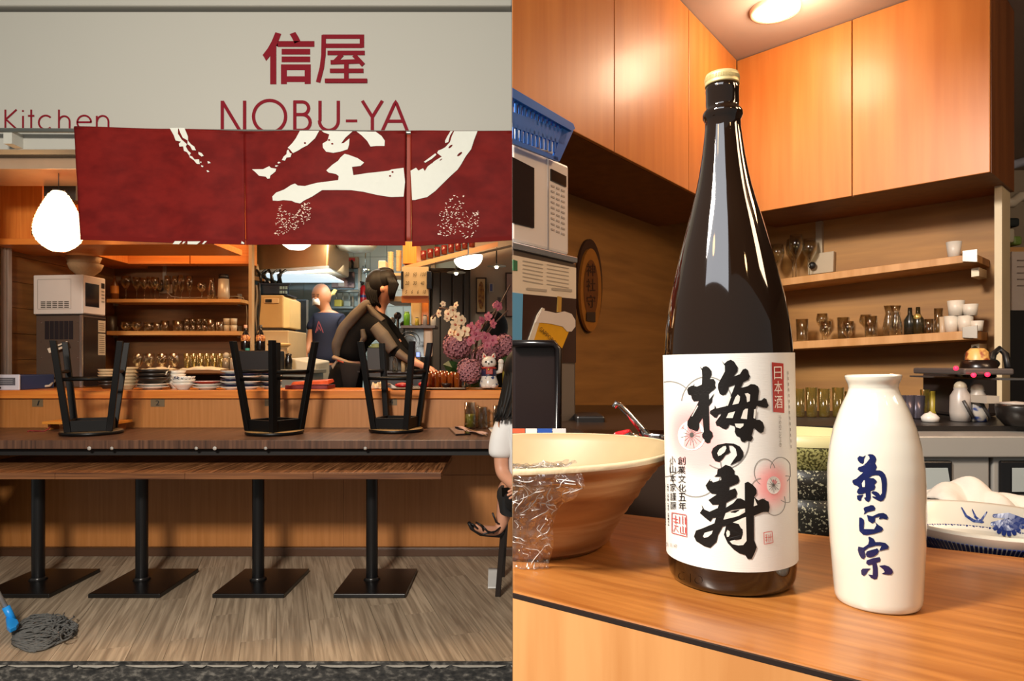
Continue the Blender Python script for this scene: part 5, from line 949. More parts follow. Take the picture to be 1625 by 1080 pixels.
# ---- flowers, cat, tray on the bar's right end
r2 = random.Random(21)
def hydrangea(c, r, mat, par):
    m = MB(); n = 120
    for i in range(n):
        z = 1-2*(i+.5)/n; a = i*2.39996; d = Vector((math.sqrt(1-z*z)*math.cos(a), math.sqrt(1-z*z)*math.sin(a), z))
        if d.y > .55: continue
        c0 = c+d*r*r2.uniform(.86, 1.02); t1 = d.orthogonal().normalized(); t2 = d.cross(t1); rot = r2.random()*PI; t1, t2 = t1*math.cos(rot)+t2*math.sin(rot), t2*math.cos(rot)-t1*math.sin(rot); s_ = r*.2
        for k in range(4):
            a_ = k*PI/2; u = t1*math.cos(a_)+t2*math.sin(a_); v = d.cross(u)
            m.add([c0, c0+u*s_*.6+v*s_*.45+d*s_*.25, c0+u*s_*1.15+d*s_*r2.uniform(0,.5), c0+u*s_*.6-v*s_*.45+d*s_*.25], [(0,1,2,3)])
    m.cur = 1; m.ball(c, r*.84, 8); o = m.build('hydrangea_bloom', [mat, M('#5d2f3c', .8)], par, fix=False); return o
PINK = [M('#9a6268', .7, var=.2, sc=30), M('#a56d72', .7, var=.2, sc=30), M('#864f56', .7, var=.2, sc=30)]
fa = thing('flower_arrangement', 'large arrangement of pink hydrangeas with cream and pink orchids on the bar', 'flowers', (X(745,5.0), 5.0, ZB))
for i, (x, y, r, Y) in enumerate(((726,548,23,4.95),(745,588,20,4.85),(779,560,20,4.95),(800,549,19,5.0),(764,565,16,5.02),(815,555,16,5.05))): hydrangea(P(x,y,Y), r*Y/F, PINK[i % 3], fa)
def petal(m, c, d, u, L, w):
    v = d.cross(u).normalized(); n = 7; pts = [c]+[c+u*L*(.5+.5*math.cos(PI-PI*k/n*1.0))*1.0+v*w*math.sin(PI*k/n)+d*L*.18*math.sin(PI*k/n) for k in range(1, n)]+[c+u*L]+[c+u*L*(.5+.5*math.cos(PI-PI*k/n))-v*w*math.sin(PI*k/n)+d*L*.18*math.sin(PI*k/n) for k in range(n-1, 0, -1)]
    m.add(pts, [tuple(range(len(pts)))])
def orchid(px, py, Y, r, mat, cm, tilt):
    c = P(px, py, Y); d = Vector((math.sin(tilt), -1, .2*math.cos(tilt*3))).normalized(); s_ = r*Y/F; m = MB(); t1 = d.orthogonal().normalized(); t2 = d.cross(t1)
    for k in range(5):
        a = tilt*2+k*2*PI/5; petal(m, c, d, t1*math.cos(a)+t2*math.sin(a), s_, s_*(.5 if k % 2 else .36))
    o = m.build('orchid_bloom', mat, fa, fix=False); q = MB(); q.ball(c+d*s_*.15, s_*.2, 7); q.build('orchid_lip', cm, o)
CREAM = M('#dcc09a', .6, sss=.2); LIP = M('#a04a30', .5); DPINK = M('#a2525f', .6); DL = M('#8a2a4a', .5)
for x, y, r in ((703,482,5),(697,497,7),(724,484,6),(712,498,9),(724,502,9),(732,508,9),(722,515,10),(728,531,12),(738,526,10),(716,527,7),(718,492,8),(709,505,6)): orchid(x, y, 4.86, r, CREAM, LIP, x*.7+y)
for x, y, r in ((748,520,10),(755,530,11),(775,502,8),(783,513,8),(790,485,9),(770,535,10),(782,540,10),(760,515,8),(747,540,9),(773,548,8),(786,484,6),(764,508,7)): orchid(x, y, 4.88, r, DPINK, DL, x*.9+y)
for pts in (((742,600),(735,560),(728,520),(712,490),(697,488)), ((750,600),(755,545),(768,515),(790,488),(803,470)), ((752,600),(765,540),(788,510),(806,492)), ((748,590),(760,530),(777,505),(786,495)), ((700,490),(690,500),(686,506)), ((765,540),(780,515),(795,480),(810,452))):
    m = MB(); m.tube([P(x, y, 4.94) for x, y in pts], .006, 6); m.build('stem', M('#4a2c1c', .6), fa)
for q in (((703,578),(712,572),(724,574),(732,586),(724,594),(712,592)), ((787,575),(800,566),(812,562),(818,574),(806,580),(795,584)), ((746,600),(760,602),(772,606),(764,614),(748,614))):
    m = MB(); k = len(q); c = P(sum(a[0] for a in q)/k, sum(a[1] for a in q)/k, 4.87); m.add([c]+[P(x, y, 4.92) for x, y in q], [(0, i+1, (i+1) % k+1) for i in range(k)]); m.build('leaf', M('#1f3a17', .4), fa, solid=.003)
s_ = 5/F; m = MB(); m.lathe([(0,0),(14*s_,0),(17*s_,8*s_),(13*s_,22*s_),(12*s_,22*s_),(0,4*s_)], (X(752,5.05),5.05,ZB+.014), 24); m.build('vase', GLASS('vase_glass', '#cfc9b4', .35, .05, body=('#5f6b57', .35)), fa)
m = MB(); m.cyl((X(763,4.95),5.0,0), 34*s_*.62, ZB+.001, ZB+.013, 36); tag(m.build('wooden_stand', M('#8c5a30', .5), bevel=.002), 'round thin wooden stand under the flowers and the lucky cat', 'stand')
cat = thing('beckoning_cat', 'white porcelain beckoning cat with red ears and blue painted body on the bar', 'figurine', (X(777,4.82), 4.82, ZB+.014)); c = Vector((X(776,4.82),4.82,ZB+.014)); s_ = 4.82/F
PORC = M('#d4c9bc', .25, var=.02)
BLUEP = WOOD('blue_painted_porcelain', '#283a6a', '#d2cabf', (26,26,26), .25, 2, lo=.40, hi=.46)
m = MB(); m.lathe([(0,0),(14*s_,0),(15.5*s_,5*s_),(13*s_,13*s_),(11*s_,20*s_)], c, 24); m.build('lower_body', BLUEP, cat)
m = MB(); m.lathe([(12*s_,19*s_),(12*s_,27*s_),(9*s_,32*s_),(0,34*s_)], c, 24); m.build('upper_body', M('#26233f', .35, var=.5, sc=30), cat)
for e in (-7, 7): m = MB(); m.ball(c+Vector((e*s_, -9*s_, 3.5*s_)), 5.5*s_, 8, sz=.8); m.build('paw', PORC, cat)
m = MB(); m.ball(c+Vector((0,-2*s_,40*s_)), 11*s_, 14, sx=1.06, sz=.92); m.build('head', PORC, cat)
m = MB(); m.tube([c+Vector((10.5*s_*math.cos(t), 10.5*s_*math.sin(t), 31*s_-.003*math.sin(t))) for t in [i*PI/8 for i in range(16)]], .0075, 8, closed=True); m.build('collar', M('#a02a1c', .4), cat)
m = MB(); m.cbox(c+Vector((1*s_,-12*s_,26*s_)), (11*s_,3*s_,9*s_)); m.build('bib', M('#9c2d20', .4, var=.4, sc=60), cat, bevel=.004); m = MB(); m.ball(c+Vector((0,-12.8*s_,29*s_)), 2*s_, 8); m.build('bell', M('#b8923c', .3, .8), cat)
for e in (-1, 1):
    m = MB(); m.lathe([(4.2*s_,0),(3*s_,4*s_),(0,8.5*s_)], c+Vector((e*6.7*s_,0,47.5*s_)), 10, M=Matrix.Rotation(e*.25, 3, 'Y')); o = m.build('ear', PORC, cat)
    m = MB(); m.lathe([(2.6*s_,.8*s_),(0,6.5*s_)], c+Vector((e*6.7*s_,-2.2*s_,47.5*s_)), 8, M=Matrix.Rotation(e*.25, 3, 'Y')); m.build('inner_ear', M('#b23a30', .5), o)
    m = MB(); m.ball(c+Vector((e*4.4*s_,-12.2*s_,41*s_)), 1.7*s_, 8, sz=1); m.build('eye', BLACK, cat)
m = MB(); m.ball(c+Vector((0,-13.2*s_,38*s_)), 1.2*s_, 6); m.build('nose', BLACK, cat)
m = MB(); m.tube([c+Vector((12*s_,0,24*s_)), c+Vector((18*s_,-2*s_,26*s_)), c+Vector((19*s_,-3*s_,38*s_))], [3*s_,4*s_,4.2*s_], 10); m.ball(c+Vector((19*s_,-3*s_,41*s_)), 4.8*s_, 8); m.build('raised_paw', PORC, cat)
m = MB(); m.box(X(797,5.0), X(815,5.0), 5.0, 5.08, ZB+.001, Z(578,5.0)); tag(m.build('yellow_canister', M('#98892c', .4), bevel=.02), 'yellow canister behind the raised paw of the beckoning cat', 'canister')
tr = thing('serving_tray', 'black tray on the bar carrying the amber glasses and red packets', 'tray', (X(680,4.84), 4.84, ZB))
x0, x1 = X(622,4.8), X(739,4.8); m = MB(); m.hexa([(x0+.03,4.74,ZB+.001),(x1-.06,4.74,ZB+.001),(x1-.06,5.02,ZB+.001),(x0+.03,5.02,ZB+.001),(x0,4.71,ZB+.012),(x1,4.71,ZB+.012),(x1,5.06,ZB+.012),(x0,5.06,ZB+.012)]); m.build('tray_body', M('#0f0d0c', .3), tr, bevel=.003)
m = MB(); m.tube([(x0,4.71,ZB+.014),(x1,4.71,ZB+.014),(x1,5.06,ZB+.014),(x0,5.06,ZB+.014)], .004, 6, closed=True, smooth=False); m.build('tray_rim', M('#7d6f60', .3), tr)
AMB = GLASS('amber_glass', '#d8842a', .3, .05, body=('#b8601a', .30))
k = 0
for row, Y in enumerate((4.80, 4.88, 4.96)):
    for i in range(5):
        px = 683+i*10.5+row*4
        if px > 730: continue
        o = tz(px, Y, ZB+.0135, 4.9, 24+row, [(0,0),(.8,0),(.84,.1),(1,.5),(.95,1),(.9,1),(.92,.5),(.7,.08),(0,.08)], AMB, 'amber_glass', 'amber tumbler on the black tray, %s row, %s from the red packets' % (('front','middle','rear')[row], ('first','second','third','fourth','fifth')[i]), 'glass', 'amber tumblers on the tray')
tz(708, 4.76, ZB+.0135, 8, 8, BOWL, M('#2a140c', .4), 'small_dark_bowl', 'tiny dark bowl on the tray in front of the amber tumblers', 'bowl')
for i, (a, b, c_, lb) in enumerate(((627,651,8,'red crinkled packet at the left end of the black tray'),(640,656,6,'red packet between the stool legs on the black tray'),(664,683,10,'red rounded packet on the black tray beside the amber glasses'))):
    Y = 4.76+.06*i; m = MB(); cx = X((a+b)/2,Y); rr_ = (b-a)/2*Y/F; m.grid(lambda u, v: Vector((cx+rr_*math.cos(2*PI*u)*math.sin(PI*v)*(1+.15*noise.noise(Vector((u*8,v*8,i)))), Y+.035*math.sin(2*PI*u)*math.sin(PI*v), ZB+.015+.02+c_*Y/F*.5*(-math.cos(PI*v))*(1+.2*noise.noise(Vector((u*6,v*6,i+5)))))), 24, 12); tag(m.build('red_packet', M('#b5141a', .3, bump=.2, sc=60)), lb, 'packet', None)
m = MB(); m.poly([P(x,y,4.74) for x, y in ((608,606),(618,608),(640,621),(632,621))], (0,.02,.0)); tag(m.build('white_spatula', M('#cfc8bf', .4)), 'white plastic spatula leaning on the left end of the black tray', 'spatula')
cloth(586, 604, 619, 14, 4.85, .2, ZB, 'white crumpled cloth on the bar left of the rightmost stool', 9)
m = MB(); m.ball(P(771,512,7.0), .22, 12, sx=.6, sz=1.2); hb = m; 
m2_ = thing('person', 'dark-haired person seen only as the back of a head beyond the flowers', 'person', (X(787,6.2), 6.2, 1.2)); m = MB(); m.ball(P(786,520,6.2), .125, 14, sx=.95, sz=1.25); m.build('hair', HAIR, m2_)
skinned('body', JK, [(P(787,745,6.25), .16), (P(787,640,6.25), .17), (P(787,590,6.25), .18), (P(787,560,6.25), .12), (P(787,545,6.25), .06), (P(787,525,6.22), .09)], [(0,1),(1,2),(2,3),(3,4),(4,5)], m2_)
# ================================================================ RIGHT: the corner behind the counter
RC = Vector((.844, 2.479, 0)); dL = Vector((-.706, -.918, 0)).normalized(); dR = Vector((.545, -.579, 0)).normalized()
nL = Vector((dL.y, -dL.x, 0)); nR = Vector((-dR.y, dR.x, 0))                 # outward normals (away from the counter)
if nL.y < 0: nL = -nL
if nR.y < 0: nR = -nR
ZCb, ZCt = CZ+.55, CZ+1.133
def onL(px, py, off=0): return onp(px, py, RC+nL*off, nL)
def onR(px, py, off=0): return onp(px, py, RC+nR*off, nR)
def sheet(name, quad, back, mat, parent=None, bevel=0, cut=True, **k):
    m = MB(); b = Vector(back); q = [Vector(p) for p in quad]; m.hexa(q+[p+b for p in q]); return m.build(name, mat, parent, bevel, cut=cut, **k)
CABW = WOOD('cabinet_cherry', '#b36a2c', '#c37c3a', (26, 26, 1.6), .42, 5, coat=.06, lo=.3, hi=.7)
WALLW = WOOD('wall_walnut_paper', '#8a6030', '#a8783c', (2.5, 2.5, 26), .6, 5, lo=.3, hi=.7, dist=.4)
# walls, ceiling, floor of this place
pL0 = RC+nL*.33; pR0 = RC+nR*.33
def isect(p, d, q, e):
    den = d.x*e.y-d.y*e.x; t = ((q.x-p.x)*e.y-(q.y-p.y)*e.x)/den; return p+d*t
cw = isect(pL0, dL, pR0, dR)
def vwall(name, a, b, z0, z1, back, mat, cut=True): m = MB(); k = Vector(back); m.hexa([(a.x,a.y,z0),(b.x,b.y,z0),(b.x+k.x,b.y+k.y,z0),(a.x+k.x,a.y+k.y,z0),(a.x,a.y,z1),(b.x,b.y,z1),(b.x+k.x,b.y+k.y,z1),(a.x+k.x,a.y+k.y,z1)]); return struct(m.build(name, mat, cut=cut))
vwall('wall_corner_left', cw+nR*.05, cw+dL*2.2, .25, ZCt+.05, nL*.05, WALLW)
rE = onR(1592, 500, .33); rE.z = 0
wr = vwall('wall_corner_right', cw+nL*.05, rE, .25, ZCt+.05, nR*.05, WALLW)
m = MB(); m.box(0, 4.2, -1.2, 3.2, ZCt, ZCt+.05); m.box(.5, 4.2, 3.2, 4.2, ZCt, ZCt+.05); struct(m.build('ceiling_corner', M('#a5958a', .7, var=.02), cut=True))
m = MB(); m.box(0, 4.2, -1.2, 3.2, .2, .25); m.box(.5, 4.2, 3.2, 4.2, .2, .25); struct(m.build('floor_corner', M('#4a4038', .7), cut=True))
m = MB(); m.box(.5, 4.15, 3.9, 3.95, .25, ZCt+.05); struct(m.build('wall_far_right', M('#c9b79d', .6)))
m = MB(); m.box(4.15, 4.2, -1.2, 4.0, .25, ZCt+.05); struct(m.build('wall_right', M('#a38d74', .6)))
# added panel, unseen, blocks light between the places; it starts behind the cabinets
m = MB(); m.box(.0006, .005, 1.42, 2.0, .25, ZCt+.05); struct(m.build('light_divider', M('#5a3a1a', .6)))
# cabinets: a carcass and doors
cbl = thing('wall_cabinet', 'orange wall cabinets above the left wall of the close-up corner', 'cabinet', RC+dL*.6+Vector((0,0,ZCb)))
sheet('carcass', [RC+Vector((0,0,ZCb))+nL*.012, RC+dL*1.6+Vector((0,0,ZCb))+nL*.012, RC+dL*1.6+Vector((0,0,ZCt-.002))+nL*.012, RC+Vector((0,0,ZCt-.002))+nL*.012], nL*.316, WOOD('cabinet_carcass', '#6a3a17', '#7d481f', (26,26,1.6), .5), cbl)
def door(p0, p1, par, n, lab=None):                           # p0,p1: plan points along the front plane
    g = .0016; d = (p1-p0).normalized(); a, b = p0+d*g, p1-d*g
    return sheet('cabinet_door', [Vector((a.x,a.y,ZCb)), Vector((b.x,b.y,ZCb)), Vector((b.x,b.y,ZCt-.003)), Vector((a.x,a.y,ZCt-.003))], n*.011, CABW, par, bevel=.0015)
def lx(px): p = onL(px, 400); p.z = 0; return p
def rx(px): p = onR(px, 400); p.z = 0; return p
ls = [lx(1169), lx(1093), lx(975), lx(812)+dL*.1]
for a, b in zip(ls, ls[1:]): door(a, b, cbl, nL)
cbr = thing('wall_cabinet', 'orange wall cabinets above the glass shelves of the close-up corner', 'cabinet', RC+dR*.4+Vector((0,0,ZCb)))
rs = [rx(1169), rx(1352), rx(1572)]
for a, b in zip(rs, rs[1:]): door(a, b, cbr, nR)
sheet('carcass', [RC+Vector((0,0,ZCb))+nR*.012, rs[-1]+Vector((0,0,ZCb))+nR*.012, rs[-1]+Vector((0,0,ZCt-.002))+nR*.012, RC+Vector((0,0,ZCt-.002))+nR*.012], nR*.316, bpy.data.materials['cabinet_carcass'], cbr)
# pale edge trim at the end of the right wall
q = [onR(1578, 300, .2), onR(1590, 300, .2)]; m = MB(); a, b = q[0], q[1]; m.hexa([(a.x,a.y,.25),(b.x,b.y,.25),(b.x+nR.x*.12,b.y+nR.y*.12,.25),(a.x+nR.x*.12,a.y+nR.y*.12,.25),(a.x,a.y,ZCt),(b.x,b.y,ZCt),(b.x+nR.x*.12,b.y+nR.y*.12,ZCt),(a.x+nR.x*.12,a.y+nR.y*.12,ZCt)]); struct(m.build('trim_8', M('#cbb894', .5)))
# ceiling lamp
cp = Vector(((1230-CX)/F*2.12, 2.12, ZCt)); cl_ = thing('ceiling_light', 'round glowing lamp set in the ceiling of the close-up corner', 'lamp', cp)
m = MB(); m.lathe([(.068,-.012),(.075,-.012),(.078,0)], cp, 36); m.build('ring', M('#e0d2ba', .4), cl_)
m = MB(); m.lathe([(0,-.022),(.03,-.021),(.055,-.016),(.068,-.008)], cp, 36); m.build('diffuser', EMIT('ceiling_diffuser', '#fff3cf', 6), cl_)
# ---- main counter in front
hc = .169; zc_ = CZ-hc
CT = WOOD('counter_cherry', '#8c5222', '#b07236', (9, 130, 130), .3, 9, coat=.25, lo=.3, hi=.7, rz=.65, bump=.03)
fe0, fe1 = Vector((0, .490, 0)), Vector((.180, .359, 0)); fd = (fe1-fe0).normalized(); be0 = Vector((.125,.740,0)); be1 = Vector((.444,.574,0)); bd = (be1-be0).normalized()
A = fe0-fd*.05; B = fe0+fd*.75; Cc = be1+bd*.55; D = be0-bd*.22
ctr = thing('sake_counter', 'orange cherry-wood counter under the big brown bottle and white flask', 'counter', (0.3,.5,zc_-.03))
sheet('counter_top', [A+Vector((0,0,zc_)), B+Vector((0,0,zc_)), Cc+Vector((0,0,zc_)), D+Vector((0,0,zc_))], (0,0,-.028), CT, ctr, bevel=.0012)
fn_ = Vector((-fd.y, fd.x, 0)); fn_ = fn_ if fn_.y > 0 else -fn_
FR2 = WOOD('counter_front_beech', '#bd8048', '#cf955c', (40, 40, 3), .45, 5)
a = A+fn_*.004; b = B+fn_*.004
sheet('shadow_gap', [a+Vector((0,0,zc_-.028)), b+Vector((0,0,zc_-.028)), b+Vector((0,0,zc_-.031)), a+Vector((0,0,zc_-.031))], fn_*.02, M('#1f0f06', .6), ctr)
a = A-fn_*.000; b = B-fn_*.000
sheet('front_panel', [a+Vector((0,0,zc_-.0035)), b+Vector((0,0,zc_-.0035)), b+Vector((0,0,zc_-.42)), a+Vector((0,0,zc_-.42))], fn_*.0 -fn_*.004, FR2, ctr)
m = MB(); m.bar(A+Vector((0,0,zc_-.0018))-fn_*.003, B+Vector((0,0,zc_-.0018))-fn_*.003, .0022, .003); m.build('edge_joint', M('#1d0e06', .6), ctr, cut=True)
sheet('base', [a+Vector((0,0,zc_-.42)), b+Vector((0,0,zc_-.42)), b+Vector((0,0,.25)), a+Vector((0,0,.25))], fn_*.2, FR2, ctr)
# ---- sake bottle
BY = .52; bx = (1160-CX)/F*BY; bl = thing('sake_bottle', 'tall dark brown glass sake bottle with a white label and big black brush writing', 'bottle', (bx, BY, zc_))
sec = math.sqrt(1+((1160-CX)/F)**2); s = BY/F; by = H0+hc*F/BY
rows = [(136,26.5),(141,27),(145,27.3),(150,26.6),(166,26.8),(170,26.5),(174,27),(177,31),(181,32.5),(186,32.2),(190,30),(194,28.5),(205,29),(225,31.5),(250,35),(275,39.5),(300,45),(325,52),(350,59.5),(375,66.5),(400,73.5),(425,80),(450,86),(475,92),(500,96.5),(520,99.5),(540,101.5),(556,102.6),(562,103)]
body = [(r*s/sec, (by-y)*s) for y, r in rows][::-1]
low = [(0,.0),(90*s,.0),(97*s,.002),(100.5*s,.006),(102.3*s,.013),(103*s,.024)]
body = [(r/sec, z) for r, z in low]+[(103.3*s/sec, .05),(103.3*s/sec, .12)]+body
def dense(pr, k=3):
    out = []
    for (a, b), (c, d) in zip(pr, pr[1:]): out += [(a+(c-a)*t/k, b+(d-b)*t/k) for t in range(k)]
    return out+[pr[-1]]
m_, n_, l_, b_ = nt('brown_bottle_glass'); b_.inputs['Base Color'].default_value = (.011,.0045,.0018,1); b_.inputs['Roughness'].default_value = .05; b_.inputs['Coat Weight'].default_value = .6; b_.inputs['Coat Roughness'].default_value = .02; b_.inputs['IOR'].default_value = 1.52
m = MB(); m.lathe(body+[(0, (by-134)*s)], (bx, BY, zc_), 96); m.build('glass_body', m_, bl)
m = MB()
capr = 27.6*s/sec; z0, z1 = (by-137)*s, (by-119)*s
m.lathe([(0,z0),(capr,z0),(capr,z0+.0015),(capr*.985,z0+.002),(capr,z0+.003),(capr*1.0,z1-.002),(capr*.95,z1),(capr*.8,z1+.0004),(0,z1+.0004)], (bx, BY, zc_), 64); m.build('cap', M('#cdbb84', .4, .3, .03), bl)
for k in range(64):
    pass
m = MB()
for k in range(72): a_ = 2*PI*k/72; m.bar((bx+capr*math.cos(a_), BY+capr*math.sin(a_), zc_+z0+.0035), (bx+capr*math.cos(a_), BY+capr*math.sin(a_), zc_+z1-.0025), .0005)
m.build('cap_ridges', M('#c2b07a', .4, .3, .03), bl)['kind'] = 'stuff'
# embossed letters low on the glass and the label
rb = 103.5*s/sec; sec0 = sec
def cyl_pt(px, py, r):                                        # pixel -> point on the bottle's side (cylinder of radius r)
    d = ray(px, py); ox, oy = -bx, -BY; A_ = d.x*d.x+d.y*d.y; B_ = 2*(d.x*ox+d.y*oy); C_ = ox*ox+oy*oy-r*r; q = B_*B_-4*A_*C_
    if q < 0:
        t = -B_/(2*A_); p = Vector((d.x*t, d.y*t, CZ+d.z*t)); w = Vector((p.x-bx, p.y-BY, 0)).normalized()*r; return Vector((bx+w.x, BY+w.y, p.z))
    t = (-B_-math.sqrt(q))/(2*A_); return Vector((d.x*t, d.y*t, CZ+d.z*t))
RL = rb+.0005
mc, nc, lc, bc_ = nt('label_paper'); 
bc_.inputs['Roughness'].default_value = .5
tc = nc.new('ShaderNodeTexCoord'); 
base = lin('#dfddd6')
cur = None
PNK = []
def blot(center, rad, prev, col=(.90,.33,.32,1)):             # the label's printed pink blush
    vm = nc.new('ShaderNodeVectorMath'); vm.operation = 'DISTANCE'; lc.new(tc.outputs['Object'], vm.inputs[0]); vm.inputs[1].default_value = center
    mr = nc.new('ShaderNodeMapRange'); mr.interpolation_type = 'SMOOTHSTEP'; lc.new(vm.outputs['Value'], mr.inputs[0]); mr.inputs[1].default_value = rad*.25; mr.inputs[2].default_value = rad; mr.inputs[3].default_value = .95; mr.inputs[4].default_value = 0
    mx = nc.new('ShaderNodeMix'); mx.data_type = 'RGBA'; lc.new(mr.outputs[0], mx.inputs[0])
    if prev is None: mx.inputs[6].default_value = base
    else: lc.new(prev, mx.inputs[6])
    mx.inputs[7].default_value = col; return mx.outputs[2]
c1, c2 = cyl_pt(1100, 686, RL), cyl_pt(1230, 770, RL)
cur = blot(c1, .034, None); cur = blot(cyl_pt(1112,715,RL), .026, cur, (.92,.45,.43,1)); cur = blot(c2, .021, cur)
wv = nc.new('ShaderNodeTexNoise'); mpp = nc.new('ShaderNodeMapping'); mpp.inputs['Scale'].default_value = (30,30,600); lc.new(tc.outputs['Object'], mpp.inputs[0]); lc.new(mpp.outputs[0], wv.inputs['Vector']); bpn = nc.new('ShaderNodeBump'); bpn.inputs['Strength'].default_value = .12; bpn.inputs['Distance'].default_value = .001; lc.new(wv.outputs['Fac'], bpn.inputs['Height']); lc.new(bpn.outputs[0], bc_.inputs['Normal'])
lc.new(cur, bc_.inputs['Base Color'])
ztop = cyl_pt(1150, 560, RL).z; zbot = cyl_pt(1150, 905, RL).z
m = MB(); m.lathe([(RL,zbot),(RL,zbot+(ztop-zbot)*.5),(RL,ztop)], (bx, BY, 0), 96, a0=-PI*1.12, a1=PI*.12); lab = m.build('paper_label', mc, bl)
cnt_ = [0]
def lf(r_off):
    cnt_[0] += 1; o_ = RL+r_off+.000012*(cnt_[0] % 9)
    return lambda x, y: cyl_pt(x, y, o_)
INK = M('#120d0a', .55, var=.02, spec=.3); GREYL = M('#8a8680', .6); REDL = M('#b02a20', .5)
z7 = lambda pts, ox, oy, k: [(ox+p[0]/k, oy+p[1]/k)+tuple(q/k for q in p[2:]) for p in pts]
# plum blossoms (grey outlines) printed on the label
m = MB()
def petals(cx, cy, rp, dd, wd, rot, ex=1.0):
    for k in range(5):
        a_ = rot+k*2*PI/5; px, py = cx+dd*math.cos(a_)*ex, cy-dd*math.sin(a_); f_ = lf(.00010)
        pts = []
        for i in range(31):
            b_ = a_-1.95+3.9*i/30; pts.append((px+rp*math.cos(b_)*ex, py-rp*math.sin(b_)))
        pts = [p for p in pts if p[0] > 1054 and p[0] < 1258]
        if len(pts) > 3: stroke(m, pts, f_, wd, rnd=False)
petals(1102, 688, 44, 55, 1.9, 1.05, .93); petals(1231, 770, 21, 27, 1.1, 1.0, .8); m.build('blossom_outline', GREYL, lab)
for q5 in ((1102,689,22,24),(1231,770,11,14)): m = MB(); disc(m, q5[0], q5[1], q5[2], lf(.00018), q5[3], 24); m.build('blossom_heart', M('#e2ded6', .6), lab)
m = MB()
for (cx, cy, L, n) in ((1102,688,20,16), (1231,770,11,14)):
    for k in range(n): a_ = k*2*PI/n+.2; LL = L*(1 if k % 2 else .75); stroke(m, [(cx,cy),(cx+LL*.9*math.cos(a_),cy+LL*1.1*math.sin(a_))], lf(.00026), .55, rnd=False)
    disc(m, cx, cy, L*.16, lf(.00026), L*.18)
m.build('stamens', M('#55504a', .6), lab)
# the big characters: outlines traced as printed shapes
def glyph(polys, strokes, name='big_character', mat=INK, off=.0004, holes=()):
    m = MB()
    for p in strokes: stroke(m, p, lf(off), 9)
    for pl in polys:
        f_ = lf(off); q = []
        for i in range(len(pl)):
            a_, b_ = pl[i], pl[(i+1) % len(pl)]; k = max(1, int(math.dist(a_, b_)/6)); q += [(a_[0]+(b_[0]-a_[0])*t/k, a_[1]+(b_[1]-a_[1])*t/k) for t in range(k)]
        tri = [[q[i] for i in t] for t in tessellate_polygon([[Vector((x, y, 0)) for x, y in q]])]
        while tri:
            a_, b_, c_ = tri.pop(); e = [math.dist(a_, b_), math.dist(b_, c_), math.dist(c_, a_)]; k = e.index(max(e))
            if e[k] > 9:
                a_, b_, c_ = (a_, b_, c_) if k == 0 else (b_, c_, a_) if k == 1 else (c_, a_, b_); h = ((a_[0]+b_[0])/2, (a_[1]+b_[1])/2); tri += [(a_, h, c_), (h, b_, c_)]
            else: m.add([f_(*p) for p in (a_, b_, c_)], [(0,1,2)])
    return m.build(name, mat, lab, fix=False)
zz = lambda pts: [(1090+x/7.714, 565+y/7.714) for x, y in pts]
tree = [(205,115),(235,140),(250,120),(285,110),(320,130),(350,170),(352,215),(325,270),(375,270),(395,300),(390,340),(400,375),(370,405),(340,425),(313,450),(313,525),(385,440),(355,500),(350,550),(310,600),(313,890),(345,920),(355,970),(325,1010),(318,1045),(285,1055),(258,1040),(245,1008),(222,980),(222,940),(243,915),(230,740),(190,800),(185,860),(165,905),(130,895),(95,880),(60,870),(40,830),(45,780),(75,730),(130,650),(190,535),(125,540),(102,505),(95,465),(60,455),(48,410),(60,370),(100,350),(125,345),(135,310),(132,352),(170,360),(230,335),(235,230),(232,160)]
top = [(475,45),(510,85),(550,50),(590,38),(630,60),(650,95),(675,130),(670,180),(640,215),(620,245),(700,215),(735,160),(770,148),(800,170),(805,210),(822,240),(805,285),(740,315),(705,385),(790,365),(830,340),(880,345),(920,370),(930,420),(915,545),(960,540),(990,512),(1020,530),(1030,570),(1045,605),(1025,635),(980,630),(900,605),(885,640),(880,700),(885,780),(930,778),(970,810),(987,870),(975,925),(945,942),(905,920),(865,880),(850,890),(845,930),(830,965),(845,1000),(820,1040),(770,1030),(735,1050),(700,1035),(685,990),(640,965),(622,920),(628,880),(620,850),(560,830),(540,870),(510,888),(465,870),(430,845),(400,840),(388,800),(410,770),(450,720),(465,690),(430,700),(400,745),(370,735),(320,690),(325,660),(380,630),(385,590),(400,632),(520,605),(600,440),(640,340),(560,370),(545,420),(520,460),(480,470),(445,450),(425,380),(430,330),(470,260),(515,180),(515,110)]
glyph([zz(tree), zz(top)], [])
# openings inside the first character show the paper again
def openings(pls, col=mc):
    m = MB()
    for pl in pls: m.add([lf(.0007)(*p) for p in pl], [tuple(range(len(pl)))])
    m.build('paper_opening', M('#d8d3c8', .55), lab, fix=False)
openings([zz(p) for p in ([(600,590),(640,495),(670,465),(695,490),(690,540),(675,575)], [(755,455),(790,448),(820,470),(812,550),(780,560),(775,500)], [(520,750),(550,690),(632,670),(600,752)], [(700,760),(735,660),(760,640),(790,640),(775,768)], [(520,600),(575,485),(588,490),(545,600)], [(625,820),(735,822),(730,850),(690,880),(640,865)], [(855,755),(865,650),(890,645),(875,765)], [(95,725),(170,590),(180,600),(105,725)])])
z9 = lambda pts: [(1095+x/5.4, 690+y/5.4) for x, y in pts]
no_o = [(205,140),(220,105),(260,78),(330,65),(400,70),(450,95),(478,140),(480,180),(455,215),(410,235),(362,258),(395,210),(425,170),(415,115),(385,85),(355,82),(360,120),(368,140),(350,155),(325,165),(300,200),(270,225),(235,215),(215,185)]
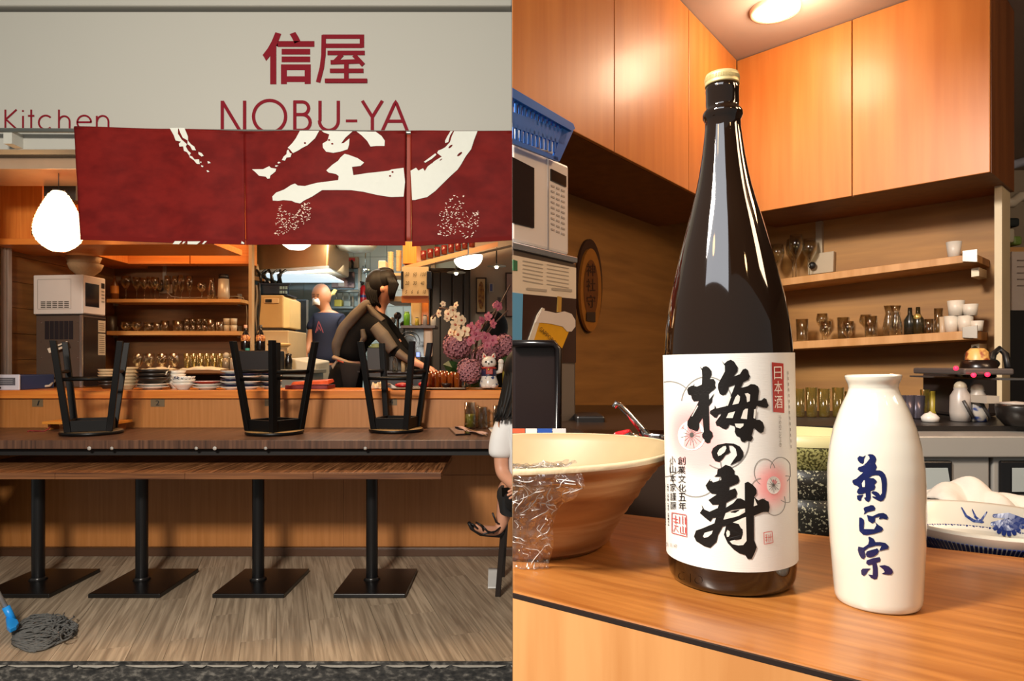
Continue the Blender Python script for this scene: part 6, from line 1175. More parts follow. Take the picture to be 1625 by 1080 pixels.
kot1 = [(325,250),(370,265),(400,300),(400,335),(430,345),(442,385),(430,410),(355,440),(350,470),(405,452),(420,490),(410,530),(325,575),(318,620),(385,580),(420,540),(450,540),(485,560),(487,410),(515,398),(555,425),(585,460),(588,500),(565,530),(600,560),(640,545),(690,575),(697,620),(690,660),(640,660),(560,690),(558,900),(580,960),(560,1010),(535,1060),(500,1060),(480,1025),(430,1010),(380,975),(330,920),(300,850),(320,770),(290,780),(250,850),(235,910),(180,960),(130,945),(60,900),(42,860),(60,810),(120,790),(220,750),(235,700),(205,705),(185,735),(140,700),(96,660),(120,625),(112,590),(135,630),(180,650),(250,620),(262,590),(205,590),(172,550),(250,500),(200,495),(165,460),(150,425),(190,370),(215,400),(285,380),(285,350),(225,350),(250,330),(255,290),(290,275)]
glyph([z9(no_o)], []); glyph([z9(kot1)], [])
openings([z9(p) for p in ([(255,150),(275,115),(310,90),(330,88),(335,110),(320,140),(290,165),(265,175)], [(298,720),(318,665),(370,640),(485,628),(485,660),(430,690),(370,705)], [(120,860),(135,830),(205,812),(195,840),(160,868),(130,872)], [(348,905),(390,895),(450,890),(465,830),(430,760),(380,745),(470,705),(492,700),(494,905),(465,940),(420,942),(370,930)], [(325,868),(318,815),(335,800),(355,810),(352,850),(340,868)], [(568,540),(592,600),(560,610)], [(190,375),(200,380),(198,390),(190,385)])])
m = MB(); stroke(m, [z9([(440,880)])[0], z9([(380,890)])[0], z9([(330,870)])[0]], lf(.0009), 4); 
m = MB(); f_ = lf(.0009); q = z9([(318,770),(360,760),(420,770),(460,805),(460,850),(435,890),(400,895),(360,880),(350,905),(330,880),(352,855),(350,820),(330,805),(318,830)]); m.add([f_(*p) for p in q], [tuple(range(len(q)))]); m.build('inner_stroke', INK, lab, fix=False)
# small text columns
def vtext(txt, cx, y0, ch, w, mat, name='small_writing', off=.0005, skew=0):
    m = MB()
    for i, t_ in enumerate(txt): f_ = lf(off); yy = y0+i*ch; put_text(m, t_, lambda u, v: f_(cx-w/2+w*u, yy+ch*.88*(1-v)+skew*u))
    m.build(name, mat, lab, fix=False)
vtext('創業文化五年', 1085, 722.5, 14.4, 12, INK); vtext('小山本家謹醸', 1070.5, 721.5, 14.4, 9.5, INK)
m = MB(); f_ = lf(.0005); m.add([f_(x, y) for x, y in ((1231.5,575),(1250,577.5),(1250,656),(1232.5,654))], [(0,1,2,3)]); m.build('red_panel', REDL, lab)
vtext('日本酒', 1241, 582, 23, 12.5, M('#e8ddcf', .5), 'panel_writing', .0010)
vtext('うめのことぶき', 1243, 660, 7.2, 3.4, M('#7d7468', .6), off=.0004); 
m = MB(); f_ = lf(.0006); stroke(m, [(1068,811),(1091,815),(1091,849.5),(1067.5,843),(1068,811)], f_, 1.1, rnd=False)
for st in ([(1069.5,820),(1078,822)],[(1073.8,815),(1073.8,829)],[(1070,825),(1078,827)],[(1071,831),(1078,833)],[(1074,833),(1070,841)],[(1074,836),(1078,842)],[(1080,817),(1080,829)],[(1085,816),(1085,830)],[(1089,818),(1089,830)],[(1081,833),(1081,843),(1089,845),(1089,834)],[(1085,832),(1085,842)]): stroke(m, st, lf(.0006), 1.1, rnd=False)
m.build('red_seal', M('#c2484a', .5), lab, fix=False)
m = MB(); f_ = lf(.0006); stroke(m, [(1214,845),(1227,843),(1228.5,861),(1214.5,863.5),(1214,845)], f_, 1.1, rnd=False)
for st in ([(1216,849),(1220,848.5)],[(1216,853),(1220,852.5)],[(1216,857),(1220,856.5)],[(1218,848),(1218,860)],[(1222,848),(1222,860)],[(1225,847),(1225,859)],[(1221,853),(1227,852)]): stroke(m, st, lf(.0006), .9, rnd=False)
m.build('small_seal', M('#c2564a', .5), lab, fix=False)
for i in range(26):
    if i in (5, 11, 17): continue
    m = MB(); f_ = lf(.0005); y0 = 766+i*2.55; h = (.8,1.6,1.1,1.9)[i*7 % 4]; m.add([f_(x, y) for x, y in ((1055.5,y0-1),(1063,y0),(1063,y0+h),(1055.5,y0+h-1))], [(0,1,2,3)]); m.build('barcode_bar', INK, lab, fix=False)
m = MB()
for k in range(14): f_ = lf(.0005); stroke(m, [(1053.2,585+k*9),(1053.4,590+k*9)], f_, 1.1, rnd=False); stroke(m, [(1257+.2*k,590+k*9),(1257.2+.2*k,595+k*9)], f_, 1.0, rnd=False)
m.build('edge_print', M('#8f8a82', .6), lab, fix=False)
m = MB(); f_ = lf(.0005); put_text(m, '2021. 11. HP', lambda u, v: f_(1053+22*u, 862.5-6*v+5*u)); m.build('date_print', M('#8a857c', .6), lab, fix=False)
def low_pt(x, y):
    r = .049
    for _ in range(4):
        p = cyl_pt(x, y, r); z = p.z-zc_
        for (r0, z0), (r1, z1) in zip([q for q in body][1:], body[2:]):
            if z0 <= z <= z1: r = r0+(r1-r0)*(z-z0)/(z1-z0)+.0003
    return p
m = MB(); stroke(m, arc(1082,912,6,60,300,12), low_pt, 1.2); stroke(m, [(1095,909),(1095,922)], low_pt, 1.2); stroke(m, arc(1108,919,6,0,360,16), low_pt, 1.2); m.build('embossed_letters', m_, bl, fix=False)
bl.rotation_euler = (0, -.018, 0)
# ---- tokkuri
TY = .468; tx_ = (1393-CX)/F*TY; tk = thing('sake_flask', 'white porcelain sake flask with dark blue brush writing', 'flask', (tx_, TY, zc_)); s = TY/F; sec = math.sqrt(1+((1393-CX)/F)**2); by = H0+hc*F/TY
rows = [(962,40),(960,60),(955,68),(948,71),(930,72.5),(900,74.5),(860,77),(820,79),(780,79.5),(745,78.5),(710,74),(680,66.5),(655,57),(640,50),(627,43),(618,40),(612,41),(604,45),(598.5,46.2),(597,44.5),(600,41),(608,37.5),(620,36.5),(640,44)]
prof = [(0, 0)]+[(r*s/sec, max(0, (957-y)*s)) for y, r in rows[1:]]
m = MB(); m.lathe(dense(prof, 3), (tx_, TY, zc_), 80)
mP, nP, lP, bP = nt('white_porcelain'); bP.inputs['Base Color'].default_value = lin('#d6d2c4'); bP.inputs['Roughness'].default_value = .12; bP.inputs['Coat Weight'].default_value = .8; bP.inputs['Coat Roughness'].default_value = .03; bP.inputs['Subsurface Weight'].default_value = .15; bP.inputs['Subsurface Radius'].default_value = (.004,.003,.002)
m.build('porcelain_body', mP, tk)
pr_out = sorted([(z, r) for r, z in prof[1:19]])
def tk_r(z):
    for (z0, r0), (z1, r1) in zip(pr_out, pr_out[1:]):
        if z0 <= z <= z1 and z1 > z0: return r0+(r1-r0)*(z-z0)/(z1-z0)
    return pr_out[0][1] if z < pr_out[0][0] else pr_out[-1][1]
def tk_pt(px, py, off=.0004):
    r = .03
    for _ in range(4):
        d = ray(px, py); ox, oy = -tx_, -TY; A_ = d.x*d.x+d.y*d.y; B_ = 2*(d.x*ox+d.y*oy); C_ = ox*ox+oy*oy-(r+off)**2; q = max(0, B_*B_-4*A_*C_); t = (-B_-math.sqrt(q))/(2*A_); p = Vector((d.x*t, d.y*t, CZ+d.z*t)); r = tk_r(p.z-zc_)
    return p
cnt2 = [0]
def tf():
    cnt2[0] += 1; o_ = .00035+.00002*(cnt2[0] % 9); return lambda x, y: tk_pt(x, y, o_)
BLUEI = M('#0e1748', .2, var=.35, sc=120, coat=.5)
def blue(polys, k, ox, oy):
    for pl in polys:
        m = MB(); f_ = tf(); q0 = [(ox+x/k, oy+y/k) for x, y in pl]; q = []
        for i in range(len(q0)):
            a_, b_ = q0[i], q0[(i+1) % len(q0)]; n = max(1, int(math.dist(a_, b_)/4)); q += [(a_[0]+(b_[0]-a_[0])*t/n, a_[1]+(b_[1]-a_[1])*t/n) for t in range(n)]
        tri = [[q[i] for i in t] for t in tessellate_polygon([[Vector((x, y, 0)) for x, y in q]])]
        while tri:
            a_, b_, c_ = tri.pop(); e = [math.dist(a_, b_), math.dist(b_, c_), math.dist(c_, a_)]; n = e.index(max(e))
            if e[n] > 6: a_, b_, c_ = (a_, b_, c_) if n == 0 else (b_, c_, a_) if n == 1 else (c_, a_, b_); h = ((a_[0]+b_[0])/2, (a_[1]+b_[1])/2); tri += [(a_, h, c_), (h, b_, c_)]
            else: m.add([f_(*p) for p in (a_, b_, c_)], [(0,1,2)])
        m.build('brush_stroke', BLUEI, tk, fix=False)
blue([[(155,150),(190,115),(245,130),(290,105),(260,160),(255,215),(235,240),(195,225),(165,190)],
 [(315,100),(350,90),(400,95),(435,125),(452,170),(440,215),(430,225),(458,290),(435,345),(500,345),(545,365),(580,405),(603,470),(608,560),(600,660),(580,760),(545,815),(500,828),(440,800),(375,760),(380,745),(440,755),(360,690),(390,665),(440,675),(480,700),(500,735),(530,700),(530,560),(515,460),(480,420),(430,418),(380,425),(325,460),(400,465),(435,490),(455,520),(430,550),(415,560),(428,600),(410,645),(350,665),(352,770),(335,815),(310,835),(270,810),(245,770),(275,760),(272,690),(215,710),(160,710),(135,680),(150,640),(175,610),(140,580),(90,560),(68,520),(75,490),(130,470),(245,370),(190,360),(155,325),(170,290),(240,270),(300,220),(348,160),(340,125)],
 [(135,735),(160,725),(240,720),(205,770),(200,810),(170,815),(140,790)]], 9.81, 1350, 710)
m = MB(); f_ = lambda x, y: tk_pt(x, y, .0007); q = [(1350+x/9.81, 710+y/9.81) for x, y in ((218,545),(245,500),(265,495),(268,560),(262,600),(225,600))]; m.add([f_(*p) for p in q], [tuple(range(len(q)))]); m.build('glaze_gap', mP, tk, fix=False)
blue([[(215,50),(230,30),(300,10),(320,0),(360,5),(385,40),(375,75),(270,100),(215,135),(230,95)], [(262,140),(340,160),(430,120),(500,115),(545,140),(565,180),(550,210),(490,195),(430,205),(450,165),(380,180),(375,240),(335,262),(280,225)],
 [(150,175),(180,175),(215,205),(220,250),(210,340),(360,345),(395,290),(380,245),(430,290),(480,320),(490,350),(465,380),(360,410),(250,428),(200,420),(150,370),(145,300)],
 [(275,460),(290,450),(350,480),(375,530),(440,530),(520,545),(565,590),(555,630),(480,645),(425,660),(465,580),(380,580),(270,610),(215,650),(230,730),(205,770),(165,755),(135,700),(120,640),(128,590),(200,605),(270,560),(285,510)],
 [(232,700),(250,660),(320,640),(400,620),(425,655),(400,700),(350,735),(290,748),(245,735)],
 [(235,830),(245,790),(330,760),(430,745),(445,775),(435,810),(385,825),(400,900),(400,1010),(385,1055),(350,1063),(300,1040),(260,990),(325,1000),(330,930),(325,850),(270,860)],
 [(160,930),(185,905),(300,905),(260,940),(235,985),(200,1012),(165,990)], [(420,870),(500,860),(560,880),(605,920),(620,965),(590,1000),(540,1000),(455,985),(500,960),(480,920)]], 9.0, 1350, 800)
tk.rotation_euler = (0, -.022, 0)
# ================================================================ RIGHT: bowl, machines, shelves behind
def cutb(m, name, mat, par=None, **k): return m.build(name, mat, par, cut=True, **k)
bc0 = Vector((.012, .64, zc_)); bw = thing('ceramic_bowl', 'large brown and cream stoneware bowl partly wrapped in clear film', 'bowl', bc0)
BM, bn, bln, bb = nt('ash_glazed_stoneware'); tc2 = bn.new('ShaderNodeTexCoord'); sp = bn.new('ShaderNodeMapping'); sp.inputs['Scale'].default_value = (5,5,55); no2 = bn.new('ShaderNodeTexNoise'); no2.inputs['Scale'].default_value = 1; no2.inputs['Detail'].default_value = 6; no2.inputs['Distortion'].default_value = .6
bln.new(tc2.outputs['Object'], sp.inputs[0]); bln.new(sp.outputs[0], no2.inputs['Vector']); cr2 = bn.new('ShaderNodeValToRGB'); bln.new(no2.outputs['Fac'], cr2.inputs[0]); e = cr2.color_ramp.elements; e[0].position = .3; e[0].color = lin('#7d4722'); e[1].position = .7; e[1].color = lin('#c9a274'); q_ = e.new(.48); q_.color = lin('#a5703f')
bln.new(cr2.outputs[0], bb.inputs['Base Color']); bb.inputs['Roughness'].default_value = .5; bpp = bn.new('ShaderNodeBump'); bpp.inputs['Strength'].default_value = .3; bpp.inputs['Distance'].default_value = .003; bln.new(no2.outputs['Fac'], bpp.inputs['Height']); bln.new(bpp.outputs[0], bb.inputs['Normal'])
RIM = .142; HB = .083
outer = [(.0,0),(.078,0),(.082,.003),(.083,.006),(.092,.022),(.104,.040),(.118,.058),(.131,.074),(RIM,HB-.004),(RIM+.0015,HB)]
inner = [(RIM-.001,HB+.003),(RIM-.006,HB+.002),(RIM-.010,HB-.004),(.118,.058),(.09,.030),(.05,.016),(0,.013)]
wob = lambda a: 1+.012*math.sin(2*a+.5)+.006*math.sin(5*a)
def lathe_w(m, prof, c, n=96):
    vs = [c+Vector((r*wob(2*PI*j/n)*math.cos(2*PI*j/n), r*wob(2*PI*j/n)*math.sin(2*PI*j/n), z*(1+.05*math.sin(2*PI*j/n+2)*(z > .05))+.0007*math.sin(z*900))) for r, z in prof for j in range(n)]
    m.add(vs, [(i*n+j, i*n+(j+1) % n, (i+1)*n+(j+1) % n, (i+1)*n+j) for i in range(len(prof)-1) for j in range(n)], True)
m = MB(); lathe_w(m, dense(outer, 5), bc0); cutb(m, 'outer_wall', BM, bw)
m = MB(); lathe_w(m, inner, bc0); cutb(m, 'inside', M('#9f8a66', .45, var=.15, sc=25), bw)
m = MB(); lathe_w(m, [outer[-1], (RIM+.002,HB+.002), (RIM,HB+.004), inner[0]], bc0); cutb(m, 'rim', M('#d6bf9a', .45, var=.15, sc=60, bump=.2), bw)
m = MB()
for (x, y, r) in ((982,727,4),(985,730,2.5),(925,733,1.8),(968,716,1.2)):
    p = onp(x, y, bc0+Vector((0,.06,0)), Vector((0,1,-.9))); m.ball(p, r*.0006, 6)
m.build('glaze_speck', M('#3a3020', .6), bw)['kind'] = 'stuff'
# plastic film: crumpled sheet hugging the bowl's outside
FILM, fn2, fl2, fb2 = nt('cling_film'); fn2.remove(fb2); oo = fn2['Material Output']; t2 = fn2.new('ShaderNodeBsdfTransparent'); g2 = fn2.new('ShaderNodeBsdfGlossy'); g2.inputs['Roughness'].default_value = .05; d2 = fn2.new('ShaderNodeBsdfDiffuse'); d2.inputs[0].default_value = (.8,.76,.72,1); lw = fn2.new('ShaderNodeLayerWeight'); lw.inputs[0].default_value = .35
a1 = fn2.new('ShaderNodeMixShader'); a2 = fn2.new('ShaderNodeMixShader'); a2.inputs[0].default_value = .03; mt_ = fn2.new('ShaderNodeMath'); mt_.operation = 'MULTIPLY_ADD'; mt_.inputs[1].default_value = .6; mt_.inputs[2].default_value = .07
fl2.new(lw.outputs['Facing'], mt_.inputs[0]); fl2.new(mt_.outputs[0], a1.inputs[0]); fl2.new(t2.outputs[0], a1.inputs[1]); fl2.new(g2.outputs[0], a1.inputs[2]); fl2.new(a1.outputs[0], a2.inputs[1]); fl2.new(d2.outputs[0], a2.inputs[2]); fl2.new(a2.outputs[0], oo.inputs[0])
def rid(v, s_): return abs(noise.noise(v*s_))
def vor(p, s_):
    d = noise.voronoi(p*s_)[0]; return min(1, (d[1]-d[0])*1.3)
def film(u, v):
    a = -PI*.62+PI*.205*u-.10*v+.03*math.sin(v*9); z = -.0+ (HB+.003)*(1-v) if v <= 1 else 0
    zz_ = (HB+.004)*(1-v); r = 0
    for (r0, z0), (r1, z1) in zip(outer[2:], outer[3:]):
        if z0 <= zz_ <= z1: r = r0+(r1-r0)*(zz_-z0)/(z1-z0)
    r = r or (RIM+.002 if zz_ > .05 else .083)
    q = Vector((a*3, zz_*22, 1)); b = .0025+.010*vor(q, 1.1)+.006*vor(q+Vector((5,5,5)), 2.6)+.003*vor(q, 6)+.010*v*v
    return bc0+Vector(((r+b)*math.cos(a), (r+b)*math.sin(a), max(.001, zz_+.004*noise.noise(q*2))))
m = MB(); m.grid(film, 110, 70, smooth=False); 
def film_in(u, v): a = -PI*.62+PI*.205*u; r = RIM-.0-.055*v; q = Vector((a*4, v*4, 8)); return bc0+Vector((r*math.cos(a), r*math.sin(a), HB+.007-.012*v+.008*rid(q, 2)+.004*rid(q, 5)))
m.grid(film_in, 60, 26, smooth=False); f = cutb(m, 'cling_film', FILM)
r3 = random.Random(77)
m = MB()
for k in range(95):                                           # pale strands painted in for the glints along the film's folds
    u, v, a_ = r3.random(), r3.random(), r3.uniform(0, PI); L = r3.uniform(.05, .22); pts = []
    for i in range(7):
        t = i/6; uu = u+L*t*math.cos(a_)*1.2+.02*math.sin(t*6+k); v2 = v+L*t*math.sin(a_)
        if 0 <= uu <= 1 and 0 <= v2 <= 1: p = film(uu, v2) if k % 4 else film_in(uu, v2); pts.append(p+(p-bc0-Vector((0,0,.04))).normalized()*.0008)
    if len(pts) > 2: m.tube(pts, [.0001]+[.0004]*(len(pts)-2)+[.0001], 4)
cutb(m, 'fold_glint', M('#e6dfd8', .12, coat=1), f)['kind'] = 'stuff'
tag(f, 'crumpled clear plastic film draped over the near rim of the stoneware bowl', 'plastic film')
# ---- black tray leaning on the machine, colourful strip
def frontal(px0, px1, py0, py1, Y, dep): m = MB(); m.pbox(px0, px1, py0, py1, Y, dep); return m
tr2 = thing('black_tray', 'upright black plastic tray leaning on the beer machine at the seam', 'tray', P(850, 690, 1.05))
m = frontal(806, 887, 543, 684, 1.06, .012); cutb(m, 'tray_back', M('#1c1211', .3), tr2, bevel=.005)
m = MB(); m.tube([P(x, y, 1.05) for x, y in ((800,545),(878,545),(886,553),(886,684),(800,686))], .006, 8); cutb(m, 'tray_rim', M('#0c0707', .25), tr2)
tf2 = thing('flat_tray', 'black oval tray with red, white and blue strips lying behind the stoneware bowl', 'tray', P(850, 700, 1.0))
m = MB(); m.lathe([(0,-.004),(.095,-.004),(.108,.008),(.104,.009),(.09,0),(0,0)], P(812, 694, .98), 48); cutb(m, 'tray_body', M('#1a1413', .3), tf2)
for a_, b_, c_ in ((812,833,'#c25a3a'),(834,852,'#d8d2cc'),(853,876,'#2b4f9c'),(877,898,'#cfc8c4')): m = frontal(a_, b_, 680, 687, .90, .004); cutb(m, 'coloured_strip', M(c_, .4), tf2)
# ---- beer machine with a picture panel, microwave, basket
mwd = (Vector((.142,1.65,0))-Vector((0,1.46,0))).normalized(); mwn = Vector((-mwd.y, mwd.x, 0)); mwn = mwn if mwn.y > 0 else -mwn
MP0 = Vector((.1207, 1.40, 0))
def onM(px, py, off=0): return onp(px, py, MP0+mwn*off, mwn)
def mpanel(name, pts, th, mat, par, off=0, **k):              # pixel outline on the machines' front plane
    q = [onM(x, y, off) for x, y in pts]; m = MB(); m.poly(q, mwn*th); return cutb(m, name, mat, par, **k)
def mbox(name, px1, ztop, zbot, off, depth, mat, par, **k):
    b = onM(px1, 400, off); b.z = 0; a = b-mwd*.4; m = MB(); kk = mwn*depth; m.hexa([(a.x,a.y,zbot),(b.x,b.y,zbot),(b.x+kk.x,b.y+kk.y,zbot),(a.x+kk.x,a.y+kk.y,zbot),(a.x,a.y,ztop),(b.x,b.y,ztop),(b.x+kk.x,b.y+kk.y,ztop),(a.x+kk.x,a.y+kk.y,ztop)]); return cutb(m, name, mat, par, **k)
zm0, zm1 = onM(903,405).z, onM(903,263).z
mo = thing('microwave_oven', 'white microwave oven under the blue basket at the photo seam', 'microwave', (.08, 1.6, zm0))
mbox('casing', 903, zm1, zm0, .0, .25, M('#d3cdc8', .35, var=.02), mo, bevel=.006)
mpanel('door_window', [(805,246),(846,267),(846,362),(805,352)], -.003, M('#2a211f', .15), mo, 0)
mpanel('door_seam', [(869,246),(870,246),(870,403),(869,403)], -.002, M('#8d8580', .5), mo, 0)
mpanel('display', [(873,268),(897,280),(897,297),(873,286)], -.003, M('#141110', .2), mo, 0)
for k in range(9):
    for j in range(3): y = 293+k*8.6+j*3.5; x = 874+j*8; mpanel('button', [(x,y),(x+5.5,y+2.2),(x+5.5,y+5),(x,y+2.8)], -.0015, M('#a49b94', .5), mo, 0)
be = thing('drink_machine', 'tall steel beer machine with a picture of a tilted beer glass', 'machine', (.08, 1.65, .9))
zt_ = onM(915,413,-.0).z
mbox('casing', 914, zm0-.012, .8, .0, .26, M('#6f665e', .35, .6, .05), be, bevel=.004)
mbox('top_plate', 917, zm0-.002, zm0-.014, -.008, .28, M('#a9b2bd', .25, .7), be, bevel=.002)
mpanel('notice_sheet', [(805,403),(913,425),(913,474),(805,464)], -.002, M('#d9cdb8', .5), be, 0)
m = MB()
for k in range(6): y = 413+k*6.2; q = [onM(x_, y_, -.0035) for x_, y_ in ((830,y),(862,y+6),(862,y+7.4),(830,y+1.4))]; m.add(q, [(0,1,2,3)]); q = [onM(x_, y_, -.0035) for x_, y_ in ((868,y+6),(903,y+12),(903,y+13.2),(868,y+7.2))]; m.add(q, [(0,1,2,3)])
for x0 in (836, 876): m.add([onM(x_, y_, -.0035) for x_, y_ in ((x0,456),(x0+32,459),(x0+32,463),(x0,460))], [(0,1,2,3)])
m.build('notice_print', M('#a49a8a', .6), be, fix=False)
mpanel('green_mark', [(812,412),(819,414),(819,430),(812,429)], -.0035, M('#2e6b4a', .5), be, 0)
mpanel('blue_strip', [(805,463),(828,466),(826,545),(805,545)], -.003, M('#5fa6d6', .4), be, 0)
pp = mpanel('picture_panel', [(827,466),(913,475),(913,575),(825,575)], -.002, M('#38231c', .3, var=.3, sc=20), be, 0)
mpanel('beer_glass_print', [(836,545),(842,525),(855,508),(874,513),(903,520),(890,552),(882,560)], -.0035, M('#d9a01c', .35, var=.15, sc=30), be, 0)
mpanel('glass_edge_print', [(834,545),(850,500),(858,488),(862,490),(853,512),(843,545)], -.0042, M('#d6ccb8', .4), be, 0)
mpanel('foam_print', [(846,512),(856,492),(868,494),(880,497),(893,494),(904,498),(910,508),(910,518),(904,526),(897,526),(890,518),(873,514),(858,512)], -.005, M('#d3c7bc', .5), be, 0)
mpanel('pour_print', [(883,470),(889,471),(888,495),(882,495)], -.004, M('#b58a3c', .4), be, 0)
m = MB(); q0 = [(855,523),(883,552)]; 
put_text(m, 'SAPPORO', lambda u, v: onM(856+25*u-3*v*-1, 524+24*u-6*v, -.0062)); m.build('glass_writing', M('#3d2a10', .5), be, fix=False)
mpanel('lower_sheet', [(888,577),(910,578),(910,700),(888,700)], -.002, M('#8f867c', .3, .5), be, 0)
# basket
bsk = thing('plastic_basket', 'bright blue slotted plastic basket on top of the white microwave', 'basket', (.08, 1.6, zm1)); BLUEB = M('#1d5fb4', .35)
bf = lambda px, py: onM(px, py, -.02)
strip_ = lambda pts, th=.006: mpanel('wall', pts, th, BLUEB, bsk, -.02)
# front wall as two bands and bars between them
mpanel('top_rim', [(805,134),(910,196),(913,204),(908,208),(805,150)], .012, BLUEB, bsk, -.026, bevel=.002)
mpanel('middle_band', [(805,174),(900,208),(898,222),(896,230),(805,198)], .005, BLUEB, bsk, -.02)
mpanel('bottom_band', [(805,216),(886,250),(886,256),(805,224)], .005, BLUEB, bsk, -.02)
mpanel('corner_panel', [(893,203),(910,207),(888,256),(878,252)], .005, BLUEB, bsk, -.02)
for k in range(13):
    x = 812+k*6.6
    if x < 893: y = 150+(x-812)*.55; mpanel('bar', [(x,y-3),(x+2.6,y-1.5),(x+2.4,y+34-(x-812)*.18),(x-.2,y+33-(x-812)*.18)], .004, BLUEB, bsk, -.02)
    if x < 880: y = 197+(x-812)*.38; mpanel('bar', [(x+2,y-3),(x+4.6,y-2),(x+4.2,y+24-(x-812)*.06),(x+1.6,y+23-(x-812)*.06)], .004, BLUEB, bsk, -.02)
q = [onM(805,225,0), onM(888,253,0)]; m = MB(); m.hexa([q[0],q[1],q[1]+mwn*.2,q[0]+mwn*.2]+[p+Vector((0,0,.006)) for p in (q[0],q[1],q[1]+mwn*.2,q[0]+mwn*.2)]); cutb(m, 'floor', BLUEB, bsk)
m = MB(); q = [onM(805,150,.19), onM(888,185,.19)]; m.poly([q[0],q[1],q[1]-Vector((0,0,.09)),q[0]-Vector((0,0,.09))], mwn*.005); cutb(m, 'rear_wall', BLUEB, bsk)
for k in range(5):
    m = MB(); c = onM(822+k*13, 222+k*6, .07); m.lathe([(0,0),(.012,0),(.012,.035),(0,.035)], c, 14); tag(m.build('white_lidded_tub', M('#cfcac4', .4)), 'small white tub inside the bright blue basket, %s' % ('nearest the seam','second from the seam','third from the seam','fourth from the seam','nearest the basket corner')[k], 'tub', 'white tubs inside the blue basket')
# oval plaque on the left wall
pq = thing('wall_plaque', 'oval wooden plaque with carved writing on the wood-grain wall', 'plaque', onL(938, 455, .32)); 
def plq(px, py, off): return onL(px, py, off)
m = MB(); m.poly([plq(936+20*math.cos(t), 453+74*math.sin(t), .315) for t in [i*PI/20 for i in range(40)]], nL*.01); m.build('bark_edge', M('#3f2410', .8), pq)
m = MB(); m.poly([plq(938+16.5*math.cos(t), 460+66*math.sin(t), .305) for t in [i*PI/20 for i in range(40)]], nL*.01); m.build('face', M('#a46a22', .6, var=.2, sc=30), pq)
m = MB(); m.poly([plq(938+11.5*math.cos(t), 458+46*math.sin(t), .3035) for t in [i*PI/20 for i in range(40)]]); m.build('inner_oval', M('#6e3f12', .7, var=.2, sc=50), pq)
m = MB(); r2 = random.Random(2)
for t_, y in (('神', 428), ('社', 452), ('守', 478)): put_text(m, t_, lambda u, v: plq(931+14*u, y+10-20*v, .3015))
m.build('carved_writing', M('#3d2210', .8), pq, fix=False)
m = MB(); m.pbox(928, 948, 500, 514, 1.9, .001) if False else m.poly([plq(*p, .3005) for p in ((931,495),(945,495),(945,511),(931,509))]); m.build('stamp', M('#3a2a1c', .7), pq)
# back counter along the left wall (dark), knife-like handle, red packet
m = MB(); m.pbox(915, 960, 660, 694, 1.35, .12); tag(cutb(m, 'black_block', M('#120f0e', .4), None, bevel=.004), 'black block on the shelf right of the beer machine', 'block')
m = MB(); m.box(0.0, .54, 1.03, 1.9, CZ-.16, CZ-.122)
bcn = tag(cutb(m, 'dark_back_counter', M('#2a1c13', .3), None), 'dark back counter below the wood-grain walls of the close-up corner', 'counter')
m = MB(); m.box(.12, .27, .825, .93, CZ-.2150, CZ-.1005); tag(m.build('utensil_box', M('#2b1d14', .5), bevel=.003), 'dark box hidden behind the stoneware bowl, holding the ladle and spoon', 'box')
la = thing('metal_ladle', 'shiny steel ladle handle rising behind the stoneware bowl', 'ladle', P(1010, 700, .86)); m = MB(); m.tube([P(x, y, .86) for x, y in ((1032,697),(1018,680),(996,655),(984,643),(978,640),(974,646))], [.006,.005,.0042,.004,.004,.0035], 10); m.build('handle', CHROME, la)
m = MB(); m.lathe([(0,-.012),(.02,-.008),(.028,.004),(.026,.004),(0,-.008)], P(1045, 690, .87), 20); m.build('scoop', CHROME, la)
m = MB(); m.hexa([P(972,695,.84),P(1005,696,.84),P(1008,694,.9),P(976,694,.9),P(974,686,.84),P(998,681,.84),P(1000,680,.88),P(980,684,.88)]); tag(m.build('red_packet', M('#c4161e', .35, bump=.2, sc=60), bevel=.002), 'small bright red packet beside the steel ladle behind the stoneware bowl', 'packet')
m = MB(); m.tube([P(985,697,.83), P(1000,692,.83), P(1018,697,.83)], [.004,.006,.003], 8); tag(m.build('steel_spoon', CHROME), 'steel spoon lying in front of the red packet', 'spoon')
m = MB(); m.hexa([P(1025,822,.86),P(1056,827,.86),P(1056,827,.95),P(1025,822,.95),P(1025,793,.86),P(1056,788,.86),P(1056,788,.95),P(1025,790,.95)]); tag(m.build('cream_tub', M('#c9b98c', .5)), 'cream tub with a green mark showing between the bowl and the bottle', 'tub')
m = MB(); m.poly([P(x,y,.855) for x, y in ((1021,822),(1026,803),(1031,806),(1028,824))], (0,.003,0)); m.build('green_mark', M('#1f6b4c', .5), bpy.data.objects['cream_tub'])
m = MB(); m.pbox(1038, 1060, 772, 792, .93, .05); tag(m.build('yellow_box', M('#b38a2c', .5), bevel=.002), 'yellow box on the cream tub beside the bottle label', 'box')
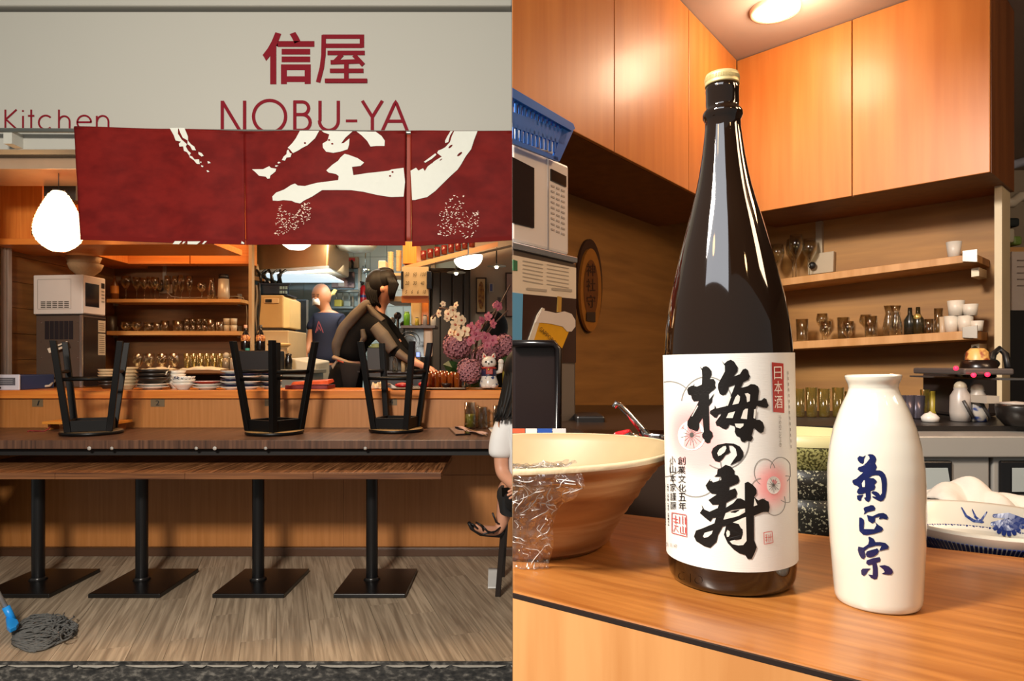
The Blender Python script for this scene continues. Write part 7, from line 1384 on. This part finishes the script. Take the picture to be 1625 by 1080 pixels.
# ---- shelves on the right wall
def rshelf(name, lab, x0, yt0, yb0, x1, yt1, yb1, off=.14):
    a0, a1, b0, b1 = onR(x0,yt0,off), onR(x0,yb0,off), onR(x1,yt1,off), onR(x1,yb1,off); m = MB(); k = nR*(.33-off-.003); m.hexa([a1,b1,b1+k,a1+k,a0,b0,b0+k,a0+k]); o = m.build(name, WOOD(name+'_wood', '#b07c42', '#c4915a', (30,30,4), .5), None, bevel=.0015); return tag(o, lab, 'shelf')
h1 = rshelf('wall_shelf', 'upper wooden shelf behind the bottle, with stemmed glasses and a cup', 1180, 450, 461, 1548, 402, 414)
h2 = rshelf('wall_shelf', 'lower wooden shelf behind the bottle, with blurred glasses and white cups', 1180, 547, 558, 1545, 524, 538)
def sy(x, lo): return (450-48*(x-1180)/368) if not lo else (547-23*(x-1180)/365)
def on_shelf(px, lo, dep=.22):
    yy = sy(px, lo); p = onR(px, yy, .14); return Vector((p.x, p.y, p.z))+nR*(dep-.14)+Vector((0,0,.0006)), p.y/F
for sh, lo in ((h1,0),(h2,1)):
    for x in (1535,):
        y = sy(x, lo); m = MB(); m.poly([onR(x-8,y-6,.13),onR(x+16,y-9,.13),onR(x+16,y+12,.13),onR(x-8,y+11,.13)], nR*.006); m.build('bracket_plate', M('#b5aca0', .3, .6), sh, bevel=.001)
        m = MB(); m.poly([onR(x+6,y+22,.2),onR(x+19,y+20,.2),onR(x+19,y+34,.2),onR(x+6,y+36,.2)], nR*.1); m.build('bracket_foot', M('#b5a58c', .3, .4), sh, bevel=.001)
def rs_item(px, lo, w, h, prof, mat, name, lab, cat, grp=None, dep=.22, n=20):
    c, s = on_shelf(px, lo, dep); s = c.y/F; m = MB(); m.lathe([(p*w/2*s, q*h*s) for p, q in prof], c, n); return tag(m.build(name, mat), lab, cat, grp)
for i, px in enumerate((1222,1238,1252,1263)): rs_item(px, 0, 22, (58,66,70,64)[i], WINE, CLEARB, 'stemmed_glass', 'stemmed glass on the upper shelf behind the bottle, %s right of it' % ('first','second','third','fourth')[i], 'glass', 'stemmed glasses behind the bottle', (.2,.25,.2,.26)[i])
c, s = on_shelf(1300, 0); m = MB(); m.poly([onR(1281,404,.3),onR(1323,398,.3),onR(1322,431,.3),onR(1282,436,.3)], nR*.02); o = tag(m.build('wall_socket', M('#a8967c', .5), bevel=.002), 'white wall socket with a black plug on the wall behind the bottle', 'socket'); m = MB(); m.ball(onR(1289,421,.28), .014, 8); m.build('plug', BLACK, o)
m = MB(); m.poly([onR(1294,352,.31),onR(1304,350,.31),onR(1305,401,.31),onR(1295,403,.31)], nR*.02); tag(m.build('cable_trunk', M('#9c8a70', .5)), 'short vertical cable trunking above the socket behind the bottle', 'trunking')
rs_item(1503, 0, 22, 28, [(0,0),(.7,0),(1,1),(.92,1),(.62,.08),(0,.08)], M('#c9bfb2', .4), 'white_cup', 'single white cup with a saucer edge near the end of the upper shelf', 'cup')
for i, px in enumerate((1262,1284,1300,1318,1336,1354,1372,1392,1412)): rs_item(px, 1, 19, (36,44,30,36,28,38,34,50,48)[i], (TUM,WINE,SNIF,TUM,SNIF,WINE,TUM,CARAFE,CARAFE)[i], CLEARB, 'shelf_glass', 'clear glass on the lower shelf behind the bottle, %s from the bottle' % ('first','second','third','fourth','fifth','sixth','seventh','eighth','ninth')[i], 'glass', 'clear glasses on the lower shelf', (.2,.26)[i % 2])
for i, (px, c_) in enumerate(((1432,'#1c1a12'),(1445,'#2a2210'))): 
    rs_item(px, 1, 17, 44, [(0,0),(1,0),(1,.55),(.4,.75),(.35,1),(0,1)], M(c_, .25), 'dark_bottle', ('small dark bottle left of its twin','small dark bottle with a gold cap')[i]+' on the lower shelf', 'bottle')
c, s = on_shelf(1441, 1); m = MB(); m.ball(c+Vector((0,-.01,.06)), .012, 8); m.build('gold_cap', M('#c2a65c', .3, .6), bpy.data.objects['dark_bottle.001'])
for i, (px, h) in enumerate(((1463,24),(1478,40),(1485,26))): rs_item(px, 1, 13, h, TUM, CLEARB if i != 2 else M('#b59a7c', .4), 'small_jar', ('low glass jar','tall clear jar','tan little jar')[i]+' left of the stacked white cups', 'jar')
for i, (px, up, w, h) in enumerate(((1502,0,21,26),(1524,0,22,25),(1509,26,24,24),(1532,25,22,18),(1543,0,18,16))):
    c, s = on_shelf(px, 1, .2); s = c.y/F; m = MB(); m.lathe([(p*w/2*s, q*h*s+up*s) for p, q in [(0,0),(.82,0),(1,1),(.92,1),(.76,.08),(0,.08)]], c, 20); o = tag(m.build('white_cup', M('#cdc3b4', .4)), 'white cup in the small pile on the lower shelf, '+('bottom left','bottom middle','top left','top right','bottom right')[i], 'cup', 'white cups piled on the lower shelf')
# ---- stainless counter with under-counter fridge
zs = Z(684, 1.5); SST = M('#a3a09a', .38, .35, .04)
sc_ = thing('steel_counter', 'stainless steel under-counter fridge with black door windows behind the white flask', 'counter', (.9, 1.6, .3))
m = MB(); m.box(.55, 1.75, 1.40, 2.0, zs-.045, zs); m.build('worktop', SST, sc_, bevel=.003)
m = MB(); m.box(.57, 1.75, 1.43, 1.98, .3, zs-.05); m.build('body', M('#5d5955', .4, .5), sc_)
def Xs(px): return X(px, 1.42)
for x0, x1 in ((1170,1358),(1362,1570),(1576,1700)):
    m = MB(); m.pbox(x0, x1, 724, 930, 1.415, .015); d = m.build('fridge_door', SST, sc_, bevel=.003)
    m = MB(); m.pbox(max(x0+12,x0), x0+150 if x1 < 1600 else x0+90, 731, 784, 1.408, .01); fr_ = m.build('door_recess', M('#100f10', .25), d, bevel=.004)
    m = MB(); m.poly([P(x,y,1.406) for x, y in ((x0+30,742),(x0+142,742),(x0+148,780),(x0+30,780))]); m.build('recess_plate', M('#9aa3a3', .4), d)
m = MB(); m.pbox(1150, 1640, 718, 724, 1.41, .01); m.build('door_gap', M('#241f1d', .5), sc_)
# things on the steel counter
def on_st(px, Y=1.62): return Vector((X(px,Y), Y, zs+.0006)), Y/F
m = MB(); m.box(.56, 1.74, 1.5, 1.97, zs+.0005, zs+.012); tag(m.build('black_mat', M('#17120f', .4)), 'black mat covering the back of the stainless worktop', 'mat'); zs2 = zs+.0125
def st(px, Y, w, h, prof, mat, name, lab, cat, grp=None, n=20): s = Y/F; m = MB(); m.lathe([(p*w/2*s, q*h*s) for p, q in prof], (X(px,Y), Y, zs2+.0005), n); return tag(m.build(name, mat), lab, cat, grp)
for i, (px, h) in enumerate(((1268,44),(1288,46),(1308,44),(1330,46),(1350,40))): st(px, 1.75, 18, h, TUM, BEER, 'tall_glass', 'tall glass standing on the black mat left of the flask neck, %s' % ('nearest the bottle','second','third','fourth','fifth')[i], 'glass', 'tall glasses on the black mat')
for i, px in enumerate((1425,1439,1453)): st(px, 1.7, 26, 36, TUM, M('#5a5560', .25, .6), 'steel_cup', 'steel cup right of the flask neck, '+('left of three','middle of three','right of three')[i], 'cup', 'steel cups behind the flask')
st(1476, 1.6, 26, 14, [(0,0),(.9,0),(1,.5),(.6,.9),(.25,1),(0,1.2)], M('#d2ccc4', .3), 'porcelain_lid', 'small white porcelain lid on the black mat right of the flask', 'lid')  # only a porcelain lid, with no dish under it
for i, (px, h) in enumerate(((1468,38),(1480,36),(1498,50),(1506,46))): st(px, 1.85, 14, h, TUM, (BEER if i != 1 else M('#a58c2a', .4)), 'slim_glass', ('slim glass','slim yellow glass','tall clear tumbler','clear tumbler by the jars')[i]+' at the back of the black mat, '+('leftmost','second','third','rightmost')[i], 'glass')
for i, (px, w, h) in enumerate(((1524,30,66),(1551,30,62))):
    t = thing('ceramic_jar', 'white ceramic jar with a blue pattern under the red lights, '+('left one','right one')[i], 'jar', (X(px,1.62), 1.62, zs2), 'white ceramic jars'); s = 1.62/F; c = (X(px,1.62),1.62,zs2+.0005)
    m = MB(); m.lathe([(p*w/2*s, q*h*s) for p, q in [(0,0),(.9,0),(1,.2),(.95,.6),(.6,.75),(.65,.8)]], c, 24); m.build('body', M('#a9a098', .3) if i == 0 else WOOD('blue_wave_porcelain', '#2d3f78', '#b0a79c', (30,30,40), .3, 2, lo=.38, hi=.44), t)
    m = MB(); m.ball((c[0],c[1],c[2]+.82*h*s), .014, 10); m.build('knob', M('#b5a890', .4), t)
    m = MB(); m.tube([(c[0]-.01,c[1]-.026,c[2]+.5*h*s), (c[0]+.01,c[1]-.03,c[2]+.1*h*s)], .004, 8); m.build('spoon', M('#3a3634', .4), t)
mc_ = thing('small_machine', 'dark machine with three red indicator lights over the ceramic jars', 'machine', (X(1540,1.75), 1.75, zs2))
m = MB(); s = 1.75/F; m.box(X(1518,1.75), X(1585,1.75), 1.75, 1.9, zs2, Z(590,1.75)); m.build('body', M('#2a2220', .5), mc_, bevel=.01)
m = MB(); m.box(X(1512,1.6), X(1590,1.6), 1.56, 1.76, Z(594,1.6), Z(584,1.6)); m.build('top', M('#6d6460', .35, .5), mc_, bevel=.004)
for (x, y) in ((1517,584),(1545,595),(1567,594)): m = MB(); m.ball(P(x, y, 1.55), .0055, 10); m.build('red_light', EMIT('red_indicator_bright', '#ff2040', 3), mc_)
for x0, x1 in ((1532,1562),(1572,1600)): m = MB(); m.tube([P(x0,584,1.7), P(x0+4,562,1.72), P((x0+x1)/2,553,1.74), P(x1-4,562,1.72), P(x1,584,1.7)], .008, 8); m.build('cable_loop', BLACK, mc_)
m = MB(); m.ball(P(1545,577,1.68), .022, 8, sz=.7); m.ball(P(1572,577,1.68), .02, 8, sz=.7); m.build('knobs', BLACK, mc_)
rb_ = thing('dark_round_jar', 'large dark round pot with a gold patterned lid at the right edge', 'pot', (X(1612,1.5), 1.5, zs2)); s = 1.5/F
m = MB(); m.lathe([(p*s, q*s) for p, q in [(0,0),(20,0),(30,12),(33,30),(31,34),(0,34)]], (X(1618,1.5),1.5,zs2+.0005), 28); m.build('lower_bowl', M('#1a1614', .3), rb_)
m = MB(); m.lathe([(p*s, q*s) for p, q in [(20,34),(22,37),(0,39)]], (X(1612,1.5),1.5,zs2), 24); m.build('white_lid', M('#a89c92', .4), rb_)
m = MB(); m.pbox(1586, 1640, 600, 603, 1.55, .35); m.build('shelf_plate', M('#6d6a68', .3, .7), rb_)
m = MB(); m.lathe([(p*s, q*s) for p, q in [(0,0),(24,0),(28,14),(26,28),(0,34)]], (X(1612,1.5),1.62,Z(599,1.6)), 24); m.build('upper_pot', M('#1b110d', .25), rb_)
m = MB(); m.lathe([(p*s, q*s) for p, q in [(18,30),(16,44),(10,50),(0,50)]], (X(1610,1.5),1.62,Z(599,1.6)), 24); m.build('gold_lid', WOOD('gold_pattern', '#8a3a1c', '#d8a860', (50,50,50), .4, 2, lo=.42, hi=.55), rb_)
m = MB(); m.pbox(1566, 1586, 628, 640, 1.55, .06); tag(m.build('white_tag', M('#a89c8e', .4)), 'small pale tag box right of the ceramic jars', 'box')
# far right: shelf and notice beyond the wall
m = MB(); m.pbox(1592, 1640, 392, 400, 2.6, .3); fs2 = tag(m.build('far_shelf', PALEWOOD), 'pale shelf beyond the wall end at the right edge', 'shelf')
for i, (x, y, w, h, c_) in enumerate(((1603,372,16,20,'#b9b29c'),(1616,380,14,12,'#6d8a3a'),(1606,352,26,14,'#1c2424'))): m = MB(); m.pbox(x-w/2, x+w/2, y-h/2, y+h/2+(2 if i < 2 else 0), 2.62, .06); tag(m.build('stored_box', M(c_, .5), bevel=.008), ('pale box','green box','black lid-like box')[i]+' on the far shelf at the right edge', 'box')
m = MB(); m.pbox(1606, 1640, 399, 492, 2.55, .008); m2 = m.build('notice_sheet', M('#c4b6ab', .6)); tag(m2, 'white notice sheet hanging under the far shelf at the right edge', 'notice'); m = MB(); [m.pbox(1615, 1640, y, y+1.6, 2.545, .002) for y in (412, 422, 432, 442, 452)]; m.build('print', M('#8a7a70', .6), m2)
m = MB(); m.box(X(1592,2.7), 3.6, 2.75, 2.8, .25, Z(400,2.7)); struct(m.build('wall_lower_right', M('#1d1c1e', .5)))
m = MB(); m.tube([P(x, y, 2.9) for x, y in ((1590,275),(1605,262),(1640,252))], .02, 8); tag(m.build('bent_pipe', M('#aab0c0', .4)), 'pale bluish pipe near the ceiling beyond the wall end', 'pipe')
m = MB(); m.tube([P(x, y, 2.8) for x, y in ((1592,320),(1606,322),(1618,312),(1640,310))], .022, 8); tag(m.build('white_hose', M('#cfc3ae', .4)), 'pale curved hose above the far shelf', 'hose')
# ---- stacked bowls behind the bottle
def sb(name, prof, c, mat, lab): m = MB(); m.lathe(prof, c, 48); return tag(m.build(name, mat), lab, 'bowl', 'patterned bowls stacked behind the bottle')
OL = WOOD('olive_crackle', '#3c3a1c', '#8d8a55', (420,420,420), .35, 1, lo=.42, hi=.56); DK = WOOD('dark_star_pattern', '#8f8b74', '#1d1c17', (330,330,330), .4, 1, lo=.33, hi=.40)
cS = Vector((X(1278,.80), .80, 0)); z3 = Z(858,.80)
m = MB(); m.box(cS.x-.1, 1.3, .66, 1.0, z3-.03, z3); 
def bowlp(r, h): return [(0,0),(r*.55,0),(r*.85,h*.25),(r*.98,h*.7),(r,h),(r*.96,h),(r*.8,h*.3),(0,h*.15)]
zb1 = Z(858,.8); sb('patterned_bowl', [(a*1, b+zb1) for a, b in bowlp(.056,.06)], cS, DK, 'dark bowl with a pale star pattern, lowest behind the bottle')
zb2 = zb1+.036; sb('patterned_bowl', [(a, b+zb2) for a, b in bowlp(.058,.058)], cS, DK, 'dark bowl with a pale line pattern, middle of the stack behind the bottle')
zb3 = zb2+.040; sb('patterned_bowl', [(a, b+zb3) for a, b in bowlp(.062,.052)], cS, OL, 'olive crackle-pattern bowl with a cream rim, topmost behind the bottle')
m = MB(); m.lathe([(.0622,zb3+.044),(.0626,zb3+.056),(.060,zb3+.057),(.052,zb3+.03)], cS, 48); m.build('cream_rim', M('#b5ae80', .3), bpy.data.objects['patterned_bowl.003' if 'patterned_bowl.003' in bpy.data.objects else 'patterned_bowl.002'])
lowc = MB(); lowc.box(.02, 1.6, .62, 1.35, zb1-.03, zb1-.0005)
# keep the low shelf behind the counter's back edge
bmv = [Vector((.07,.80,0)), Vector((1.3,.30,0)), Vector((1.5,.95,0)), Vector((.07,.97,0))]
lowc = MB(); lowc.hexa([v+Vector((0,0,zb1-.03)) for v in bmv]+[v+Vector((0,0,zb1-.0005)) for v in bmv]); lw_ = lowc.build('service_shelf', M('#3a2a1e', .5)); tag(lw_, 'dark low service shelf just behind the counter, under the stacked bowls', 'shelf')
# ---- flowered bowl and towel at the right
fb0 = Vector((X(1562,.66), .66, zb1)); fbw = thing('flowered_bowl', 'wide white bowl with blue flower painting inside and blue stripes outside', 'bowl', fb0); 
zr = CZ-.157-zb1; R2 = .086
m = MB(); m.lathe([(0,0),(.036,0),(.044,zr*.2),(.077,zr*.75),(R2,zr-.002),(R2+.001,zr)], fb0, 64); m.build('outside', M('#cfc9bd', .25, var=.02), fbw)
m = MB(); m.lathe([(R2+.001,zr),(R2-.001,zr+.003),(R2-.006,zr+.001),(.070,zr*.62),(.04,zr*.25),(0,zr*.2)], fb0, 64); m.build('inside', M('#c0baac', .25, var=.02), fbw)
m = MB()
for k in range(150): a_ = 2*PI*k/150; m.bar((fb0.x+(.0465)*math.cos(a_), fb0.y+.0465*math.sin(a_), zb1+zr*.2), (fb0.x+(R2-.003)*math.cos(a_), fb0.y+(R2-.003)*math.sin(a_), zb1+zr*.86), .0022, .0008)
m.build('blue_stripe', M('#18265e', .3), fbw)['kind'] = 'stuff'
m = MB()
ipr = [(0,zr*.2),(.04,zr*.25),(.070,zr*.62),(R2-.006,zr+.001),(R2,zr+.003)]
def bp_(x, y):                                               # pixel -> point just above the bowl's inside wall
    d = ray(x, y); t = .55
    while t < .9:
        p = Vector((d.x*t, d.y*t, CZ+d.z*t)); r = math.hypot(p.x-fb0.x, p.y-fb0.y)
        if r < R2:
            for (r0, z0), (r1, z1) in zip(ipr, ipr[1:]):
                if r0 <= r <= r1 and p.z-zb1 <= z0+(z1-z0)*(r-r0)/(r1-r0)+.0016: return p
        t += .0004
    return p
for st_ in ([(1526,805,2),(1533,818,4),(1545,826,5),(1560,828,3)], [(1543,808,1.5),(1548,820,4),(1558,828,4)], [(1566,812,2),(1558,824,4)]): stroke(m, st_, bp_, 3)
for k in range(9):
    a_ = .2+k*.33; stroke(m, [(1600,824,5),(1600+26*math.cos(a_),824+26*math.sin(a_)*.9,7)], bp_, 6)
stroke(m, [(1578,818,6),(1600,818,10),(1625,826,8)], bp_, 6); m.build('blue_flower', M('#182c6a', .3), fbw, fix=False)
tw = MB()
def towel(u, v):
    x = X(1488+165*u, .82); y = .78+.12*v; q = Vector((u*3.2, v*2, 4)); z = zb1-.012+(.032+.016*math.sin(PI*min(1,u*1.3))+.022*abs(noise.noise(q))+.006*math.sin(u*14+v*5))*math.sin(PI*(.08+.84*v))**.7
    return Vector((x, y, z+.020))
tw.grid(towel, 60, 30); tag(tw.build('white_towel', M('#bdb4a8', .9, var=.05, sc=60, bump=.2), solid=.004), 'crumpled white towel behind the blue-flowered bowl', 'towel')
